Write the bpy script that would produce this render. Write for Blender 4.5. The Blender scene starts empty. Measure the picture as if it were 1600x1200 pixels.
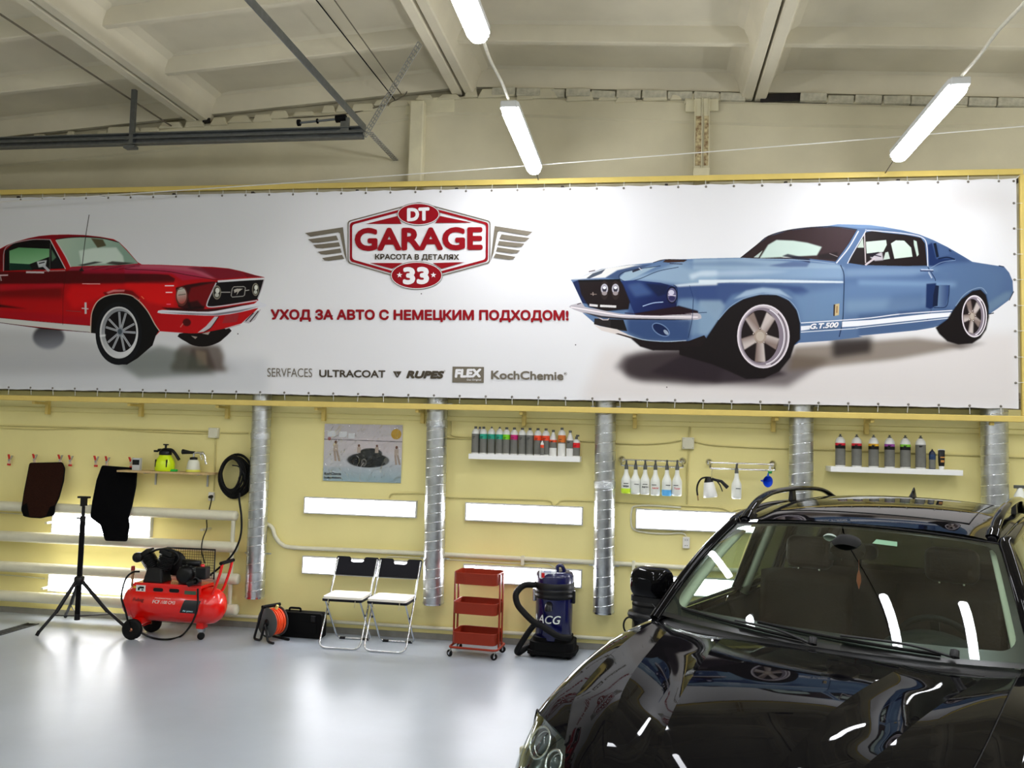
import bpy, bmesh, math, random
import numpy as np
from mathutils import Vector, Matrix

S = bpy.context.scene
COL = S.collection
random.seed(7)
PI = math.pi

# ------------------------------------------------------------------ camera
F = 1356.0
CH, CD = 2.04, 8.7183
_Y = np.array([213.5, -92.5, -F]); _Y /= np.linalg.norm(_Y)
_X = np.array([8557., -143., F]); _X -= _Y*(_X@_Y); _X /= np.linalg.norm(_X)
_Z = np.cross(_X, _Y)
RC = np.stack([_X, _Y, _Z], 1)
CAMP = np.array([0., -CD, CH])
cam = bpy.data.cameras.new('camera')
cam.sensor_width = 36; cam.lens = F/1600*36; cam.clip_start = 0.05; cam.clip_end = 100
camo = bpy.data.objects.new('camera', cam); COL.objects.link(camo)
M4 = Matrix(RC.T.tolist()).to_4x4(); M4.translation = Vector(CAMP)
camo.matrix_world = M4
S.camera = camo

# ------------------------------------------------------------------ world, exposure, light levels
S.view_settings.view_transform = 'Standard'
S.view_settings.look = 'None'
S.view_settings.gamma = 1.0
S.view_settings.exposure = 0.3
S.view_settings.use_curve_mapping = False
wd = bpy.data.worlds.new('world'); S.world = wd; wd.use_nodes = True
wd.node_tree.nodes['Background'].inputs[0].default_value = (0.55, 0.6, 0.65, 1)
wd.node_tree.nodes['Background'].inputs[1].default_value = 0.05
LAMP_E = 40.0        # hanging tube lamps
PANEL_E = 17.0        # frosted light boxes on the wall
S.cycles.use_denoising = True
S.cycles.max_bounces = 9
S.cycles.transparent_max_bounces = 16
S.cycles.sample_clamp_indirect = 6.0

# ------------------------------------------------------------------ pixel of the photograph -> point on a plane (layout only)
def PX(px, py, val=0.0, axis=1):
    r = RC.T @ np.array([px-800., -(py-600.), -F])
    t = (val-CAMP[axis])/r[axis]
    return Vector((CAMP+t*r).tolist())

# ------------------------------------------------------------------ materials
MATS = {}
def lin(c):
    c = c/255.0
    return c/12.92 if c <= 0.04045 else ((c+0.055)/1.055)**2.4
def rgb(r, g, b): return (lin(r), lin(g), lin(b), 1.0)
def mat(name, col=(.5, .5, .5), rough=.5, metal=0.0, emit=None, es=0.0, var=0.0, vscale=8.0, bump=0.0, bscale=60.0, coat=0.0, spec=.5, trans=0.0, alpha=1.0, col2=None, detail=6, sub=0):
    if name in MATS: return MATS[name]
    m = bpy.data.materials.new(name); m.use_nodes = True
    nt = m.node_tree; b = nt.nodes['Principled BSDF']
    c = tuple(col)+(1.0,) if len(col) == 3 else tuple(col)
    b.inputs['Base Color'].default_value = c
    b.inputs['Roughness'].default_value = rough
    b.inputs['Metallic'].default_value = metal
    b.inputs['Specular IOR Level'].default_value = spec
    b.inputs['Coat Weight'].default_value = coat
    b.inputs['Coat Roughness'].default_value = 0.03
    b.inputs['Transmission Weight'].default_value = trans
    b.inputs['Alpha'].default_value = alpha
    if emit: b.inputs['Emission Color'].default_value = tuple(emit)+(1.0,); b.inputs['Emission Strength'].default_value = es
    tc = nt.nodes.new('ShaderNodeTexCoord')
    if var or col2:
        n = nt.nodes.new('ShaderNodeTexNoise'); n.inputs['Scale'].default_value = vscale; n.inputs['Detail'].default_value = detail
        nt.links.new(tc.outputs['Object'], n.inputs['Vector'])
        r = nt.nodes.new('ShaderNodeValToRGB')
        r.color_ramp.elements[0].position = .35; r.color_ramp.elements[1].position = .68
        d = col2 if col2 else tuple(x*(1-var) for x in c[:3])
        r.color_ramp.elements[0].color = tuple(d[:3])+(1,); r.color_ramp.elements[1].color = c
        nt.links.new(n.outputs['Fac'], r.inputs['Fac']); nt.links.new(r.outputs['Color'], b.inputs['Base Color'])
    if bump:
        n2 = nt.nodes.new('ShaderNodeTexNoise'); n2.inputs['Scale'].default_value = bscale; n2.inputs['Detail'].default_value = 5
        nt.links.new(tc.outputs['Object'], n2.inputs['Vector'])
        bp = nt.nodes.new('ShaderNodeBump'); bp.inputs['Strength'].default_value = bump; bp.inputs['Distance'].default_value = .01
        nt.links.new(n2.outputs['Fac'], bp.inputs['Height']); nt.links.new(bp.outputs['Normal'], b.inputs['Normal'])
    MATS[name] = m
    return m
def glass(name, tint=(.75, .85, .78), rough=0.0, ior=1.5, dark=0.0):
    if name in MATS: return MATS[name]
    m = bpy.data.materials.new(name); m.use_nodes = True; nt = m.node_tree
    for n in list(nt.nodes):
        if n.type != 'OUTPUT_MATERIAL': nt.nodes.remove(n)
    out = [n for n in nt.nodes if n.type == 'OUTPUT_MATERIAL'][0]
    t = nt.nodes.new('ShaderNodeBsdfTransparent'); t.inputs[0].default_value = tuple(tint)+(1,)
    g = nt.nodes.new('ShaderNodeBsdfGlossy'); g.inputs['Roughness'].default_value = rough; g.inputs[0].default_value = (1, 1, 1, 1)
    f = nt.nodes.new('ShaderNodeFresnel'); f.inputs[0].default_value = ior
    ge = nt.nodes.new('ShaderNodeNewGeometry'); mr = nt.nodes.new('ShaderNodeMapRange')   # same reflectance from both faces
    mr.inputs['To Min'].default_value = ior; mr.inputs['To Max'].default_value = 1/ior
    nt.links.new(ge.outputs['Backfacing'], mr.inputs['Value']); nt.links.new(mr.outputs['Result'], f.inputs[0])
    mx = nt.nodes.new('ShaderNodeMixShader')
    nt.links.new(f.outputs[0], mx.inputs[0]); nt.links.new(t.outputs[0], mx.inputs[1]); nt.links.new(g.outputs[0], mx.inputs[2])
    nt.links.new(mx.outputs[0], out.inputs[0])
    MATS[name] = m
    return m

# ------------------------------------------------------------------ mesh builder
def frame_of(d):
    d = Vector(d).normalized()
    up = Vector((0, 0, 1)) if abs(d.z) < .95 else Vector((0, 1, 0))
    a = d.cross(up).normalized(); b = a.cross(d).normalized()
    return a, b
class MB:
    def __init__(s): s.v = []; s.f = []; s.m = []; s.sm = []
    def add(s, vs, fs, mi=0, smooth=False, M=None):
        o = len(s.v)
        s.v += [tuple((M@Vector(p)) if M else p) for p in vs]
        s.f += [tuple(i+o for i in f) for f in fs]
        s.m += [mi]*len(fs); s.sm += [smooth]*len(fs)
        return s
    def box(s, c, d, mi=0, M=None, taper=1.0):
        x, y, z = c; a, b, h = d[0]/2, d[1]/2, d[2]/2
        t = taper
        vs = [(x-a, y-b, z-h), (x+a, y-b, z-h), (x+a, y+b, z-h), (x-a, y+b, z-h), (x-a*t, y-b*t, z+h), (x+a*t, y-b*t, z+h), (x+a*t, y+b*t, z+h), (x-a*t, y+b*t, z+h)]
        fs = [(3, 2, 1, 0), (4, 5, 6, 7), (0, 1, 5, 4), (1, 2, 6, 5), (2, 3, 7, 6), (3, 0, 4, 7)]
        return s.add(vs, fs, mi, False, M)
    def tube(s, pts, r, n=10, mi=0, closed=False, caps=True, M=None, flat=1.0):
        pts = [Vector(p) for p in pts]; N = len(pts)
        rs = r if isinstance(r, (list, tuple)) else [r]*N
        tans = []
        for i in range(N):
            if closed: t = pts[(i+1) % N]-pts[i-1]
            else: t = pts[min(i+1, N-1)]-pts[max(i-1, 0)]
            tans.append(t.normalized() if t.length > 1e-9 else Vector((0, 0, 1)))
        a, b = frame_of(tans[0]); vs = []
        for i in range(N):
            a = (a-tans[i]*a.dot(tans[i])).normalized(); b = tans[i].cross(a).normalized()
            for k in range(n):
                th = 2*PI*k/n
                vs.append(tuple(pts[i]+a*(math.cos(th)*rs[i])+b*(math.sin(th)*rs[i]*flat)))
        fs = []
        for i in range(N if closed else N-1):
            j = (i+1) % N
            for k in range(n):
                l = (k+1) % n
                fs.append((i*n+k, i*n+l, j*n+l, j*n+k))
        s.add(vs, fs, mi, True, M)
        if caps and not closed:
            s.add([vs[k] for k in range(n)], [tuple(range(n))[::-1]], mi, False, M)
            s.add([vs[(N-1)*n+k] for k in range(n)], [tuple(range(n))], mi, False, M)
        return s
    def lathe(s, prof, n=24, mi=0, M=None, smooth=True, caps=True):
        vs = []
        for (r, z) in prof:
            for k in range(n):
                th = 2*PI*k/n; vs.append((r*math.cos(th), r*math.sin(th), z))
        fs = []
        for i in range(len(prof)-1):
            for k in range(n):
                l = (k+1) % n
                fs.append((i*n+k, i*n+l, (i+1)*n+l, (i+1)*n+k))
        s.add(vs, fs, mi, smooth, M)
        if caps:
            if prof[0][0] > 1e-6: s.add([vs[k] for k in range(n)], [tuple(range(n))[::-1]], mi, False, M)
            if prof[-1][0] > 1e-6: s.add([vs[(len(prof)-1)*n+k] for k in range(n)], [tuple(range(n))], mi, False, M)
        return s
    def prism(s, poly, h0, h1, mi=0, M=None, smooth=False):
        n = len(poly)
        vs = [(p[0], p[1], h0) for p in poly]+[(p[0], p[1], h1) for p in poly]
        fs = [tuple(range(n))[::-1], tuple(range(n, 2*n))]
        s.add(vs, fs, mi, False, M)
        s.add(vs, [(i, (i+1) % n, n+(i+1) % n, n+i) for i in range(n)], mi, smooth, M)
        return s
    def grid(s, P, mi=0, smooth=True, M=None, thick=0.0, closed_u=False):
        R_, C_ = len(P), len(P[0])
        vs = [tuple(p) for row in P for p in row]
        fs = [(i*C_+j, i*C_+j+1, (i+1)*C_+j+1, (i+1)*C_+j) for i in range(R_-1) for j in range(C_-1)]
        if closed_u: fs += [((R_-1)*C_+j, (R_-1)*C_+j+1, j+1, j) for j in range(C_-1)]
        return s.add(vs, fs, mi, smooth, M)
WM = {}
def mesh_of(mb, name):
    me = bpy.data.meshes.new(name)
    me.from_pydata(mb.v, [], mb.f)
    me.polygons.foreach_set('material_index', mb.m)
    me.polygons.foreach_set('use_smooth', mb.sm)
    me.update()
    return me
def obj(name, mb, m, parent=None, world=False, bevel=0.0, seg=2, solid=0.0, subsurf=0, weld=0.0, flip=False, **props):
    if world and parent is not None:
        inv = WM[parent.name].inverted()
        mb.v = [tuple(inv@Vector(p)) for p in mb.v]
    me = mesh_of(mb, name)
    if weld or flip:
        bm = bmesh.new(); bm.from_mesh(me)
        if weld: bmesh.ops.remove_doubles(bm, verts=bm.verts, dist=weld)
        bmesh.ops.recalc_face_normals(bm, faces=bm.faces)
        bm.to_mesh(me); bm.free()
    for x in (m if isinstance(m, (list, tuple)) else [m]): me.materials.append(x)
    o = bpy.data.objects.new(name, me); COL.objects.link(o)
    if parent is not None:
        o.parent = parent; WM[o.name] = WM[parent.name]
    else: WM[o.name] = Matrix.Identity(4)
    if solid:
        md = o.modifiers.new('solid', 'SOLIDIFY'); md.thickness = solid; md.offset = 0
    if bevel:
        md = o.modifiers.new('bevel', 'BEVEL'); md.width = bevel; md.segments = seg; md.limit_method = 'ANGLE'; md.angle_limit = math.radians(40)
    if subsurf:
        md = o.modifiers.new('sub', 'SUBSURF'); md.levels = subsurf; md.render_levels = subsurf
    for k, v in props.items(): o[k] = v
    return o
def thing(name, label, cat, loc=(0, 0, 0), rz=0.0, group=None, R=None):
    o = bpy.data.objects.new(name, None); COL.objects.link(o); o.empty_display_size = .1
    Mx = Matrix.Translation(Vector(loc)) @ (R.to_4x4() if R is not None else Matrix.Rotation(rz, 4, 'Z'))
    o.matrix_world = Mx; WM[o.name] = Mx
    o['label'] = label; o['category'] = cat
    if group: o['group'] = group
    return o
def tag(o, label, cat, group=None):
    o['label'] = label; o['category'] = cat
    if group: o['group'] = group
    return o
def struct(name, mb, m, parent=None, **k):
    o = obj(name, mb, m, parent, **k); o['kind'] = 'structure'; return o
def dup(root, loc, rz=None, label=None):
    r = root.copy(); COL.objects.link(r); r.location = loc
    if rz is not None: r.rotation_euler = (0, 0, rz)
    if label: r['label'] = label
    WM[r.name] = Matrix.Translation(Vector(loc)) @ Matrix.Rotation(rz or 0, 4, 'Z')
    for ch in list(root.children):
        c = ch.copy(); COL.objects.link(c); c.parent = r
        for g in list(ch.children):
            d = g.copy(); COL.objects.link(d); d.parent = c
    return r
def pos_origin(o):
    """move a top-level mesh's origin to the centre of its base"""
    co = [v.co.copy() for v in o.data.vertices]
    c = Vector((sum(p.x for p in co)/len(co), sum(p.y for p in co)/len(co), min(p.z for p in co)))
    o.data.transform(Matrix.Translation(-c)); o.location = c
    return o
def cr(pts, n=6, closed=False):
    """smooth curve through points (Catmull-Rom)"""
    P = [Vector(p) for p in pts]; N = len(P); out = []
    rng = range(N) if closed else range(N-1)
    for i in rng:
        p0 = P[(i-1) % N] if closed or i > 0 else P[0]*2-P[1]
        p1 = P[i]; p2 = P[(i+1) % N]
        p3 = P[(i+2) % N] if closed or i+2 < N else P[-1]*2-P[-2]
        for k in range(n):
            t = k/n
            out.append(0.5*((2*p1)+(p2-p0)*t+(2*p0-5*p1+4*p2-p3)*t*t+(3*p1-p0-3*p2+p3)*t**3))
    if not closed: out.append(P[-1])
    return out
def hermite(xs, ys, x):
    """smooth monotone interpolation"""
    n = len(xs)
    if x <= xs[0]: return ys[0]+(ys[1]-ys[0])/(xs[1]-xs[0])*(x-xs[0])
    if x >= xs[-1]: return ys[-1]+(ys[-1]-ys[-2])/(xs[-1]-xs[-2])*(x-xs[-1])
    d = [(ys[i+1]-ys[i])/(xs[i+1]-xs[i]) for i in range(n-1)]
    m = [d[0]]+[0 if d[i-1]*d[i] <= 0 else 2*d[i-1]*d[i]/(d[i-1]+d[i]) for i in range(1, n-1)]+[d[-1]]
    i = max(k for k in range(n-1) if xs[k] <= x)
    h = xs[i+1]-xs[i]; t = (x-xs[i])/h
    return (2*t**3-3*t**2+1)*ys[i]+(t**3-2*t**2+t)*h*m[i]+(-2*t**3+3*t**2)*ys[i+1]+(t**3-t**2)*h*m[i+1]
def rrect(w, h, r, n=4):
    """rounded rectangle outline centred on 0"""
    out = []
    for cx, cy, a0 in ((w/2-r, h/2-r, 0), (-w/2+r, h/2-r, PI/2), (-w/2+r, -h/2+r, PI), (w/2-r, -h/2+r, 1.5*PI)):
        for k in range(n+1):
            a = a0+PI/2*k/n; out.append((cx+r*math.cos(a), cy+r*math.sin(a)))
    return out
RX = lambda a: Matrix.Rotation(a, 4, 'X')
RY = lambda a: Matrix.Rotation(a, 4, 'Y')
RZ = lambda a: Matrix.Rotation(a, 4, 'Z')
T = lambda x, y, z: Matrix.Translation((x, y, z))
# text as thin flat mesh fitted between two baseline points (pixels on a plane y = Y), cap height in px
def text_mesh(body, off=0.0, shear=0.0, space=1.0):
    cu = bpy.data.curves.new('t', 'FONT'); cu.body = body; cu.offset = off; cu.resolution_u = 4; cu.shear = shear; cu.space_character = space
    o = bpy.data.objects.new('t', cu); COL.objects.link(o)
    dg = bpy.context.evaluated_depsgraph_get(); dg.update()
    me = bpy.data.meshes.new_from_object(o.evaluated_get(dg))
    vs = [v.co.copy() for v in me.vertices]; fs = [tuple(p.vertices) for p in me.polygons]
    bpy.data.objects.remove(o); bpy.data.curves.remove(cu); bpy.data.meshes.remove(me)
    return vs, fs
def text_px(name, body, x0, yb0, x1, yb1, h, Y, m, parent, off=0.0, shear=0.0, world=True, space=1.0):
    """off = extra stroke half-width as a share of the letter height, made from shifted copies"""
    vs, fs = text_mesh(body, 0, shear, space)
    ax = min(v.x for v in vs); bx = max(v.x for v in vs); ay = min(v.y for v in vs); by = max(v.y for v in vs)
    mb = MB(); e = max(0, off)*h
    D = [(0, 0)]+([(e*math.cos(2*PI*k/8), e*math.sin(2*PI*k/8)) for k in range(8)] if e > 0 else [])
    for q, (dx, dy) in enumerate(D):
        out = []
        for v in vs:
            s = (v.x-ax)/(bx-ax); t = (v.y-ay)/(by-ay)
            out.append(tuple(PX(x0+e+(x1-x0-2*e)*s+dx, yb0-e+(yb1-yb0)*s-(h-2*e)*t+dy, Y-.00006*q)))
        mb.add(out, fs)
    return obj(name, mb, m, parent, world=world)
def text_local(name, body, w, h, Mx, m, parent, off=0.0, shear=0.0):
    """text of width w, height h in the local XY plane of matrix Mx, origin lower left"""
    vs, fs = text_mesh(body, off, shear)
    ax = min(v.x for v in vs); bx = max(v.x for v in vs); ay = min(v.y for v in vs); by = max(v.y for v in vs)
    mb = MB(); mb.add([((v.x-ax)/(bx-ax)*w, (v.y-ay)/(by-ay)*h, 0) for v in vs], fs, M=Mx)
    return obj(name, mb, m, parent)
# ================================================================== STRUCTURE
X0, X1, Y0 = -9.6, 8.6, -17.0
def zr(x): return 5.66-(.071*(-1.95-x) if x < -1.95 else .058*(x+1.95))
m_floor = mat('floor_paint', rgb(170, 178, 188), rough=.34, var=.12, vscale=1.2, bump=.06, bscale=9)
m_up = mat('plaster_cream', rgb(206, 198, 168), rough=.85, var=.13, vscale=1.6, bump=.25, bscale=14)
m_ceil = mat('ceiling_whitewash', rgb(218, 209, 182), rough=.85, var=.15, vscale=1.3, bump=.15, bscale=20)
m_yel = mat('plaster_yellow', rgb(242, 230, 158), rough=.7, var=.06, vscale=1.4, bump=.12, bscale=16)
m_wht = mat('plaster_side', rgb(196, 192, 170), rough=.85, var=.1, vscale=1.5, bump=.2, bscale=14)
m_dark = mat('dark_gap', rgb(30, 24, 20), rough=.9, var=.5, vscale=20)
m_brick = mat('brick_whitewashed', rgb(200, 194, 170), rough=.9, var=.3, vscale=18, bump=.6, bscale=60)
m_brick2 = mat('brick_bare', rgb(150, 140, 118), rough=.95, var=.45, vscale=14, bump=.8, bscale=40)
struct('floor', MB().box(((X0+X1)/2, Y0/2, -.1), (X1-X0+.4, -Y0+.4, .2)), m_floor)
# back wall: yellow below, cream above, gable top just under the slabs
ZS = 2.44
mb = MB()
mb.box(((X0+X1)/2, .12, ZS/2), (X1-X0, .24, ZS), 1)
xs = [X0, -7.9, -4.96, -1.95, .98, 3.98, X1]
poly = [(x, zr(x)-.03) for x in xs]
n = len(xs)
for i in range(n-1):
    a, b = poly[i], poly[i+1]
    mb.add([(a[0], 0, ZS), (b[0], 0, ZS), (b[0], 0, b[1]), (a[0], 0, a[1]), (a[0], .24, ZS), (b[0], .24, ZS), (b[0], .24, b[1]), (a[0], .24, a[1])],
           [(0, 1, 2, 3), (7, 6, 5, 4), (3, 2, 6, 7)], 0)
    # backing right up to the soffit
    mb.add([(a[0], .1, a[1]), (b[0], .1, b[1]), (b[0], .1, b[1]+.6), (a[0], .1, a[1]+.6)], [(0, 1, 2, 3)], 0)
wall = struct('wall_back', mb, [m_up, m_yel, m_dark])
# plaster steps on the wall
led = [(-60, 266), (9, 258), (219, 238), (400, 216), (500, 204), (595, 192), (669, 181), (704, 177), (760, 177), (1000, 188), (1218, 195), (1400, 198), (1640, 201)]
L3 = [PX(a, b) for a, b in led]; L3[0].x = X0+.01; L3[-1].x = X1-.01
mb = MB()
for a, b in zip(L3, L3[1:]):
    ta, tb = zr(a.x)-.05, zr(b.x)-.05
    mb.add([(a.x, -.025, a.z), (b.x, -.025, b.z), (b.x, -.012, tb), (a.x, -.012, ta), (a.x, .0, a.z-.02), (b.x, 0, b.z-.02), (b.x, .0, tb+.01), (a.x, 0, ta+.01)],
           [(0, 1, 2, 3), (4, 5, 1, 0), (3, 2, 6, 7)])
struct('plaster_ledge', mb, m_up, wall)
mb = MB()
for (z0, z1, d) in ((2.21, 2.26, .02), (2.26, ZS, .03)):
    mb.box(((X0+X1)/2, -d/2, (z0+z1)/2), (X1-X0, d, z1-z0))
struct('plaster_ledge', mb, m_yel, wall, bevel=.008)
struct('baseboard_back', MB().box(((X0+X1)/2, -.011, .03), (X1-X0, .02, .06)), mat('skirting_grey', rgb(140, 138, 130), rough=.6, var=.2))
# uneven plaster along the joint under the slabs
mb = MB(); rr = random.Random(3)
x = X0+.1
while x < X1-.2:
    w = rr.uniform(.12, .3); z = zr(x)-.06+rr.uniform(-.02, .02)
    if x < .55 or rr.random() < .45:
        k = 1 if x < .55 else rr.uniform(.3, .75)
        mb.box((x+w/2, -.012, z+.045), (w*k, .056, rr.uniform(.05, .11)*k**.5), M=None, taper=rr.uniform(.5, .9))
    x += w*rr.uniform(.8, 1.3)
o = struct('mortar_lumps', mb, m_up, wall, bevel=.012); 
# exposed bricks in the joint, right of the middle
bm_ = MB().box((0, 0, 0), (.248, .08, .08))
first = None
for i, x in enumerate(np.arange(-1.55, 8.3, .258)):
    if abs(x-.98) < .2: continue
    if .95 < x < 1.5: continue
    z = zr(x)+.015
    if first is None:
        first = obj('brick', bm_, m_brick, wall, bevel=.008); b = first
    else:
        b = first.copy(); COL.objects.link(b)
    b.location = (x, -.005+rr.uniform(-.018, .012), z+rr.uniform(-.008, .008)); b.rotation_euler = (0, math.radians(3.3)+rr.uniform(-.05, .05), rr.uniform(-.08, .08))
# bare masonry showing above the lower rail, behind the sheet
first = None
for row in range(2):
    for i, x in enumerate(np.arange(X0+.2, X1-.2, .262)):
        xx = x+(.13 if row else 0)
        if first is None: first = obj('brick', MB().box((0, 0, 0), (.245, .05, .068)), m_brick2, wall, bevel=.006); b = first
        else: b = first.copy(); COL.objects.link(b)
        b.location = (xx, -.0+rr.uniform(-.008, .006), ZS+.045+.08*row); b.rotation_euler = (0, rr.uniform(-.02, .02), rr.uniform(-.04, .04))
# other walls
mb = MB().box((X0-.1, Y0/2, 3), (.2, -Y0+.4, 6)); struct('wall_left', mb, m_wht)
mb = MB().box((X1+.1, Y0/2, 3), (.2, -Y0+.4, 6)); struct('wall_right', mb, m_wht)
mb = MB().box(((X0+X1)/2, Y0-.1, 3), (X1-X0, .2, 6)); struct('wall_front', mb, m_wht)
# ------------------------------------------------------------------ ribbed roof slabs
edges = [-13.8, -10.85, -7.9, -4.96, -1.99, .98, 3.98, 6.98, 9.98]
ceil = bpy.data.objects.new('ceiling', None); COL.objects.link(ceil); ceil['kind'] = 'structure'; WM[ceil.name] = Matrix.Identity(4)
def slab(xa, xb, ya, yb):
    mb = MB(); g = .012
    xa += g; xb -= g
    za, zb = zr(xa), zr(xb)
    def P(x, y, dz): return (x, y, za+(zb-za)*(x-xa)/(xb-xa)+dz)
    # longitudinal ribs with a sloped inner flank, smooth cove into the soffit
    for s, x in ((1, xa), (-1, xb)):
        prof = [(0, .34), (0, .012), (.012, 0), (.095, 0), (.108, .012), (.15, .16), (.19, .235), (.26, .272), (.36, .28)]
        rows = [[P(x+s*u, y, w) for (u, w) in prof] for y in (ya, yb)]
        mb.grid(rows, smooth=False)
    mb.grid([[P(xa+.36, y, .28), P(xb-.36, y, .28)] for y in (ya, yb)], smooth=False)
    # transverse ribs
    L = ya-yb
    k = int(round(L/1.065)); 
    for i in range(k+1):
        y = ya-L*i/k
        if i == 0: prof = [(ya, .34), (ya, .075), (ya-.06, .075), (ya-.085, .26), (ya-.13, .281)]
        elif i == k: prof = [(yb, .34), (yb, .075), (yb+.06, .075), (yb+.085, .26), (yb+.13, .281)]
        else: prof = [(y+.12, .281), (y+.07, .262), (y+.035, .125), (y+.028, .118), (y-.028, .118), (y-.035, .125), (y-.07, .262), (y-.12, .281)]
        mb.grid([[P(xx, yy, w) for (yy, w) in prof] for xx in (xa+.10, xb-.10)], smooth=False)
    mb.grid([[P(xa, y, .34), P(xb, y, .34)] for y in (ya, yb)], smooth=False)
    o = struct('roof_slab', mb, m_ceil, ceil)
    o.data.update()
for a, b in zip(edges, edges[1:]):
    if a < X0-2 or b > X1+1.5: continue
    for (ya, yb) in ((.06, -5.9), (-5.93, -11.85), (-11.88, -17.2)):
        slab(a, b, ya, yb)
# lid above the joints so that no light leaks in
mb = MB()
for a, b in zip(edges, edges[1:]):
    mb.add([(a, .3, zr(a)+.38), (b, .3, zr(b)+.38), (b, Y0-.3, zr(b)+.38), (a, Y0-.3, zr(a)+.38)], [(0, 1, 2, 3)])
struct('roof_deck', mb, m_dark, ceil)
# dark opening between slab rib and wall
struct('opening', MB().box((1.24, -.014, zr(1.24)+.02), (.4, .02, .085)), m_dark, wall, bevel=.01)
struct('opening', MB().box((-4.86, -.03, zr(-4.86)+.0), (.09, .02, .05)), m_dark, wall, bevel=.01)
# steel columns against the wall
m_col = mat('column_paint', rgb(214, 206, 172), rough=.6, var=.16, vscale=5, bump=.2, bscale=20)
m_rust = mat('column_rusty', rgb(200, 186, 140), rough=.7, col2=rgb(110, 80, 45)[:3], vscale=30, detail=10)
def column(px, top, w, label, ibeam):
    a = PX(px, top, -.06); zt = a.z
    t = thing('steel_column', label, 'column', (a.x, -.06, 2.56)); t['kind'] = 'structure'
    h = zt-2.56
    if ibeam:
        mb = MB().box((-w/2+.004, 0, h/2), (.008, .1, h)).box((w/2-.004, 0, h/2), (.008, .1, h)).box((0, .01, h/2), (w, .01, h)).box((0, -.02, h/2), (.01, .06, h))
        mb.box((-w*.27, -.03, h/2), (w*.42, .01, h)).box((w*.27, -.03, h/2), (w*.42, .01, h))
        obj('profile', mb, m_col, t)
        zc = PX(px, 265, -.06).z-2.56
        obj('lower_casing', MB().box((0, -.012, zc/2), (w*1.08, .1, zc)), m_col, t, bevel=.006)
        obj('rusty_band', MB().box((-.03, -.038, zc+.28), (w*.42, .012, .5)).box((.045, -.038, zc+.28), (w*.3, .012, .5)), m_rust, t)
        obj('head_plate', MB().box((-.1, 0, h-.06), (.12, .03, .12)), m_col, t, bevel=.004)
        obj('head_plate', MB().box((.1, 0, h-.06), (.12, .03, .12)), m_col, t, bevel=.004)
    else:
        obj('profile', MB().box((0, 0, h/2), (w, .12, h)), m_col, t, bevel=.012)
        obj('side_flange', MB().box((-w/2-.012, .03, h/2-.02), (.03, .05, h-.04)), m_col, t)
        obj('head_plate', MB().box((.17, .045, h-.02), (.42, .03, .16)).box((-.1, .045, h-.04), (.1, .03, .16)), m_col, t, bevel=.004)
column(654, 160, .15, 'cream painted box-section steel column above the banner, left of the two', False)
column(1097, 156, .145, 'cream I-section steel column with a rusty band above the banner, right of the two', True)

# ================================================================== LIGHTS
m_lamp = mat('lamp_diffuser', (1, 1, 1), rough=.4, emit=(.93, .95, 1.0), es=LAMP_E)
m_panel = mat('panel_diffuser', (1, 1, 1), rough=.4, emit=(.95, .95, 1.0), es=PANEL_E)
m_white = mat('white_plastic', rgb(232, 232, 232), rough=.4, var=.03)
m_body = mat('lamp_housing', rgb(205, 206, 204), rough=.45, var=.04)
LL = 1.58
def lamp(x, yc, label, z=4.63):
    t = thing('tube_lamp', label, 'lamp', (x, yc, z), group='hanging tube lamps')
    sec = [(-.068, .02), (-.062, -.028), (-.04, -.052), (0, -.058), (.04, -.052), (.062, -.028), (.068, .02)]
    rows = []
    for u, k in ((-.5, .55), (-.485, .85), (-.45, 1), (.45, 1), (.485, .85), (.5, .55)):
        rows.append([(a*k, u*LL, b*(k if b < 0 else 1)) for a, b in sec])
    mb = MB().grid(rows)
    for r in (rows[0], rows[-1]): mb.add(r, [tuple(range(len(r)))])
    obj('diffuser', mb, m_lamp, t)
    obj('housing', MB().prism(rrect(.15, LL+.01, .04), .015, .055, smooth=True), m_body, t)
    obj('end_cap', MB().box((0, -LL/2+.01, .03), (.13, .05, .055)), m_body, t, bevel=.008)
    obj('end_cap', MB().box((0, LL/2-.01, .03), (.13, .05, .055)), m_body, t, bevel=.008)
    return t
rowB, rowC = -1.125, 2.14
lamp(rowB, -1.38, 'lit tube lamp hanging nearest the wall, over the logo')
lamp(rowB, -4.15, 'lit tube lamp cut off by the top edge of the photo')
lamp(rowC, -1.52, 'lit tube lamp hanging over the blue car on the banner')
for x, ys_ in ((rowB, (-6.95, -9.75, -12.55)), (1.08, (-4.66,)), (rowC, (-4.9, -7.5, -10.3, -13.1)), (5.4, (-1.6, -4.4, -7.2, -10, -12.8)), (-4.4, (-6.4, -9.2, -12.0)), (-7.4, (-6.4, -9.2, -12.0))):  # lone lamp between rowB and rowC is added only to make a windscreen streak
    for y in ys_:
        lamp(x, y, 'lit tube lamp outside the photo, row %d, place %d from the banner wall' % (1+[rowB, 1.08, rowC, 5.4, -4.4, -7.4].index(x), 1+ys_.index(y)))
m_cab = mat('white_cable', rgb(215, 210, 190), rough=.6, var=.15, vscale=40)
m_wire = mat('dark_wire', rgb(70, 62, 50), rough=.7)
def cable_obj(name, pts, r, m, label, cat='cable', n=6, sm=4, group=None):
    P = cr(pts, sm) if sm else pts
    o = obj(name, MB().tube(P, r, n), m); pos_origin(o); tag(o, label, cat, group); return o
zl = 4.70
for x, ya, yb, lab in ((rowB, -2.2, -3.34, 'white cable linking the two lamps over the logo'), ):
    cable_obj('lamp_cable', [(x, ya, zl-.01), (x+.01, (ya*2+yb)/3, zl-.03), (x-.008, (ya+yb*2)/3, zl-.028), (x, yb, zl-.01)], .012, m_cab, lab)
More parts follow.
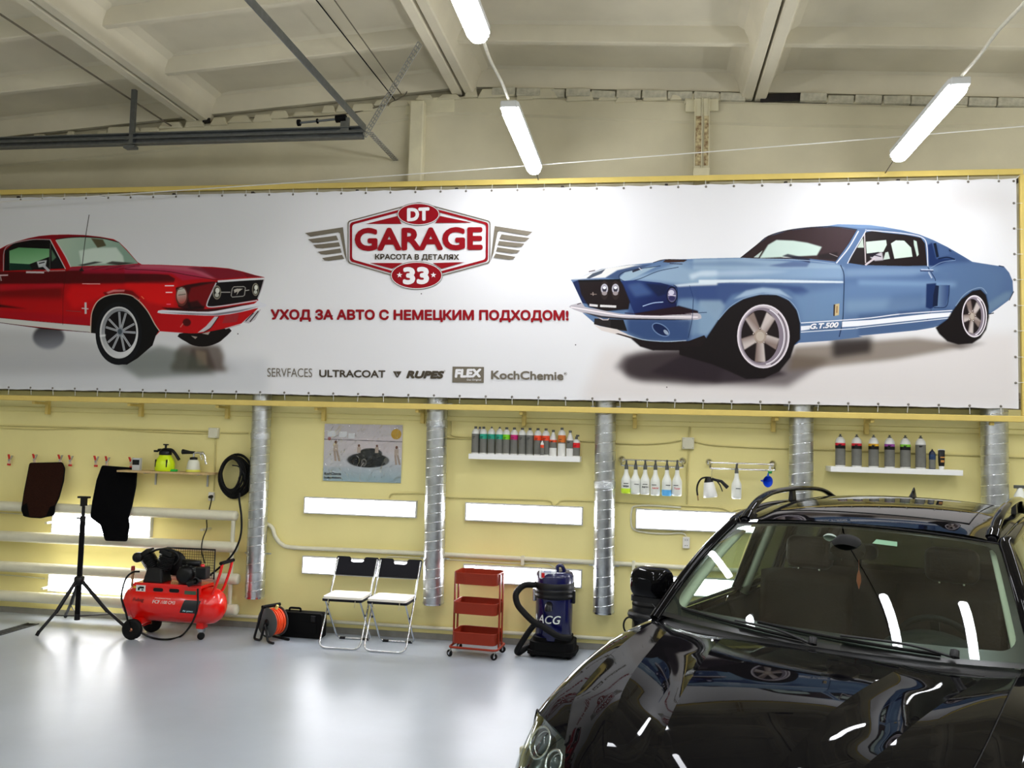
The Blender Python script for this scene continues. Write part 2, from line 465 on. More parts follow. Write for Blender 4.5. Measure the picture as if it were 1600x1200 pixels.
cable_obj('lamp_cable', [(rowC, -2.33, zl-.01), (rowC+.015, -2.6, zl), (rowC-.01, -3.0, zl-.01), (rowC+.012, -3.3, zl), (rowC, -3.49, zl-.01)], .013, m_cab, 'thick white cable running from the right lamp up out of the photo')
for x, ya in ((rowB, -.58), (rowC, -.72)):
    cable_obj('suspension_wire', [(x, ya, 4.66), (x, -.28, 4.61)], .004, m_wire, 'thin dark wire from the %s lamp to the banner frame' % ('logo' if x < 0 else 'right'), 'wire', sm=0)
# suspension wires up to the slabs
def wall_light(c, label):
    """c = four pixel corners TL, TR, BR, BL of the frosted box"""
    P = [PX(a, b, -.05) for a, b in c]
    tl, tr, br, bl = P
    w = ((tr-tl).length+(br-bl).length)/2; h = ((tl-bl).length+(tr-br).length)/2
    cx = sum(p.x for p in P)/4; cz = sum(p.z for p in P)/4
    t = thing('wall_light', label, 'light', (cx, -.025, cz-h/2), group='frosted light boxes on the wall')
    t_ = .014
    obj('light_frame', MB().box((0, 0, t_/2), (w, .05, t_)).box((0, 0, h-t_/2), (w, .05, t_)).box((-w/2+t_/2, 0, h/2), (t_, .05, h-2*t_)).box((w/2-t_/2, 0, h/2), (t_, .05, h-2*t_)).box((0, .015, h/2), (w-.01, .012, h-.01)), m_body, t, bevel=.003)
    obj('diffuser', MB().box((0, -.006, h/2), (w-2*t_, .03, h-2*t_)), m_panel, t, bevel=.004)
wall_light([(80, 801), (236, 808), (235, 840), (80, 833)], 'frosted wall light behind the black mat, upper row')
wall_light([(74, 897), (236, 904), (235, 933), (74, 925)], 'frosted wall light behind the tripod, lower row')
wall_light([(475, 777), (651, 782), (650, 809), (474, 803)], 'frosted wall light under the poster')
wall_light([(472, 868), (649, 878), (648, 906), (471, 896)], 'frosted wall light behind the chair backs')
wall_light([(727, 785), (911, 792), (910, 822), (726, 813)], 'frosted wall light under the long bottle shelf')
wall_light([(724, 881), (910, 891), (908, 920), (723, 909)], 'frosted wall light behind the cart and blue vacuum')
wall_light([(994, 794), (1190, 803), (1188, 835), (992, 826)], 'frosted wall light under the hanging spray bottles')
wall_light([(993, 897), (1189, 908), (1187, 938), (992, 927)], 'frosted wall light at the black car windscreen corner')

# ================================================================== DUCTS
m_zinc = mat('galvanised_steel', rgb(212, 216, 220), rough=.32, metal=1.0, var=.25, vscale=14, bump=.1, bscale=30)
m_seam = mat('galvanised_seam', rgb(225, 228, 232), rough=.2, metal=1.0)
m_foil = mat('foil_tape', rgb(225, 225, 225), rough=.35, metal=.8, bump=1.0, bscale=70)
m_zfoil = mat('crumpled_foil', rgb(200, 204, 206), rough=.25, metal=1, bump=1.0, bscale=90)
def duct(pb, pt, wpx, tape, label):
    Y = -.158
    a = PX(pb[0], pb[1], Y); b = PX(pt[0], pt[1], Y)
    r = wpx/2/158.0
    d = (b-a).normalized(); zt = 4.2
    L = (zt-a.z)/d.z; tilt = Matrix.Rotation(math.asin(max(-.05, min(.05, d.x))), 3, 'Y')
    t = thing('spiral_duct', label, 'duct', a, R=tilt, group='spiral ducts on the wall')
    obj('pipe', MB().lathe([(r, 0), (r, L)], 36, caps=False).lathe([(r-.004, L), (r-.004, 0)], 36, caps=False).lathe([(r-.004, 0), (r, 0)], 36, caps=False).lathe([(r, L), (.001, L)], 36), m_zinc, t)
    pts = []; pitch = .092; k = int(L/pitch*18)
    for i in range(k):
        th = 2*PI*i/18; pts.append((r*math.cos(th), r*math.sin(th), .01+pitch*i/18))
    obj('spiral_seam', MB().tube(pts, .0045, 4, caps=False), m_seam, t)
    zt_ = PX(tape[0], tape[1], Y).z-a.z
    obj('joint_tape', MB().lathe([(r+.003, zt_-.035), (r+.006, zt_-.02), (r+.004, zt_), (r+.007, zt_+.02), (r+.003, zt_+.035)], 36, caps=False), m_zfoil, t)
    obj('rim', MB().lathe([(r+.004, 0), (r+.004, .015)], 36, caps=False), m_seam, t)
    # wall straps
    for zz in (.45, 2.0):
        obj('strap', MB().box((-r-.02, .04, zz), (.05, .012, .012)).box((r+.02, .04, zz), (.05, .012, .012)).lathe([(r+.004, zz-.012), (r+.004, zz+.012)], 24, caps=False), m_zinc, t)
duct((398, 934), (409, 640), 31, (404, 681), 'galvanised spiral duct beside the coiled black hose')
duct((677, 944), (683, 640), 33, (682, 662), 'galvanised spiral duct between the poster and long bottle shelf')
duct((943, 958), (946, 640), 32, (944, 757), 'galvanised spiral duct left of the six hanging bottles')
duct((1251, 968), (1252, 640), 35, (1252, 980), 'galvanised spiral duct left of the short bottle shelf')
duct((1557, 978), (1553, 640), 36, (1553, 990), 'rightmost galvanised spiral duct, behind the car roof rail')
# ================================================================== BANNER
BY = -.30
m_rail = mat('yellow_square_tube', rgb(226, 200, 110), rough=.35, var=.08, vscale=6)
fr = thing('banner_frame', 'long yellow steel tube frame on stand-off brackets holding the banner', 'frame', (-1.9, BY, 2.33))
BL, BR = -9.3, 3.335
zt, zb = 4.605, 2.345
obj('top_rail', MB().box(((BL+BR)/2, BY, zt), (BR-BL, .05, .055)), m_rail, fr, world=True, bevel=.006)
obj('bottom_rail', MB().box(((BL+5.5)/2, BY, zb), (5.5-BL, .05, .055)), m_rail, fr, world=True, bevel=.006)
obj('end_post', MB().box((BR, BY, (zt+zb)/2), (.055, .045, zt-zb-.05)), m_rail, fr, world=True, bevel=.006)
obj('end_post', MB().box((BL, BY, (zt+zb)/2), (.055, .045, zt-zb-.05)), m_rail, fr, world=True, bevel=.006)
for px in (60, 208, 345, 498, 655, 816, 992, 1212, 1360, 1545):
    q = PX(px, 632, -.2)
    obj('bracket', MB().box((q.x, -.15, zb-.045), (.035, .26, .03)).box((q.x, -.045, zb-.09), (.04, .05, .15)), m_rail, fr, world=True, bevel=.004)
for px in (37, 165, 278, 400, 562, 716, 880, 1041, 1226, 1400, 1590):
    q = PX(px, 290, -.2)
    obj('bracket', MB().box((q.x, -.15, zt-.05), (.03, .26, .03)), mat('bracket_dark', rgb(60, 52, 40), rough=.7), fr, world=True, bevel=.004)

# --- printed artwork: painted into an image made here, in photograph coordinates mapped on the sheet
SL, SR, SB, ST = -9.22, 3.275, 2.435, 4.545
RES = 300
IW, IH = int((SR-SL)*RES), int((ST-SB)*RES)
IMG = np.zeros((IH, IW, 3), np.float32); IMG[:] = (.82, .815, .825)
def q2(p):
    v = PX(p[0], p[1], BY); return ((v.x-SL)*RES, (ST-v.z)*RES)
def cov(pts):
    """antialiased polygon coverage"""
    pts = np.array(pts); x0 = int(max(0, np.floor(pts[:, 0].min())-1)); x1 = int(min(IW, np.ceil(pts[:, 0].max())+2))
    y0 = int(max(0, np.floor(pts[:, 1].min())-1)); y1 = int(min(IH, np.ceil(pts[:, 1].max())+2))
    if x1 <= x0 or y1 <= y0: return None
    SS = 3
    W_ = x1-x0; acc = np.zeros((y1-y0, W_+1), np.float32)
    ax, ay = pts[:, 0], pts[:, 1]; bx, by = np.roll(ax, -1), np.roll(ay, -1)
    xi = np.arange(W_+1, dtype=np.float32)+x0
    for r in range(y0, y1):
        for s in range(SS):
            y = r+(s+.5)/SS
            m = ((ay <= y) & (by > y)) | ((by <= y) & (ay > y))
            if not m.any(): continue
            xs_ = np.sort(ax[m]+(y-ay[m])/(by[m]-ay[m])*(bx[m]-ax[m]))
            for a, b in zip(xs_[::2], xs_[1::2]):
                acc[r-y0] += np.clip(np.minimum(xi+1, b)-np.maximum(xi, a), 0, 1)/SS
    return x0, y0, acc[:, :W_]
def blur(a, r):
    r = int(round(r))
    if r < 1: return a
    for ax in (0, 1):
        for _ in range(2):
            k = 2*r+1
            p = np.pad(a, [(r+1, r) if i == ax else (0, 0) for i in (0, 1)], mode='constant')
            c = np.cumsum(p, axis=ax)
            a = (c[k:, :]-c[:-k, :])/k if ax == 0 else (c[:, k:]-c[:, :-k])/k
    return a
CLIP = [None]
def paint(pts, col, a=1.0, bl=0.0, grad=None, sm=0, raw=False):
    """pts in photo px; col rgb255; grad = (p0, p1, col1) linear blend col->col1; bl = softness in px"""
    if sm: pts = [(v.x, v.y) for v in cr([(p[0], p[1], 0) for p in pts], sm, closed=True)]
    P = [q2(p) for p in pts]
    c = cov(P)
    if c is None: return
    x0, y0, A = c
    if bl:
        r = bl*RES/158/1.6; pad = int(r*2+2)
        A = np.pad(A, pad); x0 -= pad; y0 -= pad; A = blur(A, r)
        cx0, cy0 = max(0, -x0), max(0, -y0)
        A = A[cy0:, cx0:]; x0 += cx0; y0 += cy0
        A = A[:max(0, IH-y0), :max(0, IW-x0)]
    A = np.clip(A*a, 0, 1)
    if CLIP[0] is not None: A = A*CLIP[0][y0:y0+A.shape[0], x0:x0+A.shape[1]]
    C0 = np.array([lin(k) for k in col], np.float32)
    if grad:
        p0, p1 = q2(grad[0]), q2(grad[1]); C1 = np.array([lin(k) for k in grad[2]], np.float32)
        yy, xx = np.mgrid[y0:y0+A.shape[0], x0:x0+A.shape[1]]
        dx, dy = p1[0]-p0[0], p1[1]-p0[1]
        t = np.clip(((xx-p0[0])*dx+(yy-p0[1])*dy)/(dx*dx+dy*dy), 0, 1)[..., None]
        Cc = C0*(1-t)+C1*t
    else: Cc = C0
    sl = IMG[y0:y0+A.shape[0], x0:x0+A.shape[1]]
    sl[:] = sl*(1-A[..., None])+Cc*A[..., None]
def set_clip(pts, sm=0):
    if pts is None: CLIP[0] = None; return
    if sm: pts = [(v.x, v.y) for v in cr([(p[0], p[1], 0) for p in pts], sm, closed=True)]
    c = cov([q2(p) for p in pts]); M_ = np.zeros((IH, IW), np.float32)
    M_[c[1]:c[1]+c[2].shape[0], c[0]:c[0]+c[2].shape[1]] = c[2]; CLIP[0] = M_
def line(pts, w, col, a=1.0, sm=4, bl=0, taper=False):
    P = [Vector((p[0], p[1], 0)) for p in pts]
    if sm and len(P) > 2: P = cr(P, sm)
    L_, R_ = [], []
    for i, p in enumerate(P):
        t = (P[min(i+1, len(P)-1)]-P[max(i-1, 0)]); t.normalize()
        k = w/2*(1-abs(2*i/(len(P)-1)-1)**3*.8 if taper else 1)
        nrm = Vector((-t.y, t.x, 0))*k
        L_.append(p+nrm); R_.append(p-nrm)
    paint([(v.x, v.y) for v in L_+R_[::-1]], col, a, bl)
def ell(cx, cy, rx, ry, col, a=1.0, bl=0, rot=0, grad=None, n=40, a0=0, a1=360):
    pts = []
    for i in range(n):
        th = math.radians(a0+(a1-a0)*i/(n if a1-a0 == 360 else n-1)); x, y = rx*math.cos(th), ry*math.sin(th)
        c, s = math.cos(rot), math.sin(rot); pts.append((cx+c*x-s*y, cy+s*x+c*y))
    paint(pts, col, a, bl, grad)
def ring(cx, cy, rx, ry, w, col, a=1.0, a0=0, a1=360, bl=0):
    pts = [(cx+rx*math.cos(math.radians(t)), cy+ry*math.sin(math.radians(t))) for t in np.linspace(a0, a1, 41)]
    line(pts, w, col, a, 0, bl)
def K(s, ox, oy): return lambda L: [(ox+x/s, oy+y/s) for x, y in L]
R1 = K(4.8, 0, 330); R2 = K(6, 200, 380); B1 = K(5, 880, 380); B2 = K(4.6154, 1100, 340); B3 = K(4.6154, 1340, 340)
# ---- backdrop tones of the print
paint([(-330, 300), (470, 300), (300, 640), (-330, 640)], (205, 207, 208), .45, 60)
paint([(-330, 545), (420, 560), (420, 640), (-330, 640)], (206, 208, 212), .6, 14)
paint([(-330, 520), (30, 515), (340, 560), (380, 580), (-330, 590)], (160, 160, 160), .38, 12)
paint([(940, 545), (1590, 520), (1592, 640), (900, 640)], (222, 214, 210), .6, 14)
paint([(1400, 330), (1560, 330), (1592, 430), (1592, 300), (1500, 290)], (214, 210, 208), .55, 22)
# ---- red fastback
ell(78, 527, 25, 19, (60, 55, 60), .95, 3, grad=((78, 512), (78, 545), (150, 152, 160)))
paint(R2([(500, 960), (870, 960), (905, 1150), (920, 1205), (430, 1205), (445, 1100)]), (112, 98, 88), .85, 6, sm=2)
paint(R2([(600, 990), (760, 990), (830, 1180), (560, 1180)]), (78, 62, 52), .6, 4)
paint(R2([(640, 1000), (740, 1020), (750, 1150), (660, 1150)]), (165, 150, 130), .5, 3)
paint([(180, 565), (250, 540), (300, 552), (340, 585), (220, 592)], (100, 108, 98), .6, 7)
paint(R2([(490, 850), (960, 800), (900, 900), (830, 945), (740, 970), (640, 965), (560, 930)]), (28, 14, 14), sm=3)
paint(R2([(600, 870), (660, 880), (640, 900)]), (170, 160, 150))
paint(R2([(700, 850), (780, 830), (760, 860)]), (190, 180, 170))
body = ([(-292, 452), (-296, 424), (-284, 408), (-250, 404), (-150, 402), (-60, 394)]+R1([(0, 290), (60, 258), (130, 232), (220, 206), (300, 190), (400, 180), (520, 178), (640, 182), (760, 195), (860, 213), (905, 238), (960, 292), (1040, 385)])
        + R2([(140, 203), (300, 205), (480, 212), (680, 222), (800, 226), (950, 240), (1080, 268), (1200, 303), (1285, 322), (1285, 345), (1225, 520), (1240, 600), (1160, 680), (1070, 755), (900, 805), (700, 845), (600, 848), (450, 838), (310, 828), (270, 870)])
        + R1([(1050, 915), (720, 918), (690, 912), (340, 885), (0, 838)])+[(-110, 492), (-230, 490), (-285, 478)])
paint(body, (178, 14, 30), grad=((0, 360), (0, 510), (196, 18, 32)))
set_clip(body)
paint([(-330, 420), (-100, 404), (5, 425), (0, 500), (-330, 500)], (150, 10, 25), .8, 6)
paint(R1([(0, 455), (500, 452), (540, 440), (1056, 470), (1056, 545), (500, 548), (0, 548)])+[], (96, 4, 22), .95, 1.5)
paint(R2([(-20, 285), (280, 290), (390, 300), (450, 335), (440, 372), (340, 385), (-20, 375)]), (92, 2, 20), .95, 1.2)
paint(R2([(250, 375), (470, 372), (440, 600), (200, 560), (60, 450), (-20, 420), (-20, 380)]), (232, 28, 30), .75, 4)
paint(R1([(540, 560), (1050, 555), (900, 600), (740, 660), (560, 740), (500, 640)]), (222, 24, 34), .8, 6)
paint(R1([(0, 590), (250, 560), (480, 570), (480, 660), (0, 650)]), (112, 4, 16), .7, 6)
paint(R1([(0, 560), (480, 545), (480, 575), (0, 600)]), (200, 34, 60), .55, 2.5)
paint(R1([(0, 700), (220, 735), (0, 722)]), (50, 0, 8), .9, 1.5)
paint(R1([(0, 740), (690, 800), (690, 860), (0, 800)]), (172, 18, 50), .6, 4)
paint(R1([(0, 838), (690, 912), (690, 860), (0, 800)]), (214, 214, 210), 1, .3)
line(R1([(0, 838), (345, 882), (690, 912)]), 1.4, (60, 20, 30))
line(R1([(0, 800), (345, 832), (690, 860)]), 1.0, (150, 20, 30))
# hood top lighter
paint(R1([(640, 440), (1056, 400), (1056, 470), (620, 470)]), (166, 30, 66), .8, 2)
paint(R2([(-20, 205), (300, 205), (680, 225), (840, 340), (760, 330), (540, 300), (400, 270), (-20, 250)]), (196, 120, 140), .75, 2.5)
paint(R2([(-20, 232), (350, 240), (620, 270), (780, 330), (520, 352), (420, 290), (-20, 285)]), (178, 50, 90), .65, 2)
paint(R2([(640, 225), (940, 240), (1060, 265), (1130, 318), (850, 345), (700, 270), (560, 235)]), (128, 40, 62), .8, 2)
paint(R2([(1080, 268), (1285, 322), (1130, 322)]), (110, 34, 50), .8, 1)
line(R2([(-20, 245), (350, 265), (560, 300), (760, 335), (850, 350)]), .9, (80, 0, 20))
line(R2([(950, 240), (1060, 265), (1130, 322)]), .8, (120, 10, 30))
# roof and pillars
paint(R1([(0, 290), (130, 232), (300, 190), (520, 178), (640, 182), (860, 213), (700, 200), (430, 212), (250, 215), (100, 255), (40, 300), (25, 450), (0, 450)]), (140, 20, 44), .9, 1)
paint(R1([(0, 300), (45, 275), (25, 440), (0, 445)]), (120, 8, 26))
# windscreen
paint(R1([(430, 215), (520, 202), (640, 198), (780, 208), (900, 238), (960, 300), (1045, 395), (900, 408), (620, 415), (540, 420), (500, 340)]), (188, 205, 188), grad=(R1([(430, 215)])[0], R1([(900, 400)])[0], (150, 176, 160)))
paint(R1([(600, 300), (720, 278), (880, 275), (930, 340), (940, 390), (620, 405)]), (214, 226, 216), .9, 1.5)
paint(R1([(690, 205), (780, 215), (805, 262), (740, 278)]), (96, 84, 56), .9, .8)
line(R1([(425, 215), (520, 202), (640, 197), (780, 207), (905, 238)]), 1.3, (60, 40, 40))
line(R1([(428, 220), (500, 340), (540, 422)]), 1.6, (215, 205, 205))
paint(R1([(590, 408), (720, 380), (780, 385), (640, 412)]), (34, 30, 34), .9, .6)
paint(R1([(800, 395), (850, 378), (1020, 392), (900, 408)]), (60, 50, 46), .9, .6)
paint(R1([(540, 424), (1056, 402), (1056, 420), (620, 445), (520, 450)]), (158, 60, 84), .8, .8)
for a in (600, 700, 800, 900): line(R1([(a, 440), (a+120, 415)]), 1.0, (120, 20, 50), .8)
# side glass
paint(R1([(40, 450), (45, 300), (110, 246), (250, 218), (385, 218), (500, 432)]), (22, 14, 18))
paint(R1([(82, 445), (80, 300), (150, 275), (380, 285), (378, 430)]), (110, 164, 116), grad=(R1([(80, 280)])[0], R1([(80, 400)])[0], (150, 196, 152)))
paint(R1([(82, 392), (230, 400), (260, 445), (82, 445)]), (28, 70, 58))
paint(R1([(230, 400), (378, 345), (378, 442), (250, 442)]), (30, 26, 30))
paint(R1([(395, 270), (490, 430), (395, 430)]), (40, 36, 42)); paint(R1([(396, 290), (430, 350), (398, 380)]), (116, 150, 120), .8, 1)
line(R1([(388, 240), (384, 440)]), 1.6, (90, 84, 84)); line(R1([(36, 452), (42, 300), (105, 246), (250, 216), (385, 216)]), 1.3, (170, 165, 165))
line(R1([(385, 216), (500, 436)]), 1.5, (205, 200, 200)); line(R1([(205, 460), (340, 462)]), 3, (206, 196, 196)); line(R1([(340, 452), (500, 448)]), 1.3, (180, 150, 150))
paint(R1([(285, 380), (360, 370), (350, 415), (300, 425)]), (200, 205, 205), 1, .5); line(R1([(330, 405), (378, 452)]), 4, (190, 190, 196)); line(R1([(300, 395), (345, 385)]), 1.8, (60, 60, 66))
line(R1([(0, 484), (70, 482)]), 2, (210, 190, 190)); line(R1([(12, 490), (20, 525)]), 2, (170, 150, 150))
line(R1([(502, 440), (492, 545), (482, 640), (480, 855)]), .7, (90, 0, 12), .8)
line(R1([(625, 547), (760, 548)]), 1.0, (250, 200, 200))
set_clip(None)
line(R1([(677, 30), (650, 200), (622, 440)]), 1.1, (70, 70, 66)); paint(R1([(600, 452), (620, 425), (640, 452)]), (50, 40, 44))
line(R1([(502, 748), (620, 756)]), 1.0, (120, 90, 90), .7); line(R1([(650, 686), (651, 772)]), 3.2, (214, 206, 206)); line(R1([(622, 730), (672, 735)]), 1.6, (214, 206, 206))
# tail end, past the left edge of the photograph
ell(-178, 484, 46, 34, (16, 12, 18)); ell(-178, 500, 36, 36, (26, 28, 34)); ell(-178, 500, 27, 27, (206, 206, 208)); ell(-178, 500, 22, 22, (30, 26, 32))
for k in range(10): line([(-178, 500), (-178+22*math.cos(k*PI/5), 500+22*math.sin(k*PI/5))], 2.8, (190, 192, 196), sm=0)
paint([(-120, 396), (-60, 372), (-8, 362), (-8, 398), (-60, 402)], (24, 16, 20)); line([(-300, 452), (-282, 462), (-226, 462)], 5, (214, 212, 216))
# nose: headlight, grille, bumper
paint(R2([(455, 420), (560, 392), (700, 370), (830, 362), (745, 560), (720, 620), (560, 630), (480, 600)]), (70, 4, 14), 1, 1)
paint(R2([(600, 420), (820, 372), (740, 590), (600, 600), (570, 500)]), (140, 14, 26), .9, 2)
paint(R2([(560, 560), (660, 540), (720, 610), (580, 620)]), (30, 2, 8), .8, 2)
ell(*R2([(512, 500)])[0], 9.5, 15.5, (120, 70, 60)); ell(*R2([(512, 495)])[0], 7.6, 12.6, (206, 206, 196), grad=(R2([(500, 430)])[0], R2([(520, 580)])[0], (176, 60, 50)))
line(R2([(480, 490), (550, 480)]), 1.2, (110, 110, 100)); line(R2([(470, 440), (540, 425)]), 1.2, (120, 120, 110))
paint(R2([(835, 365), (1285, 325), (1225, 530), (1050, 560), (760, 605), (745, 570), (800, 430)]), (24, 14, 20))
line(R2([(1285, 335), (1100, 345), (850, 362)]), 3.2, (226, 224, 226)); line(R2([(835, 375), (800, 450), (752, 560), (765, 600), (900, 590), (1060, 565), (1220, 540)]), 1.8, (216, 212, 216))
line(R2([(1283, 345), (1255, 440), (1222, 525)]), 1.4, (190, 186, 190))
for p, rx, ry in (((842, 465), 6.6, 11), ((1203, 437), 5.4, 10)):
    c = R2([p])[0]; ell(*c, rx, ry, (150, 144, 130)); ell(c[0], c[1], rx*.78, ry*.8, (60, 56, 50)); ell(c[0]+.8, c[1]-3, rx*.5, ry*.4, (225, 225, 215)); ell(c[0], c[1]+4, rx*.5, ry*.3, (200, 200, 190))
line(R2([(880, 462), (968, 462)]), 1.3, (190, 186, 180)); line(R2([(1105, 448), (1145, 442)]), 1.3, (190, 186, 180))
line(R2([(985, 430), (1000, 412), (1095, 410), (1108, 420), (1100, 490), (1085, 500), (985, 508), (975, 495), (985, 430)]), 1.3, (180, 176, 170), sm=0)
paint(R2([(1000, 440), (1030, 428), (1085, 430), (1050, 455), (1025, 492), (1035, 455), (1005, 470)]), (196, 190, 180))
paint(R2([(320, 605), (560, 612), (740, 620), (900, 605), (1200, 560), (900, 640), (700, 660), (420, 645)]), (40, 6, 14), .9, 1)
bump_ = R2([(288, 645), (330, 628), (560, 640), (760, 645), (900, 625), (1080, 590), (1190, 570), (1225, 540), (1250, 555), (1305, 578), (1290, 600), (1200, 615), (1060, 650), (850, 682), (600, 675), (320, 662)])
paint(bump_, (228, 228, 234), sm=2); paint(R2([(320, 650), (600, 658), (800, 665), (1050, 630), (1250, 590), (1060, 645), (850, 678), (600, 672)]), (120, 116, 124), .9, .7)
paint(R2([(820, 690), (860, 690), (790, 790), (720, 832), (660, 842), (740, 780)]), (206, 204, 206)); line(R2([(860, 690), (780, 800), (720, 835)]), 1.2, (30, 10, 20))
paint(R2([(920, 680), (1050, 660), (1030, 740), (890, 755)]), (166, 60, 66), .9)
paint(R2([(1180, 655), (1255, 620), (1200, 720), (1140, 755), (1080, 745)]), (200, 196, 200)); line(R2([(1185, 655), (1110, 735)]), 1.5, (50, 30, 36)); line(R2([(1230, 640), (1150, 740)]), 1.6, (70, 50, 50))
line(R2([(920, 805), (1060, 765)]), 1.4, (200, 190, 190)); ell(*R2([(560, 745)])[0], 6.5, 6, (96, 4, 12), 1, .6); line(R2([(500, 790), (525, 755)]), 1.5, (210, 130, 120))
line(R2([(355, 402), (440, 402)]), 1.6, (250, 235, 235)); line(R2([(362, 464), (425, 464)]), 1.6, (250, 225, 225)); line(R2([(370, 575), (410, 575)]), 1.4, (240, 130, 160))
line(R2([(135, 500), (160, 525)]), 1.2, (240, 150, 110))
# arch and wheel
paint(R1([(690, 915), (700, 760), (740, 680), (800, 638), (900, 622), (980, 632), (1050, 670)])+R2([(100, 540), (190, 640), (250, 740), (300, 822), (270, 870), (240, 960), (100, 1080), (0, 1140)])+R1([(900, 1150), (800, 1090), (740, 1000), (725, 918)]), (16, 12, 18))
paint(R1([(780, 612), (900, 585), (1000, 600), (1056, 650), (1050, 660), (960, 622), (880, 615), (800, 635)]), (120, 4, 16), .8, 1.2); paint(R1([(805, 612), (860, 592), (945, 592), (940, 604), (860, 608), (820, 620)]), (226, 150, 150), .9, .7)
line(R1([(688, 912), (694, 780), (730, 690), (800, 640), (900, 622), (990, 634), (1056, 670)])+R2([(60, 505), (130, 560), (200, 650), (260, 760), (305, 825)]), 1.5, (208, 196, 180))
ell(187, 521.5, 36, 49, (28, 30, 38)); ell(187.5, 520, 30, 40.5, (214, 214, 214)); ell(187.8, 520, 27.5, 38, (150, 152, 156), grad=((160, 500), (200, 555), (222, 222, 224)))
ell(190, 518.5, 24.5, 32, (26, 20, 28))
for k in range(10):
    th = math.radians(36*(k//2)*2-90+(-13 if k % 2 else 13)+8)
    ln = (190+23.5*math.cos(th), 518.5+31*math.sin(th)); line([(190, 518.5), ln], 3.2, (196, 198, 202), sm=0); line([(190+4*math.cos(th), 518.5+5*math.sin(th)), ln], .9, (120, 124, 132), sm=0)
ell(189.5, 518.5, 5, 6, (150, 156, 164)); ell(189, 518.5, 3.4, 4.2, (90, 100, 108))
paint(R1([(756, 930), (800, 925), (800, 940), (760, 945)]), (240, 240, 240), .8, .5)
# ---- blue fastback
paint([(975, 555), (1100, 540), (1300, 560), (1230, 605), (1120, 602), (1000, 595), (960, 575)], (96, 84, 86), .8, 8)
paint(B1([(500, 900), (700, 840), (1200, 860), (1200, 1090), (800, 1085), (520, 1060), (470, 980)]), (64, 52, 56), .85, 8, sm=2)
paint(B2([(0, 900), (600, 1130), (380, 1180), (100, 1195), (-400, 1120)]), (58, 46, 54), .9, 4)
paint([(1240, 542), (1430, 528), (1520, 540), (1400, 562), (1230, 580)], (126, 112, 96), .75, 5)
paint([(1298, 528), (1362, 526), (1360, 552), (1300, 560)], (44, 34, 34), .85, 7)
paint([(1470, 536), (1540, 536), (1500, 546)], (90, 80, 76), .6, 4)
paint(B1([(520, 740), (1200, 700), (1200, 880), (900, 840), (700, 840), (600, 810)]), (38, 22, 24), 1, 1)
bbody = (B1([(60, 290), (130, 270), (190, 245), (300, 205), (500, 175), (700, 155), (790, 132), (960, 128), (1100, 122)])+B2([(260, 292), (300, 260), (460, 135), (600, 95), (760, 72), (900, 62), (960, 52), (1080, 54)])
         + B3([(60, 58), (180, 70), (320, 95), (440, 125), (540, 165), (640, 215), (760, 285), (820, 322), (900, 335), (1010, 352), (1050, 358), (1085, 400), (1110, 460), (1115, 540), (1080, 600), (1000, 660), (940, 700), (700, 740), (540, 795), (420, 815), (0, 855)])
         + B2([(1140, 862), (900, 890), (680, 905), (500, 1000), (100, 1000), (0, 850)])+B1([(980, 765), (800, 770), (620, 755), (500, 720), (260, 640), (150, 545), (150, 470), (75, 310)]))
paint(bbody, (92, 138, 186), grad=((1100, 400), (1550, 480), (78, 122, 172)))
set_clip(bbody)
paint(B1([(560, 300), (900, 330), (1200, 320), (1200, 440), (900, 440), (860, 600), (500, 560)]), (40, 86, 150), .9, 4)
paint(B2([(-60, 478), (160, 470), (500, 485), (700, 500), (760, 540), (700, 580), (600, 520), (420, 500), (200, 560), (80, 700), (-60, 600)]), (42, 92, 156), .9, 3)
paint(B2([(-40, 600), (120, 600), (150, 640), (100, 760), (20, 850), (-40, 840)]), (140, 176, 204), .9, 3)
paint(B1([(900, 450), (1010, 440), (1100, 520), (1190, 600), (1130, 700), (1000, 720), (900, 640)]), (126, 168, 202), .7, 5)
paint(B1([(500, 590), (1000, 600), (985, 770), (640, 762), (500, 700)]), (38, 82, 138), .85, 4)
paint(B2([(640, 560), (1000, 500), (1000, 750), (700, 760), (690, 700)]), (110, 158, 200), .7, 6)
paint(B2([(1010, 480), (1300, 470), (1700, 470), (1700, 640), (1010, 700)]), (98, 146, 192), .7, 8)
paint(B3([(500, 360), (900, 340), (1050, 400), (1000, 600), (700, 660), (600, 480)]), (84, 130, 176), .7, 8)
paint(B3([(520, 180), (640, 215), (820, 322), (660, 330), (520, 360), (500, 260)]), (52, 98, 152), .9, 3)
paint(B3([(900, 640), (940, 690), (1080, 590), (1110, 540), (1060, 540)]), (110, 150, 180), .8, 3)
paint(B3([(0, 700), (660, 640), (660, 740), (420, 815), (0, 855)]), (66, 112, 162), .8, 3)
# upper light planes
paint(B1([(440, 280), (700, 230), (900, 150), (1200, 130), (1200, 320), (900, 325), (780, 310), (560, 290)]), (150, 186, 214), .85, 4)
paint(B1([(880, 170), (1000, 130), (1200, 140), (1200, 200), (1000, 210)]), (112, 156, 200), .6, 4)
paint(B2([(-40, 370), (200, 340), (700, 360), (1000, 360), (1000, 450), (-40, 450)]), (146, 186, 220), .7, 4)
paint(B2([(-40, 452), (450, 448), (1000, 462), (1000, 474), (200, 470), (-40, 478)]), (224, 234, 240), .9, .8)
paint(B1([(860, 330), (1010, 315), (1200, 305), (1200, 328), (1000, 335), (900, 342)]), (220, 232, 240), .9, 1.5)
paint(B1([(980, 250), (1080, 220), (1200, 222), (1200, 250), (1060, 262), (1000, 290)]), (206, 224, 236), .8, 3)
paint(B3([(0, 452), (700, 470), (700, 500), (0, 490)]), (126, 172, 212), .7, 4)
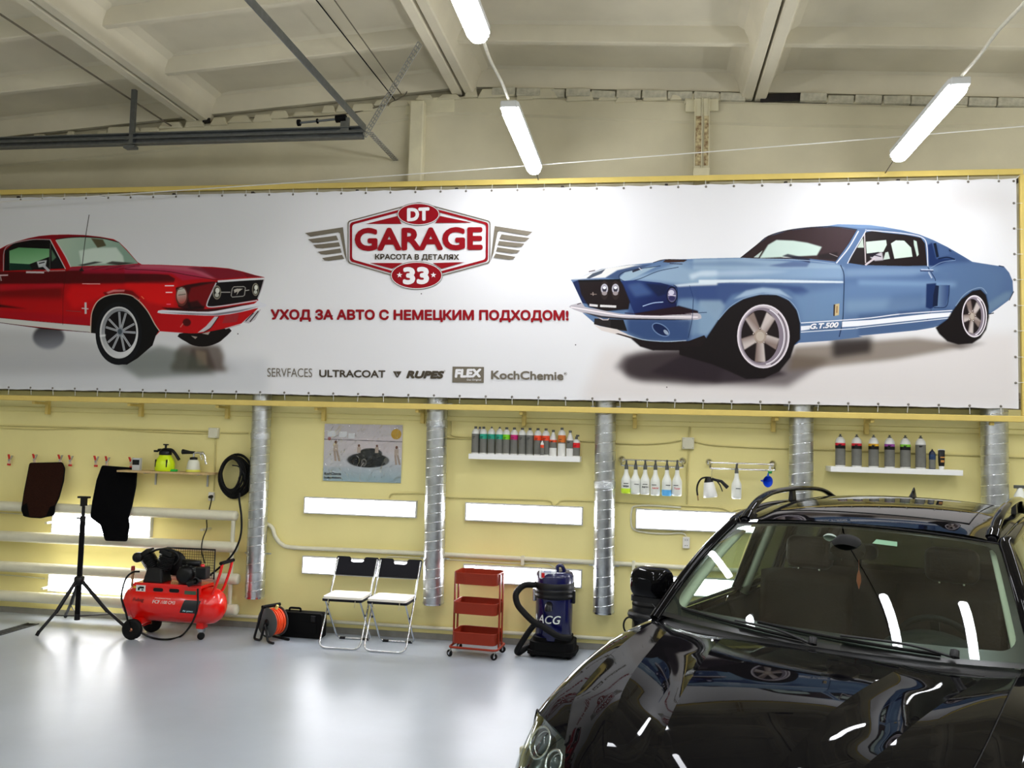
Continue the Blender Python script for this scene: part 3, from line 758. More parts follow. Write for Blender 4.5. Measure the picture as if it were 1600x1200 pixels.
paint(B2([(-80, 302), (100, 300), (262, 292), (400, 305), (640, 320), (960, 340), (1010, 372), (400, 372), (-80, 378)]), (150, 184, 212), .85, 1.6)
paint(B2([(-120, 330), (200, 318), (520, 350), (200, 352), (-100, 348)]), (104, 146, 190), .55, 2.5)
paint(B2([(0, 392), (300, 378), (620, 392), (300, 420), (0, 425)]), (196, 216, 232), .5, 3)
paint(B2([(1010, 372), (1500, 366), (1700, 372), (1500, 420), (1010, 430)]), (136, 176, 212), .6, 4)
paint(B2([(1010, 600), (1500, 585), (1700, 590), (1500, 650), (1010, 690)]), (132, 172, 204), .55, 7)
paint(B3([(240, 560), (480, 540), (480, 640), (200, 670)]), (70, 116, 166), .5, 7)
# bonnet stripes
paint(B1([(60, 290), (190, 245), (360, 190), (520, 172), (620, 176), (420, 215), (330, 272), (180, 280)]), (232, 230, 228), 1, .6)
paint(B1([(180, 278), (230, 240), (330, 205), (300, 240), (205, 280)]), (60, 76, 100), .9, .4)
paint(B1([(330, 272), (430, 215), (560, 180), (700, 165), (600, 205), (450, 250), (440, 285)]), (74, 100, 140), .9, .6)
paint(B1([(440, 270), (480, 230), (640, 195), (740, 180), (620, 240), (520, 290), (470, 300)]), (158, 190, 212), .95, .8)
line(B1([(440, 285), (440, 250), (520, 215), (760, 180)]), .9, (30, 50, 80)); line(B1([(440, 285), (500, 302), (600, 280), (740, 222), (900, 190)]), .9, (30, 50, 80))
line(B1([(60, 290), (300, 205), (500, 175), (770, 140)]), .7, (70, 80, 100))
# front fascia
paint(B1([(70, 310), (120, 290), (180, 300), (200, 480), (150, 470)]), (34, 54, 100)); 
paint(B1([(440, 300), (560, 292), (760, 312), (880, 345), (880, 505), (860, 540), (560, 560), (520, 470)]), (30, 74, 140), grad=(B1([(500, 300)])[0], B1([(800, 540)])[0], (26, 34, 90)))
paint(B1([(640, 315), (820, 330), (800, 400), (740, 420)]), (24, 40, 76), .8, 2)
line(B1([(620, 495), (700, 470), (780, 462)]), 1.4, (170, 200, 240)); paint(B1([(500, 330), (600, 310), (700, 400), (560, 420)]), (54, 112, 176), .8, 4)
set_clip(None)
paint(B1([(118, 292), (440, 284), (470, 330), (522, 460), (510, 520), (330, 535), (200, 500), (140, 400)]), (42, 26, 28), 1, .5)
paint(B1([(118, 292), (440, 284), (450, 300), (120, 306)]), (20, 16, 20))
for p in ((322, 370), (408, 370)):
    c = B1([p])[0]; ell(c[0], c[1], 6.6, 15, (60, 46, 44)); ell(c[0], c[1]-2, 5.6, 8, (190, 186, 196)); ell(c[0], c[1]-2, 3.4, 5, (70, 66, 80)); ell(c[0], c[1]-4, 2.6, 2.4, (240, 240, 250)); ell(c[0], c[1]+5, 4, 3, (170, 160, 160))
line(B1([(205, 485), (270, 492)]), 3.6, (226, 222, 222), sm=0); line(B1([(288, 492), (414, 498)]), 3.6, (226, 222, 222), sm=0)
line(B1([(212, 400), (262, 402)]), 1.3, (150, 136, 130)); line(B1([(232, 385), (234, 412)]), 1.5, (170, 156, 150))
c = B1([(848, 408)])[0]; ell(c[0], c[1], 8.5, 13.5, (24, 28, 60)); ell(c[0], c[1], 7, 11, (120, 116, 150)); ell(c[0]-1, c[1]-4, 4.5, 4, (210, 206, 225)); ell(c[0], c[1]+5, 5, 4, (66, 60, 110)); line([(c[0]-6, c[1]), (c[0]+6, c[1]+1)], 1.2, (230, 220, 235))
line(B1([(860, 330), (885, 350), (890, 430), (878, 505)]), 1.0, (20, 36, 70))
paint(B1([(245, 590), (470, 600), (500, 690), (420, 680), (240, 635)]), (56, 50, 50)); paint(B1([(370, 600), (470, 605), (495, 680), (370, 665)]), (34, 26, 26))
line(B1([(255, 570), (310, 600), (350, 600), (362, 580)]), 1.6, (210, 200, 200), sm=0)
paint(B1([(240, 640), (420, 675), (560, 740), (500, 735), (300, 685)]), (224, 216, 212)); paint(B1([(405, 708), (430, 706), (560, 742), (520, 744)]), (60, 40, 34))
bp = B1([(45, 500), (95, 478), (150, 470), (170, 500), (250, 515), (400, 545), (520, 560), (760, 568), (960, 552), (1050, 548), (1078, 575), (1050, 600), (860, 600), (500, 592), (300, 575), (150, 545)])
paint(B1([(560, 550), (860, 500), (900, 490), (1050, 530), (1060, 560), (760, 575), (560, 565)]), (50, 20, 34), 1, 1)
paint(bp, (196, 190, 196), sm=2); paint(B1([(150, 540), (300, 570), (500, 588), (860, 596), (1040, 598), (860, 604), (480, 600), (280, 584)]), (50, 40, 44), .9, .4); line(B1([(60, 502), (170, 520), (400, 560), (520, 570), (1050, 580)]), 1.6, (244, 236, 238)); line(B1([(480, 548), (700, 560), (1000, 556)]), 1.2, (70, 40, 56))
line(B1([(140, 470), (110, 480)]), 1.2, (60, 50, 50))
c = B1([(762, 678)])[0]; ell(c[0], c[1], 15.5, 8.5, (110, 150, 200), rot=.55); ell(c[0], c[1], 14, 7, (26, 50, 96), rot=.55); ell(c[0]+8, c[1]+4, 5, 2.6, (160, 176, 200), rot=.8)
line(B1([(500, 715), (620, 755), (800, 770), (960, 762)]), 1.2, (180, 200, 220)); line(B1([(1015, 440), (1005, 600), (975, 740)]), .9, (20, 50, 90)); line(B1([(1060, 545), (1120, 543)]), .9, (20, 50, 90)); line(B1([(985, 330), (1018, 440)]), .8, (20, 60, 110), .7)
# arch and front wheel
paint(B2([(20, 860), (100, 740), (180, 650), (280, 590), (400, 558), (520, 560), (610, 600), (665, 670), (690, 760), (690, 880), (650, 920), (620, 1010), (540, 1110), (430, 1160), (300, 1165), (180, 1110), (60, 1060), (-180, 990), (-180, 930), (-20, 930)]), (30, 16, 18), 1, .6)
line(B2([(100, 740), (180, 650), (280, 588), (400, 556), (520, 558), (612, 600), (668, 670), (692, 760)]), 1.0, (150, 180, 210))
paint(B2([(210, 590), (300, 530), (420, 508), (540, 520), (640, 590), (560, 560), (420, 545), (300, 572)]), (170, 200, 226), .8, 2)
def wheel(cx, cy, rx, ry, spk, dx):
    ell(cx, cy, rx, ry, (200, 190, 196)); ring(cx, cy, rx*.97, ry*.97, 1.2, (245, 240, 244)); ell(cx-dx*.3, cy, rx*.86, ry*.9, (150, 140, 150)); ring(cx-dx*.4, cy, rx*.84, ry*.88, 1.4, (240, 236, 240), a0=-70, a1=80); ring(cx-dx*.2, cy, rx*.9, ry*.93, 1.6, (90, 80, 90), a0=-50, a1=70)
    ell(cx-dx, cy, rx*.72, ry*.82, (42, 28, 28))
    for k in range(5):
        th = math.radians(72*k+spk); ux, uy = math.cos(th), math.sin(th); px_, py_ = -uy, ux
        c_ = cx-dx
        pts = [(c_+ux*rx*.15+px_*rx*.13, cy+uy*ry*.15+py_*ry*.12), (c_+ux*rx*.7+px_*rx*.2, cy+uy*ry*.8+py_*ry*.18), (c_+ux*rx*.7-px_*rx*.2, cy+uy*ry*.8-py_*ry*.18), (c_+ux*rx*.15-px_*rx*.13, cy+uy*ry*.15-py_*ry*.12)]
        paint(pts, (150, 134, 128), 1, .5, grad=(pts[0], pts[3], (206, 196, 192)))
    ell(cx-dx, cy, rx*.24, ry*.22, (176, 162, 150)); ell(cx-dx, cy, rx*.16, ry*.15, (196, 184, 172))
    for k in range(5):
        th = math.radians(72*k+36+spk); ell(cx-dx+rx*.26*math.cos(th), cy+ry*.24*math.sin(th), 1.8, 2, (120, 104, 96)); ell(cx-dx+rx*.26*math.cos(th)-.3, cy+ry*.24*math.sin(th)-.5, .8, .9, (230, 224, 220))
wheel(*B2([(425, 858)])[0], 41, 50, 90, 5)
line(B1([(640, 840), (560, 960)]), 0.1, (0, 0, 0), 0)
# windscreen and roof
paint(B2([(265, 292), (310, 255), (460, 140), (600, 98), (780, 76), (960, 74), (1095, 95), (1040, 190), (940, 320), (760, 300), (400, 300)]), (66, 50, 50), grad=(B2([(400, 200)])[0], B2([(1000, 200)])[0], (80, 60, 64)))
paint(B2([(400, 295), (460, 200), (520, 165), (640, 170), (740, 185), (845, 215), (810, 275), (620, 285)]), (206, 222, 214), 1, .5); paint(B2([(355, 290), (420, 240), (390, 292)]), (196, 206, 200))
paint(B2([(550, 290), (600, 285), (640, 295)]), (240, 240, 235)); paint(B2([(560, 280), (600, 265), (760, 300), (760, 330), (640, 300)]), (50, 46, 66), .9, .5)
paint(B2([(820, 270), (960, 250), (960, 310), (820, 300)]), (44, 34, 36), .8, 2); line(B2([(900, 262), (960, 285)]), .9, (170, 160, 160))
line(B2([(262, 294), (380, 200), (460, 138), (600, 96), (780, 74), (960, 72), (1100, 92)]), 1.4, (40, 30, 36)); line(B2([(1110, 100), (1040, 220), (950, 332)]), 1.8, (220, 224, 230)); line(B2([(1092, 98), (1030, 200), (940, 322)]), 1.0, (60, 50, 60))
line(B2([(280, 298), (700, 310), (940, 335)]), 1.2, (150, 180, 210)); paint(B2([(460, 350), (640, 318), (760, 325), (740, 358), (560, 360)]), (60, 96, 160), .7, 1.5)
paint(B2([(890, 62), (960, 52), (1200, 56)])+B3([(180, 72), (330, 100), (300, 90), (60, 80)])+B2([(1130, 82)]), (112, 160, 208), .9, .8)
# side windows
paint(B2([(1035, 330), (1060, 280), (1160, 110), (1210, 100)])+B3([(180, 112), (340, 128), (450, 150), (480, 190), (495, 350), (300, 352), (30, 345)]), (44, 30, 32))
paint(B2([(1100, 220), (1140, 150), (1148, 220)])+[], (196, 206, 196)); 
paint(B3([(55, 178), (200, 165), (205, 200), (180, 250), (60, 262)]), (206, 218, 208)); paint(B3([(235, 190), (270, 168), (330, 170), (380, 220), (390, 285), (260, 300)]), (206, 218, 208)); paint(B3([(195, 255), (215, 250), (228, 300), (180, 308)]), (196, 206, 198)); paint(B3([(398, 165), (420, 175), (435, 270), (422, 285), (400, 200)]), (196, 210, 200))
line(B2([(1152, 115), (1160, 330)]), 1.8, (200, 190, 190)); line(B2([(1030, 335), (1060, 275), (1160, 105)])+B3([(60, 96), (180, 104), (340, 120), (455, 145), (492, 200), (500, 355)]), 1.5, (216, 216, 220)); line(B3([(20, 348), (300, 354), (500, 356)]), 1.2, (90, 120, 160))
paint(B3([(85, 290), (170, 250), (180, 310), (120, 315)]), (196, 190, 196), 1, .5); line(B3([(120, 295), (50, 345)]), 3, (206, 196, 200)); line(B3([(100, 270), (165, 285)]), 1.4, (40, 30, 50)); paint(B3([(60, 265), (150, 250), (100, 290)]), (36, 26, 44))
# doors, handle, scoops
line(B2([(980, 345), (1005, 420), (1002, 600), (995, 750), (970, 862)]), 1.3, (24, 50, 84)); line(B3([(500, 360), (550, 440), (555, 460)]), 1, (24, 50, 84)); line(B3([(525, 665), (495, 745)]), .8, (40, 60, 100))
line(B3([(445, 385), (540, 388)]), 3, (70, 90, 130)); line(B3([(450, 378), (540, 380)]), 1.2, (214, 226, 240)); line(B3([(505, 395), (530, 440)]), 2.4, (170, 186, 210))
paint(B3([(500, 200), (530, 185), (560, 300), (690, 300), (640, 320), (560, 350), (510, 350)]), (28, 60, 112), 1, .8); paint(B3([(540, 190), (560, 186), (580, 285), (562, 292)]), (16, 30, 56)); line(B3([(575, 300), (640, 290), (695, 305)]), 2.2, (20, 40, 76)); paint(B3([(575, 200), (640, 225), (660, 270), (585, 285)]), (66, 112, 164), .9, 1)
line(B3([(515, 370), (600, 325), (700, 310)]), .9, (140, 176, 210), .8); paint(B3([(650, 230), (675, 250), (655, 245)]), (20, 30, 50))
paint(B3([(490, 480), (560, 475), (560, 640), (520, 662), (485, 650)]), (26, 60, 112), 1, .8); paint(B3([(560, 488), (655, 490), (650, 560), (630, 640), (545, 645), (545, 560)]), (104, 146, 186), grad=(B3([(560, 560)])[0], B3([(640, 560)])[0], (52, 92, 146))); paint(B3([(555, 490), (580, 495), (570, 640), (535, 645), (540, 560)]), (22, 40, 74)); line(B3([(655, 490), (650, 570), (630, 645), (545, 652)]), 1.2, (24, 50, 90))
paint(B2([(935, 628), (972, 622), (968, 705), (932, 712)]), (206, 190, 150)); paint(B2([(930, 630), (942, 628), (938, 712), (928, 712)]), (70, 50, 40)); line(B2([(955, 640), (953, 690)]), 1.5, (150, 110, 70), sm=0)
# sill stripes
for w_, y_ in ((1.3, 0), ):
    line(B2([(695, 762), (992, 742), (1200, 725)])+B3([(300, 698), (520, 682), (678, 672)]), 1.5, (236, 236, 240), sm=3)
paint(B2([(695, 785), (762, 780), (758, 808), (695, 818)]), (236, 236, 240)); paint(B2([(992, 752), (1200, 740)])+B3([(0, 750), (520, 694), (670, 685), (660, 716), (520, 730), (0, 785)])+B2([(1110, 785), (990, 792)]), (236, 236, 240))
line(B2([(695, 828), (992, 808), (1108, 800)])+B3([(0, 797), (500, 744), (660, 726)]), 1.3, (226, 230, 236), sm=3)
paint(B3([(300, 700), (520, 668), (500, 672), (280, 680)]), (60, 96, 150), .6, 1.5)
# rear wheel and tyre
paint(B3([(555, 795), (640, 735), (680, 670), (740, 590), (820, 530), (880, 520), (920, 560), (938, 640), (940, 720), (920, 810), (880, 870), (820, 910), (720, 918), (640, 895), (580, 840)]), (30, 18, 18), 1, .6)
wheel(*B3([(835, 714)])[0], 19.5, 33, 100, 3.5)
line(B3([(700, 640), (760, 560), (830, 518), (890, 510), (925, 550)]), .9, (150, 180, 205)); line(B3([(1010, 350), (1048, 358)]), 1.4, (24, 46, 76)); line(B3([(1118, 535), (1085, 600)]), 1.2, (30, 30, 40)); line(B3([(940, 698), (975, 690)]), 1.4, (30, 40, 60))
# bonnet scoop, wiper pins
paint(B1([(775, 150), (800, 132), (965, 136), (940, 150), (820, 155)]), (84, 60, 50), 1, .3); line(B1([(700, 156), (790, 132), (965, 134)]), 1.0, (30, 30, 40)); line(B1([(830, 162), (930, 166)]), 1.2, (60, 60, 80)); line(B1([(540, 225), (610, 200)]), 3, (60, 60, 76)); line(B1([(590, 195), (615, 215)]), 1.4, (200, 200, 210)); line(B1([(200, 226), (250, 215)]), 1.6, (120, 110, 116))
# dead insects on the sheet
for p in ((97, 796), (15, 1020), (808, 1126), (1142, 840)): ell(*B1([p])[0], .9, .9, (40, 34, 34))
ell(520, 494, 1, 1, (40, 40, 40)); ell(659, 459.5, .9, .9, (50, 50, 50)); ell(373, 522, .9, .9, (50, 50, 50))
IMG = .80*np.power(np.clip(IMG, 0, 1)/.82, 1.28)   # contrast of the print
_l = (IMG@np.array([.25, .6, .15], np.float32))[..., None]; _k = np.clip((IMG[..., 2:]-IMG[..., :1])*4, 0, 1)*.38   # the blues of the print are greyish
IMG = IMG*(1-_k)+_l*_k
img = bpy.data.images.new('banner_print', IW, IH, float_buffer=False)
def tos(c): return np.where(c <= .0031308, 12.92*c, 1.055*np.power(np.maximum(c, 1e-6), 1/2.4)-.055)
buf = np.ones((IH, IW, 4), np.float32); buf[..., :3] = tos(np.clip(IMG, 0, 1))[::-1]
img.pixels.foreach_set(buf.ravel()); img.update(); img.pack()
def img_mat(name, im, rough=.5, bump=0):
    m = mat(name, (1, 1, 1), rough=rough, bump=bump, bscale=3, spec=.15)
    nt = m.node_tree; n = nt.nodes.new('ShaderNodeTexImage'); n.image = im; n.extension = 'EXTEND'
    nt.links.new(n.outputs['Color'], nt.nodes['Principled BSDF'].inputs['Base Color'])
    return m
m_print = img_mat('banner_print', img, .45, .02)
def uv_quad(o, x0, x1, z0, z1):
    uv = o.data.uv_layers.new(name='UVMap')
    for l in o.data.loops:
        v = o.data.vertices[l.vertex_index].co
        uv.data[l.index].uv = ((v.x-x0)/(x1-x0), (v.z-z0)/(z1-z0))
bn = thing('advertising_banner', 'wide white printed banner with a red and a blue car and garage lettering', 'banner', ((SL+SR)/2, BY-.02, SB))
mb = MB(); nx, nz = 96, 10; cx = (SL+SR)/2
rr = random.Random(5)
P = []
for j in range(nz+1):
    row = []
    for i in range(nx+1):
        u, v = i/nx, j/nz
        e = (abs(2*v-1))**6
        sc = .006*math.sin(i*2*PI*.5)**2*e
        row.append((SL-cx+(SR-SL)*u, .004*math.sin(u*61)*math.sin(v*3)*e, (ST-SB)*v-(.010*e*(.5-.5*math.cos(u*2*PI*46)) if v > .5 else -.006*e*(.5-.5*math.cos(u*2*PI*46)))))
    P.append(row)
mb.grid(P)
sheet = obj('printed_sheet', mb, m_print, bn)
uv_quad(sheet, SL-cx, SR-cx, 0, ST-SB)
# lettering and emblem: flat print on the sheet
LY = BY-.0275
m_ink = mat('ink_red', rgb(146, 10, 24), rough=.5, spec=.15); m_ink2 = mat('ink_taupe', rgb(116, 108, 94), rough=.5, spec=.15); m_inkw = mat('ink_white', rgb(236, 234, 236), rough=.45); m_inkd = mat('ink_dark_taupe', rgb(74, 66, 54), rough=.5, spec=.15)
LG = K(3.0769, 400, 290)
def flat(name, polys, m, dy=0.0, parent=bn):
    mb = MB()
    for pts in polys:
        vs = [tuple(PX(a, b, LY-dy)) for a, b in pts]; mb.add(vs, [tuple(range(len(vs)))[::-1]])
    return obj(name, mb, m, parent, world=True)
def rpoly(pts, r=3, n=4):
    out = []; N = len(pts)
    for i in range(N):
        a, b, c = Vector(pts[i-1]), Vector(pts[i]), Vector(pts[(i+1) % N])
        u = (a-b).normalized(); w = (c-b).normalized()
        p, q = b+u*r, b+w*r
        for k in range(n+1):
            t = k/n; v = p*(1-t)**2+b*2*t*(1-t)+q*t*t; out.append((v.x, v.y))
    return out
def ringp(pts, pts2):
    n = len(pts); return [[pts[i], pts[(i+1) % n], pts2[(i+1) % n], pts2[i]] for i in range(n)]
def hexa(g):
    l, r, t, b = 440+g, 1128-g, 170+g*.8, 372-g*.8
    return rpoly(LG([(l, t), (783, 78+g*1.15), (r, t), (r-2, b), (770, 468-g*1.15), (l, b)]), 5)
flat('emblem_outline', ringp(hexa(0), hexa(5)), m_ink2, .0005)
flat('emblem_border', ringp(hexa(11), hexa(22)), m_ink, .0005)
for W3 in ([(528, 184), (680, 146), (700, 184)], [(1040, 178), (885, 146), (862, 180)], [(548, 372), (705, 372), (655, 400)], [(1003, 368), (850, 372), (893, 400)]): flat('emblem_wedge', [LG(W3)], m_ink, .0005)
wing = []
for s in (0, 1):
    f = (lambda L: LG([(1566-x+ (0), y-6) for x, y in L])) if s else LG
    wing += [f([(236, 228), (418, 200), (438, 368), (424, 330), (404, 230), (396, 224), (262, 246)]), f([(250, 258), (386, 240), (396, 262), (300, 275), (272, 275)]), f([(275, 285), (398, 272), (405, 292), (320, 302), (290, 300)]), f([(296, 318), (406, 302), (412, 322), (336, 332), (312, 330)]), f([(318, 348), (414, 333), (424, 352), (350, 362), (330, 360)])]
for W3 in wing: flat('wing_feather', [W3], m_ink2, .0005)
def ellp(c, rx, ry, n=40): return [(c[0]+rx*math.cos(2*PI*k/n), c[1]+ry*math.sin(2*PI*k/n)) for k in range(n)]
for nm, c, rx, ry in (('emblem_top_oval', LG([(781, 137)])[0], 33.5, 18), ('emblem_bottom_oval', LG([(772, 432)])[0], 41, 22)):
    flat(nm+'_rim', [ellp(c, rx, ry)], m_ink2, .0006); flat(nm+'_gap', [ellp(c, rx-1, ry-1)], m_inkw, .0012); flat(nm, [ellp(c, rx-2, ry-2)], m_ink, .0018)
def star(c, r):
    return [(c[0]+r*(1 if k % 2 == 0 else .42)*math.cos(-PI/2+k*PI/5), c[1]+r*(1 if k % 2 == 0 else .42)*math.sin(-PI/2+k*PI/5)) for k in range(10)]
flat('emblem_star', [star(LG([(690, 430)])[0], 4.6)], m_inkw, .0026); flat('emblem_star', [star(LG([(853, 430)])[0], 4.6)], m_inkw, .0026)
def tx(nm, s, box, m, off=0, shear=0, dy=0, K_=LG, sp=1.0):
    x0, y0, x1, y1, h = box; a, b = K_([(x0, y0), (x1, y1)])
    return text_px(nm, s, a[0], a[1], b[0], b[1], h/3.0769, LY-dy, m, bn, off=off, shear=shear, space=sp)
tx('emblem_lettering', 'DT', (726, 172, 834, 168, 64), m_inkw, .07, 0, .0026)
tx('emblem_lettering', '33', (706, 476, 832, 474, 84), m_inkw, .07, 0, .0026)
tx('garage_lettering', 'GARAGE', (474, 315, 1090, 310, 112), m_ink, .055, 0, .0008)
tx('motto_lettering', 'КРАСОТА В ДЕТАЛЯХ', (572, 360, 976, 362, 32), m_inkd, .04, 0, .0008)
tx('slogan_lettering', 'УХОД ЗА АВТО С НЕМЕЦКИМ ПОДХОДОМ!', (70, 654, 1503, 658, 60), m_ink, .05, 0, .0008)
tx('brand_lettering', 'SERVFACES', (54, 919, 270, 921, 42), m_ink2, 0, 0, .0008)
tx('brand_lettering', 'ULTRACOAT', (304, 921, 622, 924, 36), m_inkd, .04, 0, .0008)
tx('brand_lettering', 'RUPES', (722, 927, 905, 929, 38), m_inkd, .09, .25, .0008)
tx('brand_lettering', 'KochChemie', (1130, 931, 1478, 936, 42), m_ink2, .045, 0, .0008)
tx('brand_lettering', '®', (1480, 912, 1496, 912, 15), m_ink2, 0, 0, .0008)
tx('brand_lettering', '®', (902, 896, 911, 896, 9), m_ink2, 0, 0, .0008)
flat('brand_mark', [LG([(658, 893), (672, 893), (680, 922), (676, 922)]), LG([(700, 893), (686, 893), (678, 922), (682, 922)]), LG([(672, 893), (690, 893), (680, 908)])], m_inkd, .0005)
flat('brand_plate', [LG([(945, 870), (1096, 872), (1095, 948), (944, 946)])], m_ink2, .0005)
tx('brand_lettering', 'FLEX', (955, 924, 1084, 922, 42), m_inkw, .08, .1, .0012); tx('brand_lettering', 'Das Original', (1014, 940, 1082, 940, 11), m_inkw, .01, 0, .0012)
text_px('car_lettering', 'G.T.500', 1265.5, 514.5, 1310.5, 511.5, 8.5, LY-.0008, m_inkw, bn, off=.06, shear=.25)
# grommets and ties along the edges
m_grom = mat('grommet', rgb(120, 112, 100), rough=.35, metal=.8); m_tie = mat('white_tie', rgb(225, 225, 220), rough=.5)
gro = MB().lathe([(.004, 0), (.009, 0), (.011, .003), (.009, .005), (.004, .005)], 10, M=RX(PI/2), caps=False)
tie = MB().tube([(0, 0, 0), (0, 0, .075)], .0028, 5)
g0 = obj('grommet', gro, m_grom, bn); t0 = obj('tie', tie, m_tie, bn)
first = True; ox, oz = (SL+SR)/2, SB
x = SL+.03; k = 0
def put(o0, x, z, rot=0, y=-.004):
    global first
    b = o0.copy(); COL.objects.link(b); b.location = (x-ox, y, z-oz); b.rotation_euler = (0, rot, 0); return b
rr = random.Random(11)
while x < SR:
    put(g0, x, ST-.028); put(t0, x, ST-.028, rr.uniform(-.1, .1), -.001)
    put(g0, x, SB+.022); put(t0, x, SB+.022, PI+rr.uniform(-.12, .12), -.001)
    x += .262
for k in range(1, 9):
    z = SB+k*(ST-SB)/9; put(g0, SR-.025, z); put(t0, SR-.025, z, PI/2+rr.uniform(-.1, .1), -.001)
g0.location = (SR-.025-ox, -.004, ST-.03-oz); t0.location = (SR-.025-ox, -.001, ST-.03-oz); t0.rotation_euler = (0, .78, 0)
# ================================================================== BLACK SUV
CX, CYy, CYAW = .13, -5.95, math.radians(-25.1)
m_paint = mat('black_car_paint', (.0025, .0024, .003), rough=.03, spec=.10)
m_trim = mat('black_trim', (.005, .005, .006), rough=.45, spec=.25)
m_rub = mat('black_rubber', (.004, .004, .004), rough=.65, spec=.2)
m_glass = glass('tinted_glass', (.74, .84, .76))
m_glassr = glass('dark_rear_glass', (.02, .025, .02))
m_glassd = glass('privacy_glass', (.10, .12, .11))
m_lens = glass('lamp_lens', (.78, .84, .82))
m_chrome = mat('chrome', (.8, .8, .8), rough=.12, metal=1)
m_alloy = mat('alloy', (.5, .5, .52), rough=.3, metal=1)
m_head = mat('headlamp_bowl', rgb(92, 100, 98), rough=.25, metal=.55)
m_leather = mat('brown_leather', rgb(36, 19, 12), rough=.5, spec=.2, var=.25, vscale=9, bump=.2, bscale=80)
m_dash = mat('dashboard_grey', rgb(26, 30, 28), rough=.6, var=.15, spec=.2)
m_pillar = mat('grey_headlining', rgb(196, 200, 184), rough=.8)
car = thing('black_suv', 'glossy black estate car with roof rails filling the lower right of the garage', 'car', (CX, CYy, 0), CYAW)
def hc(y): return hermite([0, .04, .10, .22, .45, .75, 1.0, 1.25, 1.5], [.84, .905, .955, 1.02, 1.095, 1.145, 1.164, 1.174, 1.180], y)
def hside(y): return hermite([0, .06, .16, .35, .6, .95, 1.2, 1.5], [.80, .875, .935, 1.01, 1.075, 1.140, 1.170, 1.185], y)
def xs_(y): return hermite([0, .15, .30, .55, .9, 1.3, 1.75], [.50, .575, .63, .70, .745, .775, .80], y)
def c1(y): return hermite([0, .45, .9, 1.25, 1.6], [.155, .235, .31, .375, .40], y)
def c2(y): return hermite([0, .3, .6, .9, 1.3, 1.6], [.33, .42, .50, .57, .67, .71], y)
def side_z(y):
    k = min(1, max(0, (y-.35)/.9)); k = k*k*(3-2*k)
    return .8*hside(y)+.2*hc(y)-.052-.006*min(1, y)+.040*k
def hoodrow(y):
    """half section from the centre line to the seam"""
    z0 = hc(y); a, b, s = c1(y), c2(y), xs_(y); pts = []
    w = min(1, max(0, (y-.05)/.5))*max(0., min(1, (1.42-y)/.35))
    for i in range(9):
        t = i/8; pts.append((a*t, z0-.012*t*t))
    for i in range(1, 11):
        t = i/10; zz = z0-.012-.014*t-.026*w*math.sin(PI*t)**.8*(1-.25*t); pts.append((a+(b-a)*t, zz))
    for i in range(1, 8):
        t = i/7; zz = z0-.026+(side_z(y)-z0+.026)*t**1.5; pts.append((b+(s-b)*t, zz))
    return pts
yr = lambda x: 1.345+.17*(x/.75)**2
ys_h = [0, .015, .035, .06, .09, .13]+[.13+1.16*i/34 for i in range(1, 35)]
rows = []
for y in ys_h+[9]:
    last = y == 9
    yy = 1.29 if last else y
    row = hoodrow(yy)
    out = []
    for k, (x, z) in enumerate(row):
        yk = yr(x) if last else y*(1+(yr(x)/1.345-1)*(y/1.29)**2)
        # nose plan curve
        yk += .17*(x/.6)**2*(1-min(1, y/.5))
        if not last: z = z
        z2 = z+(hc(yk)-hc(yy))*.9 if yk > yy else z
        out.append((x, yk, z2-(.012 if last else 0)))
    rows.append([(-x, y_, z_) for x, y_, z_ in out[:0:-1]]+out)
mb = MB().grid(rows)
hood = obj('bonnet', mb, m_paint, car)
ncol = len(rows[0])
def sharp_cols(o, rows_n, cols, ncol):
    me = o.data
    s = set(cols)
    at = me.attributes.new('sharp_edge', 'BOOLEAN', 'EDGE')
    for e in me.edges:
        a, b = e.vertices
        if abs(a-b) == ncol and (a % ncol) in s: at.data[e.index].value = True
mid = (ncol-1)//2
sharp_cols(hood, len(rows), [mid-8, mid+8, mid-18, mid+18], ncol)
obj('bonnet_lip', MB().tube([(p[0], p[1]-.004, p[2]-.004) for p in rows[0]], .007, 6), m_paint, car)
ED = [rows[i][-1] for i in range(len(rows)-1)]
EY = [p[1] for p in ED]; EX = [p[0] for p in ED]; EZ = [p[2] for p in ED]
def edge(y):
    return float(np.interp(y, EY+[1.8, 5], EX+[.80, .80])), float(np.interp(y, EY+[1.8, 5], EZ+[side_z(1.45), side_z(1.45)-.02]))
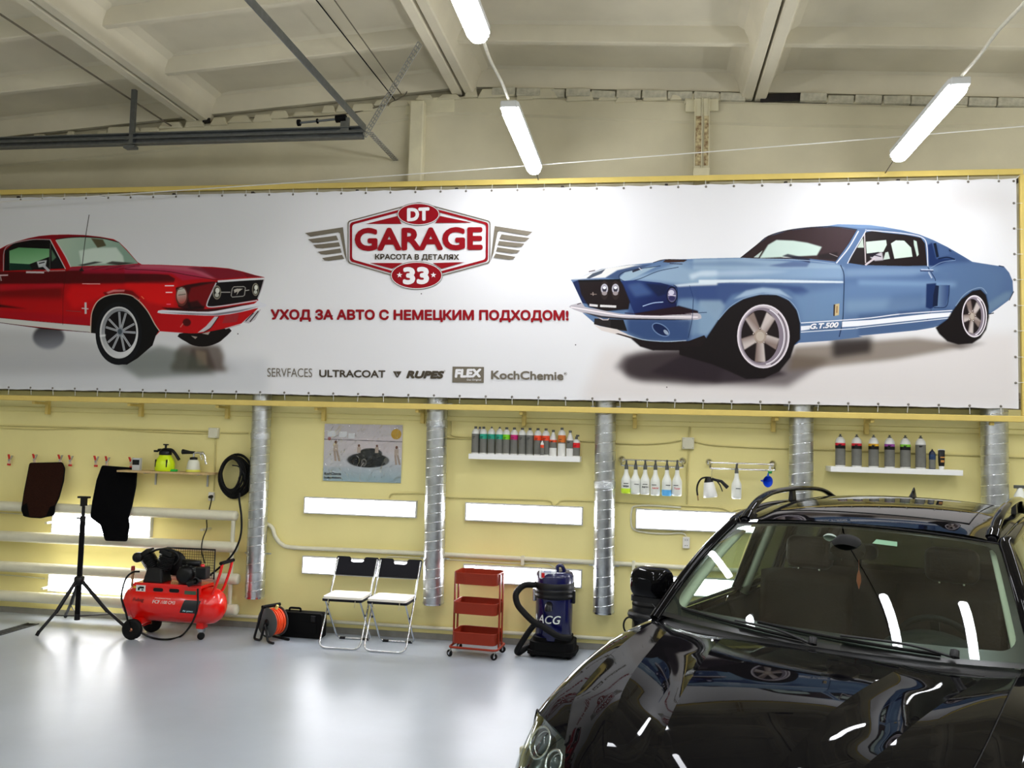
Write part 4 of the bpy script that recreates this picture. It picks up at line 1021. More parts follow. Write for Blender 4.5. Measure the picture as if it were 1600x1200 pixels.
# fender + side, one shell per side
def sec_out(y):
    s, z = edge(y)
    k = hermite([.0, .3, .7, 1.2, 2.6, 3.6, 4.3, 4.82], [.77, .862, .912, .945, .955, .955, .93, .84], y)
    zt = z-.008
    return [(s+.005, zt+.004), (s+(k-s)*.30, zt-.008), (s+(k-s)*.6, zt-.028), (s+(k-s)*.86, zt-.075), (k-.002, zt-.15), (k+.004, zt-.25), (k+.002, .72), (k-.006, .60), (k-.012, .48), (k-.03, .34), (k-.06, .26)]
fs_ = [.285, .36, .44, .53, .56, .55, .51, .46, .43, .42, .42]
for sgn in (-1, 1):
    st = [0, .02, .05, .09, .14, .2, .27, .35, .44, .54, .65, .77, .9, 1.0]
    def shell(y0s, y1s, n, name):
        rows = []
        for i in range(n+1):
            t = i/n; row = []
            base = None
            for j in range(11):
                y = y0s[j]+(y1s[j]-y0s[j])*t
                x, z = sec_out(y)[j]
                row.append((sgn*x, y, z))
            # densify with smooth curve
            P_ = cr(row, 3); rows.append([tuple(p) for p in P_])
        mbs = MB(); R_, C_ = len(rows), len(rows[0])
        vs = [p for r in rows for p in r]; fs = []
        for i in range(R_-1):
            for j in range(C_-1):
                q = (i*C_+j, i*C_+j+1, (i+1)*C_+j+1, (i+1)*C_+j)
                c = [sum(vs[k][a] for k in q)/4 for a in range(3)]
                if any((c[1]-wy)**2+(c[2]-.37)**2 < .42**2 for wy in (.88, 3.81)): continue
                fs.append(q if sgn > 0 else q[::-1])
        mbs.add(vs, fs, 0, True)
        return obj(name, mbs, m_paint, car)
    shell(fs_, [1.70]*11, 34, 'front_wing')
    shell([1.706]*11, [2.90]*11, 16, 'front_door')
    shell([2.906]*11, [3.70]*11, 16, 'rear_door')
    shell([3.706]*11, [4.78]*11, 24, 'rear_quarter')
    for wy in (.88, 3.81):
        pts = [(sgn*.945, wy+.42*math.cos(math.radians(a)), .37+.42*math.sin(math.radians(a))) for a in range(-15, 196, 10)]
        obj('arch_lip', MB().tube(pts, .014, 6), m_trim, car)
        obj('arch_liner', MB().lathe([(.43, 0), (.43, .22), (.02, .225)], 24, M=T(sgn*.94, wy, .37)@RY(-sgn*PI/2), caps=False), m_rub, car)
    obj('sill', MB().box((sgn*.89, 2.35, .27), (.08, 2.0, .12)), m_trim, car, bevel=.02)
    for y in (2.2, 3.15):
        obj('door_handle', MB().box((sgn*.975, y, .93), (.03, .2, .03)), m_paint, car, bevel=.01)
# shut line between bonnet and wings
for sgn in (-1, 1):
    pts = [(sgn*(edge(y)[0]+.002), y, edge(y)[1]-.009) for y in [.27+.06*i for i in range(21)]]
    obj('shut_line', MB().tube(pts, .006, 5), m_rub, car)
# windscreen surround, cowl
def ws(u, v, off=0):
    xb, yb_, zb_ = .83*u, 1.43+.20*u*u, 1.165-.0*u*u
    xt, yt, zt_ = .66*u, 2.17+.09*u*u, 1.650-.045*u*u
    b = .035*math.sin(PI*v)
    return (xb+(xt-xb)*v, yb_+(yt-yb_)*v-b*.6-off*.55, zb_+(zt_-zb_)*v+b*.75+off*.83)
def wsgrid(u0, u1, v0, v1, nu, nv, off=0): return [[ws(u0+(u1-u0)*i/nu, v0+(v1-v0)*j/nv, off) for i in range(nu+1)] for j in range(nv+1)]
obj('windscreen', MB().grid(wsgrid(-.985, .985, .03, .985, 30, 18)), m_glass, car)
mb = MB()
um, vb, vt = .945, .10, .955
def cl(u, v, k=.07):
    return u, v
mb.grid(wsgrid(-.99, .99, 0, vb, 30, 3, -.004)).grid(wsgrid(-.99, .99, vt, .99, 30, 2, -.004)).grid(wsgrid(-.99, -um, vb, vt, 3, 14, -.004)).grid(wsgrid(um, .99, vb, vt, 3, 14, -.004))
for su in (-1, 1):
    for (vc, sv) in ((vb, 1), (vt, -1)):
        q = [(su*um, vc)]
        for k in range(7):
            a = PI/2*k/6; q.append((su*(um-.09*(1-math.cos(a))), vc+sv*.10*(1-math.sin(a))))
        vs = [ws(u, v, -.004) for u, v in q]
        mb.add(vs, [(0, i, i+1) for i in range(1, 7)], 0, True)
obj('screen_border', mb, mat('screen_frit', (.006, .006, .006), rough=.3), car)
obj('cowl', MB().grid([[(x, yr(x)+d, 1.165-.012*(x/.78)**2+zz) for x in np.linspace(-.80, .80, 25)] for d, zz in ((-.01, -.03), (.02, -.012), (.09, -.006), (.12, -.004))]), m_trim, car)
obj('cowl_seal', MB().tube([(x, yr(x)+.002, hc(1.345)-.024-.03*(x/.78)**2) for x in np.linspace(-.78, .78, 25)], .009, 6), m_rub, car)
# wipers
def wiper(name, piv, path, bend):
    a = Vector(ws(*piv, .03)); m_ = Vector(ws((path[0]+path[2])/2, (path[1]+path[3])/2, .030)); b_ = Vector(ws(*bend, .045))
    P_ = cr([a, b_, m_], 5)
    w = obj(name, MB().tube(P_, .009, 8, flat=.6), m_trim, car)
    obj('blade', MB().tube([ws(path[0]+(path[2]-path[0])*t, path[1]+(path[3]-path[1])*t, .010) for t in np.linspace(0, 1, 12)], .006, 6, flat=1.3), m_rub, w)
    obj('pivot_cap', MB().lathe([(.02, 0), (.018, .03), (.001, .036)], 12, M=T(*a)@RX(-.5)), m_trim, w)
wiper('wiper', (.66, .0), (.60, .03, -.34, .085), (.45, .035))
wiper('wiper', (.0, -.02), (-.06, .02, -.86, .075), (-.2, .02))
# A pillars, cantrails, roof
for s in (-1, 1):
    A = [(s*(abs(ws(1, v)[0])+.012), ws(1, v)[1]+.012, ws(1, v)[2]-.006) for v in np.linspace(-.04, 1.0, 10)]
    cant = [(s*.685, 2.34, 1.612), (s*.70, 2.62, 1.638), (s*.71, 3.0, 1.655), (s*.71, 3.5, 1.648), (s*.69, 4.0, 1.61), (s*.64, 4.45, 1.55), (s*.585, 4.6, 1.50)]
    P_ = cr(A+cant, 3)
    obj('a_pillar', MB().tube(P_, [.032]*len(P_), 10), m_paint, car)
    belt = [(s*.87, 1.72, 1.125), (s*.89, 2.2, 1.12), (s*.89, 3.2, 1.12), (s*.86, 4.1, 1.12), (s*.80, 4.6, 1.12)]
    obj('belt_line', MB().tube(cr(belt, 5), .022, 8), m_trim, car)
    for nm, a, b, r in (('b_pillar', (s*.895, 2.93, 1.11), (s*.71, 2.99, 1.64), .03), ('c_pillar', (s*.895, 3.74, 1.11), (s*.70, 3.68, 1.62), .04), ('d_pillar', (s*.82, 4.45, 1.10), (s*.62, 4.40, 1.56), .07), ('tail_pillar', (s*.76, 4.72, 1.10), (s*.585, 4.60, 1.50), .05)):
        obj(nm, MB().tube([a, b], r, 8), m_paint, car)
    C_ = [Vector(p) for p in cr(cant, 4)]
    def top(y):
        for p, q in zip(C_, C_[1:]):
            if p.y <= y <= q.y: return p.lerp(q, (y-p.y)/(q.y-p.y))
        if y < C_[0].y:
            t = (y-1.72)/(2.34-1.72); return Vector((s*.81, 1.72, 1.10)).lerp(C_[0], max(0, t))
        return C_[-1]
    def bot(y):
        return Vector((s*hermite([1.7, 2.2, 3.2, 4.1, 4.6], [.88, .90, .90, .87, .80], y), y, hermite([1.7, 2.2, 3.2, 4.1, 4.6], [1.125, 1.12, 1.12, 1.12, 1.12], y)))
    for y0, y1 in ((1.74, 2.90), (3.02, 3.66), (3.78, 4.36)):
        g = []
        for i in range(9):
            y = y0+(y1-y0)*i/8; a, b = bot(y), top(y)
            g.append([a.lerp(b, j/6)+Vector((s*.02*math.sin(PI*j/6), 0, 0)) for j in range(7)])
        obj('side_window', MB().grid(g), m_glass if y0 < 2 else m_glassd, car)
def rz_(y): return hermite([2.12, 2.35, 2.6, 3.0, 3.5, 4.0, 4.4, 4.68], [1.648, 1.686, 1.712, 1.734, 1.735, 1.712, 1.672, 1.62], y)
def rw(y): return hermite([2.12, 2.6, 3.0, 3.6, 4.2, 4.7], [.655, .680, .692, .692, .665, .60], y)
rows = []
for i in range(25):
    t = i/24; row = []
    for j in range(33):
        u = -1+2*j/32
        y = (2.165+.09*u*u)*(1-t)+(4.68-.03*u*u)*t
        w = rw(y); au = abs(u)
        dip = .006*math.exp(-((au-.84)/.035)**2)*(1 if t > .02 else 0)
        z = rz_(y)-.045*au**2.2-.03*au**8-dip
        row.append((u*w, y, z))
    rows.append(row)
obj('roof', MB().grid(rows), m_paint, car)
obj('header_trim', MB().tube([(u*.65, 2.16+.09*u*u, 1.652-.047*u*u-.004) for u in np.linspace(-1, 1, 25)], .006, 6), m_rub, car)
# glass roof panel outline
obj('sunroof_seam', MB().tube([(x, y, rz_(y)-.045*abs(x/.66)**2.2+.0005) for x, y in [(u*.5, 2.42+.03*(u*u)) for u in np.linspace(-1, 1, 15)]+[(.5, 2.6+.2*i) for i in range(6)]+[(u*.5, 3.7) for u in np.linspace(1, -1, 12)]+[(-.5, 3.6-.2*i) for i in range(6)]], .003, 4, closed=True), m_rub, car)
# roof rails
for s in (-1, 1):
    f = lambda y: s*(rw(y)*.925)
    g = lambda y: rz_(y)-.045*.925**2.2-.016
    pts = [(f(2.30)*1.0, 2.30, g(2.30)-.0), (f(2.42), 2.42, g(2.42)+.035), (f(2.60), 2.60, g(2.6)+.068), (f(2.9), 2.9, g(2.9)+.080), (f(3.4), 3.4, g(3.4)+.082), (f(3.9), 3.9, g(3.9)+.078), (f(4.15), 4.15, g(4.15)+.055), (f(4.32), 4.32, g(4.32)+.005)]
    P_ = cr(pts, 5)
    rr_ = [.024-.008*abs(2*i/(len(P_)-1)-1)**4 for i in range(len(P_))]
    rail = obj('roof_rail', MB().tube(P_, [.026 if .1 < i/(len(P_)-1) < .9 else .032 for i in range(len(P_))], 10, flat=.62), m_paint, car)
    for y in (3.3,):
        obj('rail_foot', MB().box((f(y), y, g(y)+.04), (.03, .11, .08), taper=.7), m_trim, rail, bevel=.01)
    obj('rail_foot', MB().tube([(f(2.28), 2.28, g(2.28)-.01), (f(2.46), 2.46, g(2.46)+.012)], .022, 8, flat=.8), m_trim, rail)
# shark fin
rows = []
for t, ya, yb, w in ((0, 3.97, 4.18, .030), (.25, 4.03, 4.175, .022), (.55, 4.09, 4.17, .014), (.85, 4.125, 4.168, .008), (1, 4.145, 4.162, .002)):
    z = rz_(4.1)-.004+.078*t
    rows.append([(-.035+w*math.sin(a), (ya+yb)/2+(yb-ya)/2*math.cos(a), z) for a in np.linspace(0, 2*PI, 17)])
obj('aerial_fin', MB().grid(rows).add(rows[-1][:-1], [tuple(range(16))]), m_paint, car)
# tailgate, rear window, rear bumper, lamps
obj('rear_window', MB().grid([[(u*(.56+(.70-.56)*v), 4.66+.14*v-.03*u*u, 1.60-.46*v-.02*u*u) for u in np.linspace(-1, 1, 13)] for v in np.linspace(0, 1, 6)]), m_glassr, car)
obj('tailgate', MB().grid([[(u*(.74+.02*v), 4.80+.03*math.sin(PI*v)-.10*u*u, 1.14-.55*v) for u in np.linspace(-1, 1, 13)] for v in np.linspace(0, 1, 8)]), m_paint, car)
obj('rear_bumper', MB().grid([[(u*.92, 4.86-.14*u*u+.03*math.sin(PI*v), .62-.34*v) for u in np.linspace(-1, 1, 15)] for v in np.linspace(0, 1, 6)]), m_paint, car)
for s in (-1, 1): obj('tail_lamp', MB().box((s*.80, 4.72, .98), (.14, .12, .2)), mat('tail_red', rgb(120, 10, 14), rough=.2), car, bevel=.03)
# front end: headlamps, bumper, grille
for s in (-1, 1):
    A_ = Vector((sec_out(.53)[3][0], .525, sec_out(.53)[3][1]+.003)); B_ = Vector((edge(.29)[0]-.004, .29, edge(.29)[1]-.008)); C_ = Vector((edge(.13)[0]-.006, .13, edge(.13)[1]-.02)); D_ = Vector((.60, .115, .69)); E_ = Vector((.868, .36, .70)); G_ = Vector((.886, .52, .80))
    topc = cr([A_, A_.lerp(B_, .5)+Vector((0, -.01, .006)), B_, C_], 6); botc = cr([G_, E_, Vector((.78, .20, .69)), D_], 6)
    nn = min(len(topc), len(botc))
    g = []; g2 = []
    for i in range(nn):
        a, b = topc[i], botc[i]
        bul = math.sin(PI*i/(nn-1))
        g.append([(s*(a.lerp(b, t).x+.028*math.sin(PI*t)*.6*bul), a.lerp(b, t).y-.055*math.sin(PI*t)*bul, a.lerp(b, t).z+.018*math.sin(PI*t)) for t in np.linspace(0, 1, 9)])
        g2.append([(s*(a.lerp(b, t).x-.02), a.lerp(b, t).y+.15*math.sin(PI*t)*bul+.02, a.lerp(b, t).z-.012-.03*math.sin(PI*t)) for t in np.linspace(0, 1, 9)])
    hl = obj('headlamp', MB().grid(g2), m_head, car)
    obj('lens', MB().grid(g), m_lens, hl)
    rim_ = [p for p in g[0]]+[r[-1] for r in g][1:]+[p for p in g[-1][::-1]][1:]+[r[0] for r in g[::-1]][1:-1]
    obj('lens_seal', MB().tube(rim_, .005, 5, closed=True), m_rub, hl)
    for (cx_, cy_, cz_, r_) in ((.752, .39, .862, .060), (.605, .25, .860, .044)):
        Mx = T(s*cx_, cy_, cz_)@RZ(s*.45)@RX(PI/2-.45)
        obj('ring', MB().tube([tuple(Mx@Vector((r_*math.cos(a), r_*math.sin(a), .015))) for a in np.linspace(0, 2*PI, 33)[:-1]], .006, 6, closed=True), m_chrome, hl)
        obj('ring', MB().tube([tuple(Mx@Vector((r_*.80*math.cos(a), r_*.80*math.sin(a), .0))) for a in np.linspace(0, 2*PI, 33)[:-1]], .004, 6, closed=True), m_chrome, hl)
        obj('reflector', MB().lathe([(r_*.98, .01), (r_*.8, -.012), (r_*.72, -.03)], 28, M=Mx, caps=False), m_head, hl)
        obj('projector', MB().lathe([(r_*.72, -.03), (r_*.66, .0), (r_*.4, .022), (.001, .03)], 24, M=Mx, caps=False), mat('projector_glass', rgb(60, 72, 74), rough=.05, spec=.8), hl)
    obj('indicator', MB().box((s*.835, .40, .80), (.02, .08, .08), M=None), mat('indicator_lens', rgb(170, 168, 140), rough=.3, bump=.6, bscale=120), hl, bevel=.006)
fb = []
for v, (z, dy, kx) in enumerate([(.70, .0, 1.0), (.66, -.03, 1.0), (.58, -.04, 1.0), (.48, -.03, 1.0), (.38, -.01, 1.0), (.28, .03, .98), (.24, .10, .95)]):
    row = []
    for u in np.linspace(-1, 1, 41):
        x = .93*kx*math.sin(u*PI/2)*(1 if abs(u) < 1 else 1); y = .03+.44*(1-math.cos(u*PI/2))**1.1+dy
        row.append((x, y, z))
    fb.append(row)
obj('front_bumper', MB().grid(fb), m_paint, car)
obj('front_panel', MB().grid([[(u*.52, .035+.19*u*u*.5+d, z) for u in np.linspace(-1, 1, 17)] for z, d in ((.81, 0), (.76, -.005), (.70, -.005))]), m_paint, car)
for s in (-1, 1):
    kp = [(s*.03, .66), (s*.03, .815), (s*.07, .835), (s*.24, .825), (s*.28, .79), (s*.265, .69), (s*.22, .655), (s*.07, .65)]
    kg = obj('kidney_grille', MB().tube([(x, .0+.1*x*x, z) for x, z in cr([(a, b, 0) for a, b in kp], 4, closed=True) for z in [z]] if False else [(p.x, -.004+.25*p.x*p.x, p.y) for p in cr([(a, b, 0) for a, b in kp], 4, closed=True)], .010, 8, closed=True), m_chrome, car)
    mb = MB()
    for i in range(9): mb.box((s*(.055+.026*i), .004, .745), (.006, .012, .16))
    obj('grille_slats', mb, m_trim, kg)
obj('lower_intake', MB().box((0, .0, .40), (1.0, .03, .14)), m_rub, car, bevel=.02)
for s in (-1, 1): obj('fog_lamp', MB().lathe([(.055, 0), (.05, .02), (.001, .025)], 20, M=T(s*.66, .13, .42)@RZ(s*.5)@RX(PI/2)), m_head, car)
# mirrors
for s in (-1, 1):
    mb = MB(); rows = []
    for i, (dy, k) in enumerate([(-.085, .35), (-.07, .75), (-.03, .95), (.02, 1.0), (.05, .98)]):
        rows.append([(s*1.03+px_*k, 1.95+dy, 1.262+pz*k) for px_, pz in rrect(.235, .175, .06, 5)])
    for r in rows: r.append(r[0])
    mb.grid(rows); mb.add(rows[0][:-1], [tuple(range(len(rows[0])-1))]); 
    mm = obj('wing_mirror', mb, m_paint, car)
    obj('mirror_glass', MB().add([p for p in rows[-1][:-1]], [tuple(range(len(rows[-1])-1))]), m_chrome, mm)
    obj('mirror_foot', MB().tube([(s*.88, 1.92, 1.10), (s*.94, 1.94, 1.13), (s*1.0, 1.95, 1.18)], [.05, .045, .05], 8, flat=.5), m_trim, mm)
    obj('mirror_lower_shell', MB().prism(rrect(.21, .11, .04), 0, .03, M=T(s*1.03, 1.945, 1.16)), m_trim, mm, bevel=.01)
# wheels
for s in (-1, 1):
    for y in (.88, 3.81):
        Mx = T(s*.86, y, .37)@RY(s*PI/2)
        wh = obj('wheel', MB().lathe([(.24, -.12), (.34, -.12), (.365, -.10), (.37, 0), (.365, .09), (.34, .105), (.25, .10), (.24, .07)], 40, M=Mx, caps=False), m_rub, car)
        mb = MB().lathe([(.24, .09), (.225, .06), (.22, -.1)], 36, M=Mx, caps=False).lathe([(.05, .05), (.05, .085), (.001, .09)], 16, M=Mx, caps=False)
        for k in range(10): 
            a = k*PI/5; mb.box((0.14, 0, .065), (.2, .026, .022), M=Mx@RZ(a))
        obj('rim', mb, m_alloy, wh)
        obj('brake_disc', MB().lathe([(.17, .0), (.17, .02), (.001, .02)], 24, M=Mx), m_alloy, wh)
# floor pan and interior
obj('floor_pan', MB().box((0, 2.5, .30), (1.66, 3.9, .06)), m_rub, car)
obj('engine_bay', MB().box((0, .85, .62), (1.1, 1.2, .5)), m_rub, car)
obj('dashboard', MB().grid([[(u*.76, y+.08*u*u, z) for u in np.linspace(-1, 1, 17)] for y, z in ((1.52, 1.13), (1.75, 1.145), (2.0, 1.12), (2.08, 1.07), (2.08, .8))]), m_dash, car)
obj('binnacle', MB().grid([[(.38+u*.19, y, z-.05*u*u) for u in np.linspace(-1, 1, 9)] for y, z in ((1.84, 1.14), (1.95, 1.185), (2.1, 1.18), (2.12, 1.05))]), m_dash, car)
Mx = T(.38, 2.22, 1.06)@RX(-1.15)
sw = obj('steering_wheel', MB().tube([tuple(Mx@Vector((.185*math.cos(a), .185*math.sin(a), 0))) for a in np.linspace(0, 2*PI, 41)[:-1]], .016, 8, closed=True), m_rub, car)
obj('steering_hub', MB().lathe([(.075, -.02), (.07, .02), (.001, .03)], 20, M=Mx).box((-.12, 0, 0), (.12, .035, .015), M=Mx).box((.12, 0, 0), (.12, .035, .015), M=Mx).box((0, -.12, 0), (.04, .12, .015), M=Mx), m_trim, sw)
for s in (-1, 1):
    st_ = obj('front_seat', MB().grid([[(s*.38+u*.25, 2.62+.10*v+.03*u*u, .70+.62*v-.03*abs(u)**3) for u in np.linspace(-1, 1, 11)] for v in np.linspace(0, 1, 9)]), m_leather, car, solid=.13, bevel=0)
    obj('seat_cushion', MB().box((s*.38, 2.38, .62), (.52, .5, .16)), m_leather, st_, bevel=.05)
    hr = obj('head_restraint', MB().box((s*.38, 2.76, 1.42), (.27, .11, .19)), m_leather, st_, bevel=.05, seg=4)
    for k in (-1, 1): obj('restraint_post', MB().tube([(s*.38+k*.06, 2.74, 1.28), (s*.38+k*.06, 2.755, 1.36)], .006, 6), m_chrome, st_)
rs = obj('rear_seat', MB().grid([[(u*.66, 3.55+.14*v, .65+.58*v) for u in np.linspace(-1, 1, 13)] for v in np.linspace(0, 1, 7)]), m_leather, car, solid=.12)
obj('seat_cushion', MB().box((0, 3.3, .6), (1.3, .5, .16)), m_leather, rs, bevel=.05)
for x in (-.42, .42): obj('head_restraint', MB().box((x, 3.71, 1.28), (.26, .09, .14)), m_leather, rs, bevel=.04)
obj('headlining', MB().grid([[(u*.60, 2.3+2.2*v, rz_(2.3+2.2*v)-.05-.05*u*u) for u in np.linspace(-1, 1, 9)] for v in np.linspace(0, 1, 7)]), m_pillar, car)
for s in (-1, 1):
    P_ = [[(s*(abs(ws(uu, v)[0])-.004), ws(uu, v)[1]+dd, ws(uu, v)[2]-.02-dd*.3) for uu, dd in ((.985, .015), (.95, .03), (.925, .045), (.915, .07), (.94, .10))] for v in np.linspace(.03, .97, 12)]
    obj('pillar_trim', MB().grid(P_), m_pillar, car)
    obj('pillar_trim', MB().tube([(s*.85, 2.96, 1.10), (s*.66, 3.01, 1.60)], .028, 8), m_pillar, car)
    obj('door_card', MB().box((s*.84, 2.6, .87), (.04, 1.8, .44)), m_dash, car, bevel=.01)
im = obj('rear_view_mirror', MB().prism(rrect(.24, .075, .03, 5), -.02, .02, M=T(0, 2.16, 1.52)@RX(PI/2+.15)), m_rub, car, bevel=.006)
obj('mirror_stem', MB().tube([ws(0, .90, -.02), (0, 2.15, 1.54)], .014, 8), m_rub, im)
obj('sensor_housing', MB().lathe([(.001, .05), (.06, .04), (.085, 0), (.08, -.03)], 20, M=T(0, 2.05, 1.545)@RX(-.6), caps=False), m_rub, im)
c_ = ws(-.13, .86, -.012)
su = obj('suction_cup', MB().lathe([(.001, .012), (.028, .010), (.036, 0), (.034, -.004)], 20, M=T(*c_)@RX(-.58), caps=False), mat('clear_plastic', rgb(190, 205, 195), rough=.15, alpha=.6), car)
obj('phone_holder', MB().tube([(c_[0], c_[1]+.02, c_[2]-.02), (c_[0]+.01, c_[1]+.05, c_[2]-.08)], .01, 6).box((c_[0]+.01, c_[1]+.06, c_[2]-.10), (.06, .02, .035)), m_rub, su)
obj('hanging_charm', MB().tube([(.02, 2.2, 1.49), (.02, 2.2, 1.42)], .0015, 4).lathe([(.001, -.07), (.012, -.03), (.010, 0), (.001, .03)], 10, M=T(.02, 2.2, 1.39)), mat('charm_orange', rgb(170, 80, 30), rough=.5), car)
c_ = ws(.25, .855, -.008)
obj('screen_sticker', MB().add([ws(.19, .875, -.006), ws(.33, .87, -.006), ws(.335, .825, -.006), ws(.17, .83, -.006)], [(3, 2, 1, 0)]), mat('sticker_pale', rgb(150, 180, 160), rough=.5), car)
# ================================================================== PIPES, CABLES AND FITTINGS ON THE WALL
m_pipe = mat('pipe_paint', rgb(226, 222, 196), rough=.4, var=.08, vscale=10)
m_black = mat('black_plastic', rgb(11, 11, 13), rough=.4, spec=.3)
m_blackm = mat('black_matte', rgb(9, 9, 10), rough=.8, spec=.15)
m_steel = mat('steel', rgb(190, 190, 195), rough=.25, metal=1)
m_red = mat('red_enamel', rgb(222, 16, 8), rough=.22, coat=.4)
def wpts(L, Y): return [PX(a, b, Y) for a, b in L]
# four thick register pipes at the left
rad = thing('pipe_radiator', 'four thick white horizontal heating pipes low on the left wall', 'radiator', (-5.5, -.2, .35))
for (a, b, w) in (((0, 791.5), (371, 805), .052), ((0, 836.5), (371, 856), .056), ((0, 886.5), (374, 903), .056), ((0, 931), (372, 952), .056)):
    q = PX(*b, -.2); p = PX(*a, -.2); z = (p.z+q.z)/2
    obj('pipe', MB().lathe([(.001, 0), (w*.6, .004), (w*.92, .015), (w, .035), (w, q.x-X0-.45), (w*.92, q.x-X0-.43), (w*.6, q.x-X0-.42), (.001, q.x-X0-.418)], 24, M=T(X0+.42, -.2, z)@RY(PI/2)), m_pipe, rad, world=True)
q = PX(363, 850, -.2)
for (y0, y1) in ((803, 853), (853, 903), (903, 950)):
    a = PX(364, y0, -.2); b = PX(363, y1, -.2)
    obj('link_pipe', MB().tube([(q.x, -.2, a.z), (q.x, -.2, b.z)], .022, 10), m_pipe, rad, world=True)
for x in (-8.2, -6.4, -4.6):
    for zz in (.25, .95): obj('wall_bracket', MB().box((x, -.09, zz+.06), (.03, .18, .02)), m_pipe, rad, world=True)
def pipe(name, L, Y, r, label, m=m_pipe, n=8, sm=5, cat='pipe'):
    o = obj(name, MB().tube(cr(wpts(L, Y), sm), r, n), m); pos_origin(o); tag(o, label, cat); return o
pipe('heating_pipe', [(395, 806), (412, 816), (425, 824), (430, 838), (440, 850), (460, 855.5), (560, 860), (700, 866.5), (830, 873.5), (960, 880), (1060, 886), (1180, 893)], -.032, .022, 'white heating pipe bending down then running across behind the ducts', n=12)
pipe('heating_pipe', [(330, 960), (352, 961), (500, 970), (700, 982.5), (860, 992.5), (1060, 1004), (1250, 1015)], -.03, .018, 'thin white pipe running low along the wall just above the floor', n=10)
for px, py in ((817, 874), (990, 882)):
    q = PX(px, py, -.032); o = obj('pipe_bracket', MB().box((0, 0, -.01), (.03, .055, .09)).box((0, .0, -.05), (.02, .03, .02)), m_pipe); o.location = q; tag(o, 'small white bracket on the heating pipe %s' % ('near the blue vacuum' if px < 900 else 'near the car mirror'), 'bracket')
def wirewall(L, label, r=.0075, Y=-.012, m=None, name='wall_cable'):
    return pipe(name, L, Y, r, label, m or m_pipe, 6, 4, 'cable')
m_cond = mat('painted_cable', rgb(206, 194, 128), rough=.5)
wirewall([(-40, 664), (80, 667), (200, 670), (326, 674)], 'upper of two painted cables running left from the left junction box', m=m_cond)
wirewall([(-40, 667), (60, 671), (150, 670), (240, 675), (326, 678)], 'lower of two painted cables running left from the left junction box', m=m_cond, r=.005)
wirewall([(345, 676), (372, 677), (388, 677)], 'short painted cable from the left junction box to the duct', m=m_cond)
wirewall([(337, 685), (336, 720), (334, 767)], 'painted cable dropping from the left junction box to the socket', m=m_cond, r=.008)
wirewall([(695, 634), (695, 676), (700, 684), (720, 685), (745, 686)], 'painted cable bending at the long bottle shelf', m=m_cond, r=.008)
wirewall([(706, 634), (705, 672), (708, 681), (740, 684)], 'second painted cable beside the bend at the long bottle shelf', m=m_cond, r=.005)
wirewall([(905, 689), (935, 691), (1000, 694), (1040, 692), (1064, 688)], 'painted cable running left from the middle junction box', m=m_cond)
wirewall([(1085, 690), (1110, 695), (1170, 699), (1290, 703), (1420, 708), (1620, 716)], 'painted cable running right from the middle junction box', m=m_cond)
wirewall([(1077, 640), (1078, 660), (1076, 684)], 'painted cable rising from the middle junction box to the frame', m=m_cond, r=.008)
wirewall([(1076, 702), (1074, 740), (1073, 788)], 'painted cable dropping from the middle junction box', m=m_cond, r=.008)
wirewall([(608, 778), (612, 772), (625, 771), (664, 772), (700, 777), (800, 780), (855, 782), (863, 788), (867, 790), (872, 787), (880, 782), (920, 783), (990, 786), (1060, 790), (1120, 793), (1136, 797), (1143, 800), (1150, 797), (1170, 795), (1240, 798)], 'painted cable looping over the upper row of wall lights', m=m_cond, r=.007)
wirewall([(1064, 793), (1020, 790), (992, 791), (987, 798), (986, 815), (990, 827), (1010, 832), (1040, 834), (1066, 833), (1073, 840)], 'white conduit curling round a wall light to the double socket', r=.010)
wirewall([(604, 873), (610, 870), (660, 872), (745, 877), (800, 880), (850, 880), (862, 884), (868, 887), (874, 882), (885, 880), (990, 885)], 'thin cable over the lower row of wall lights', r=.006)
wirewall([(0, 801), (30, 803), (75, 806)], 'thin cable left of the upper left wall light', r=.006)
wirewall([(0, 898), (30, 900), (70, 904)], 'thin cable left of the lower left wall light', r=.006)
m_sock = mat('socket_white', rgb(232, 230, 222), rough=.4)
def jbox(px, py, wpx, label):
    q = PX(px, py, 0); w = wpx/156
    t = thing('junction_box', label, 'box', (q.x, -.03, q.z-w/2))
    obj('box_base', MB().box((0, .008, w/2), (w, .04, w)), m_pipe, t, bevel=.004)
    obj('box_cover', MB().box((0, -.016, w/2), (w*.96, .012, w*.96)), m_pipe, t, bevel=.004)
    for sx in (-1, 1):
        for sz in (.12, .88): obj('screw', MB().lathe([(.004, 0), (.003, .003)], 8, M=T(sx*w*.38, -.022, sz*w)@RX(PI/2)), m_steel, t)
jbox(336, 676.5, 17, 'square white junction box above the left socket')
jbox(1075, 692.5, 18, 'square white junction box above the hanging bottles')
def socket(px, py, w, h, n, label):
    q = PX(px, py, 0); w /= 156; h /= 156
    t = thing('wall_socket', label, 'socket', (q.x, -.02, q.z-h/2))
    obj('plate', MB().box((0, 0, h/2), (w, .035, h)), m_sock, t, bevel=.006)
    for k in range(n):
        zc = h*(k+.5)/n
        obj('outlet', MB().lathe([(.026, .004), (.026, .0), (.018, -.002)], 20, M=T(0, -.0165, zc)@RX(PI/2), caps=False), m_sock, t)
        for s in (-1, 1): obj('pin_hole', MB().lathe([(.0045, .001), (.001, .001)], 8, M=T(s*.0095, -.0185, zc)@RX(PI/2)), m_black, t)
socket(332, 775.5, 9.5, 14, 1, 'white wall socket with a black plug right of the register pipes')
socket(1072, 847.5, 10.5, 17, 2, 'white double wall socket between the wall lights')

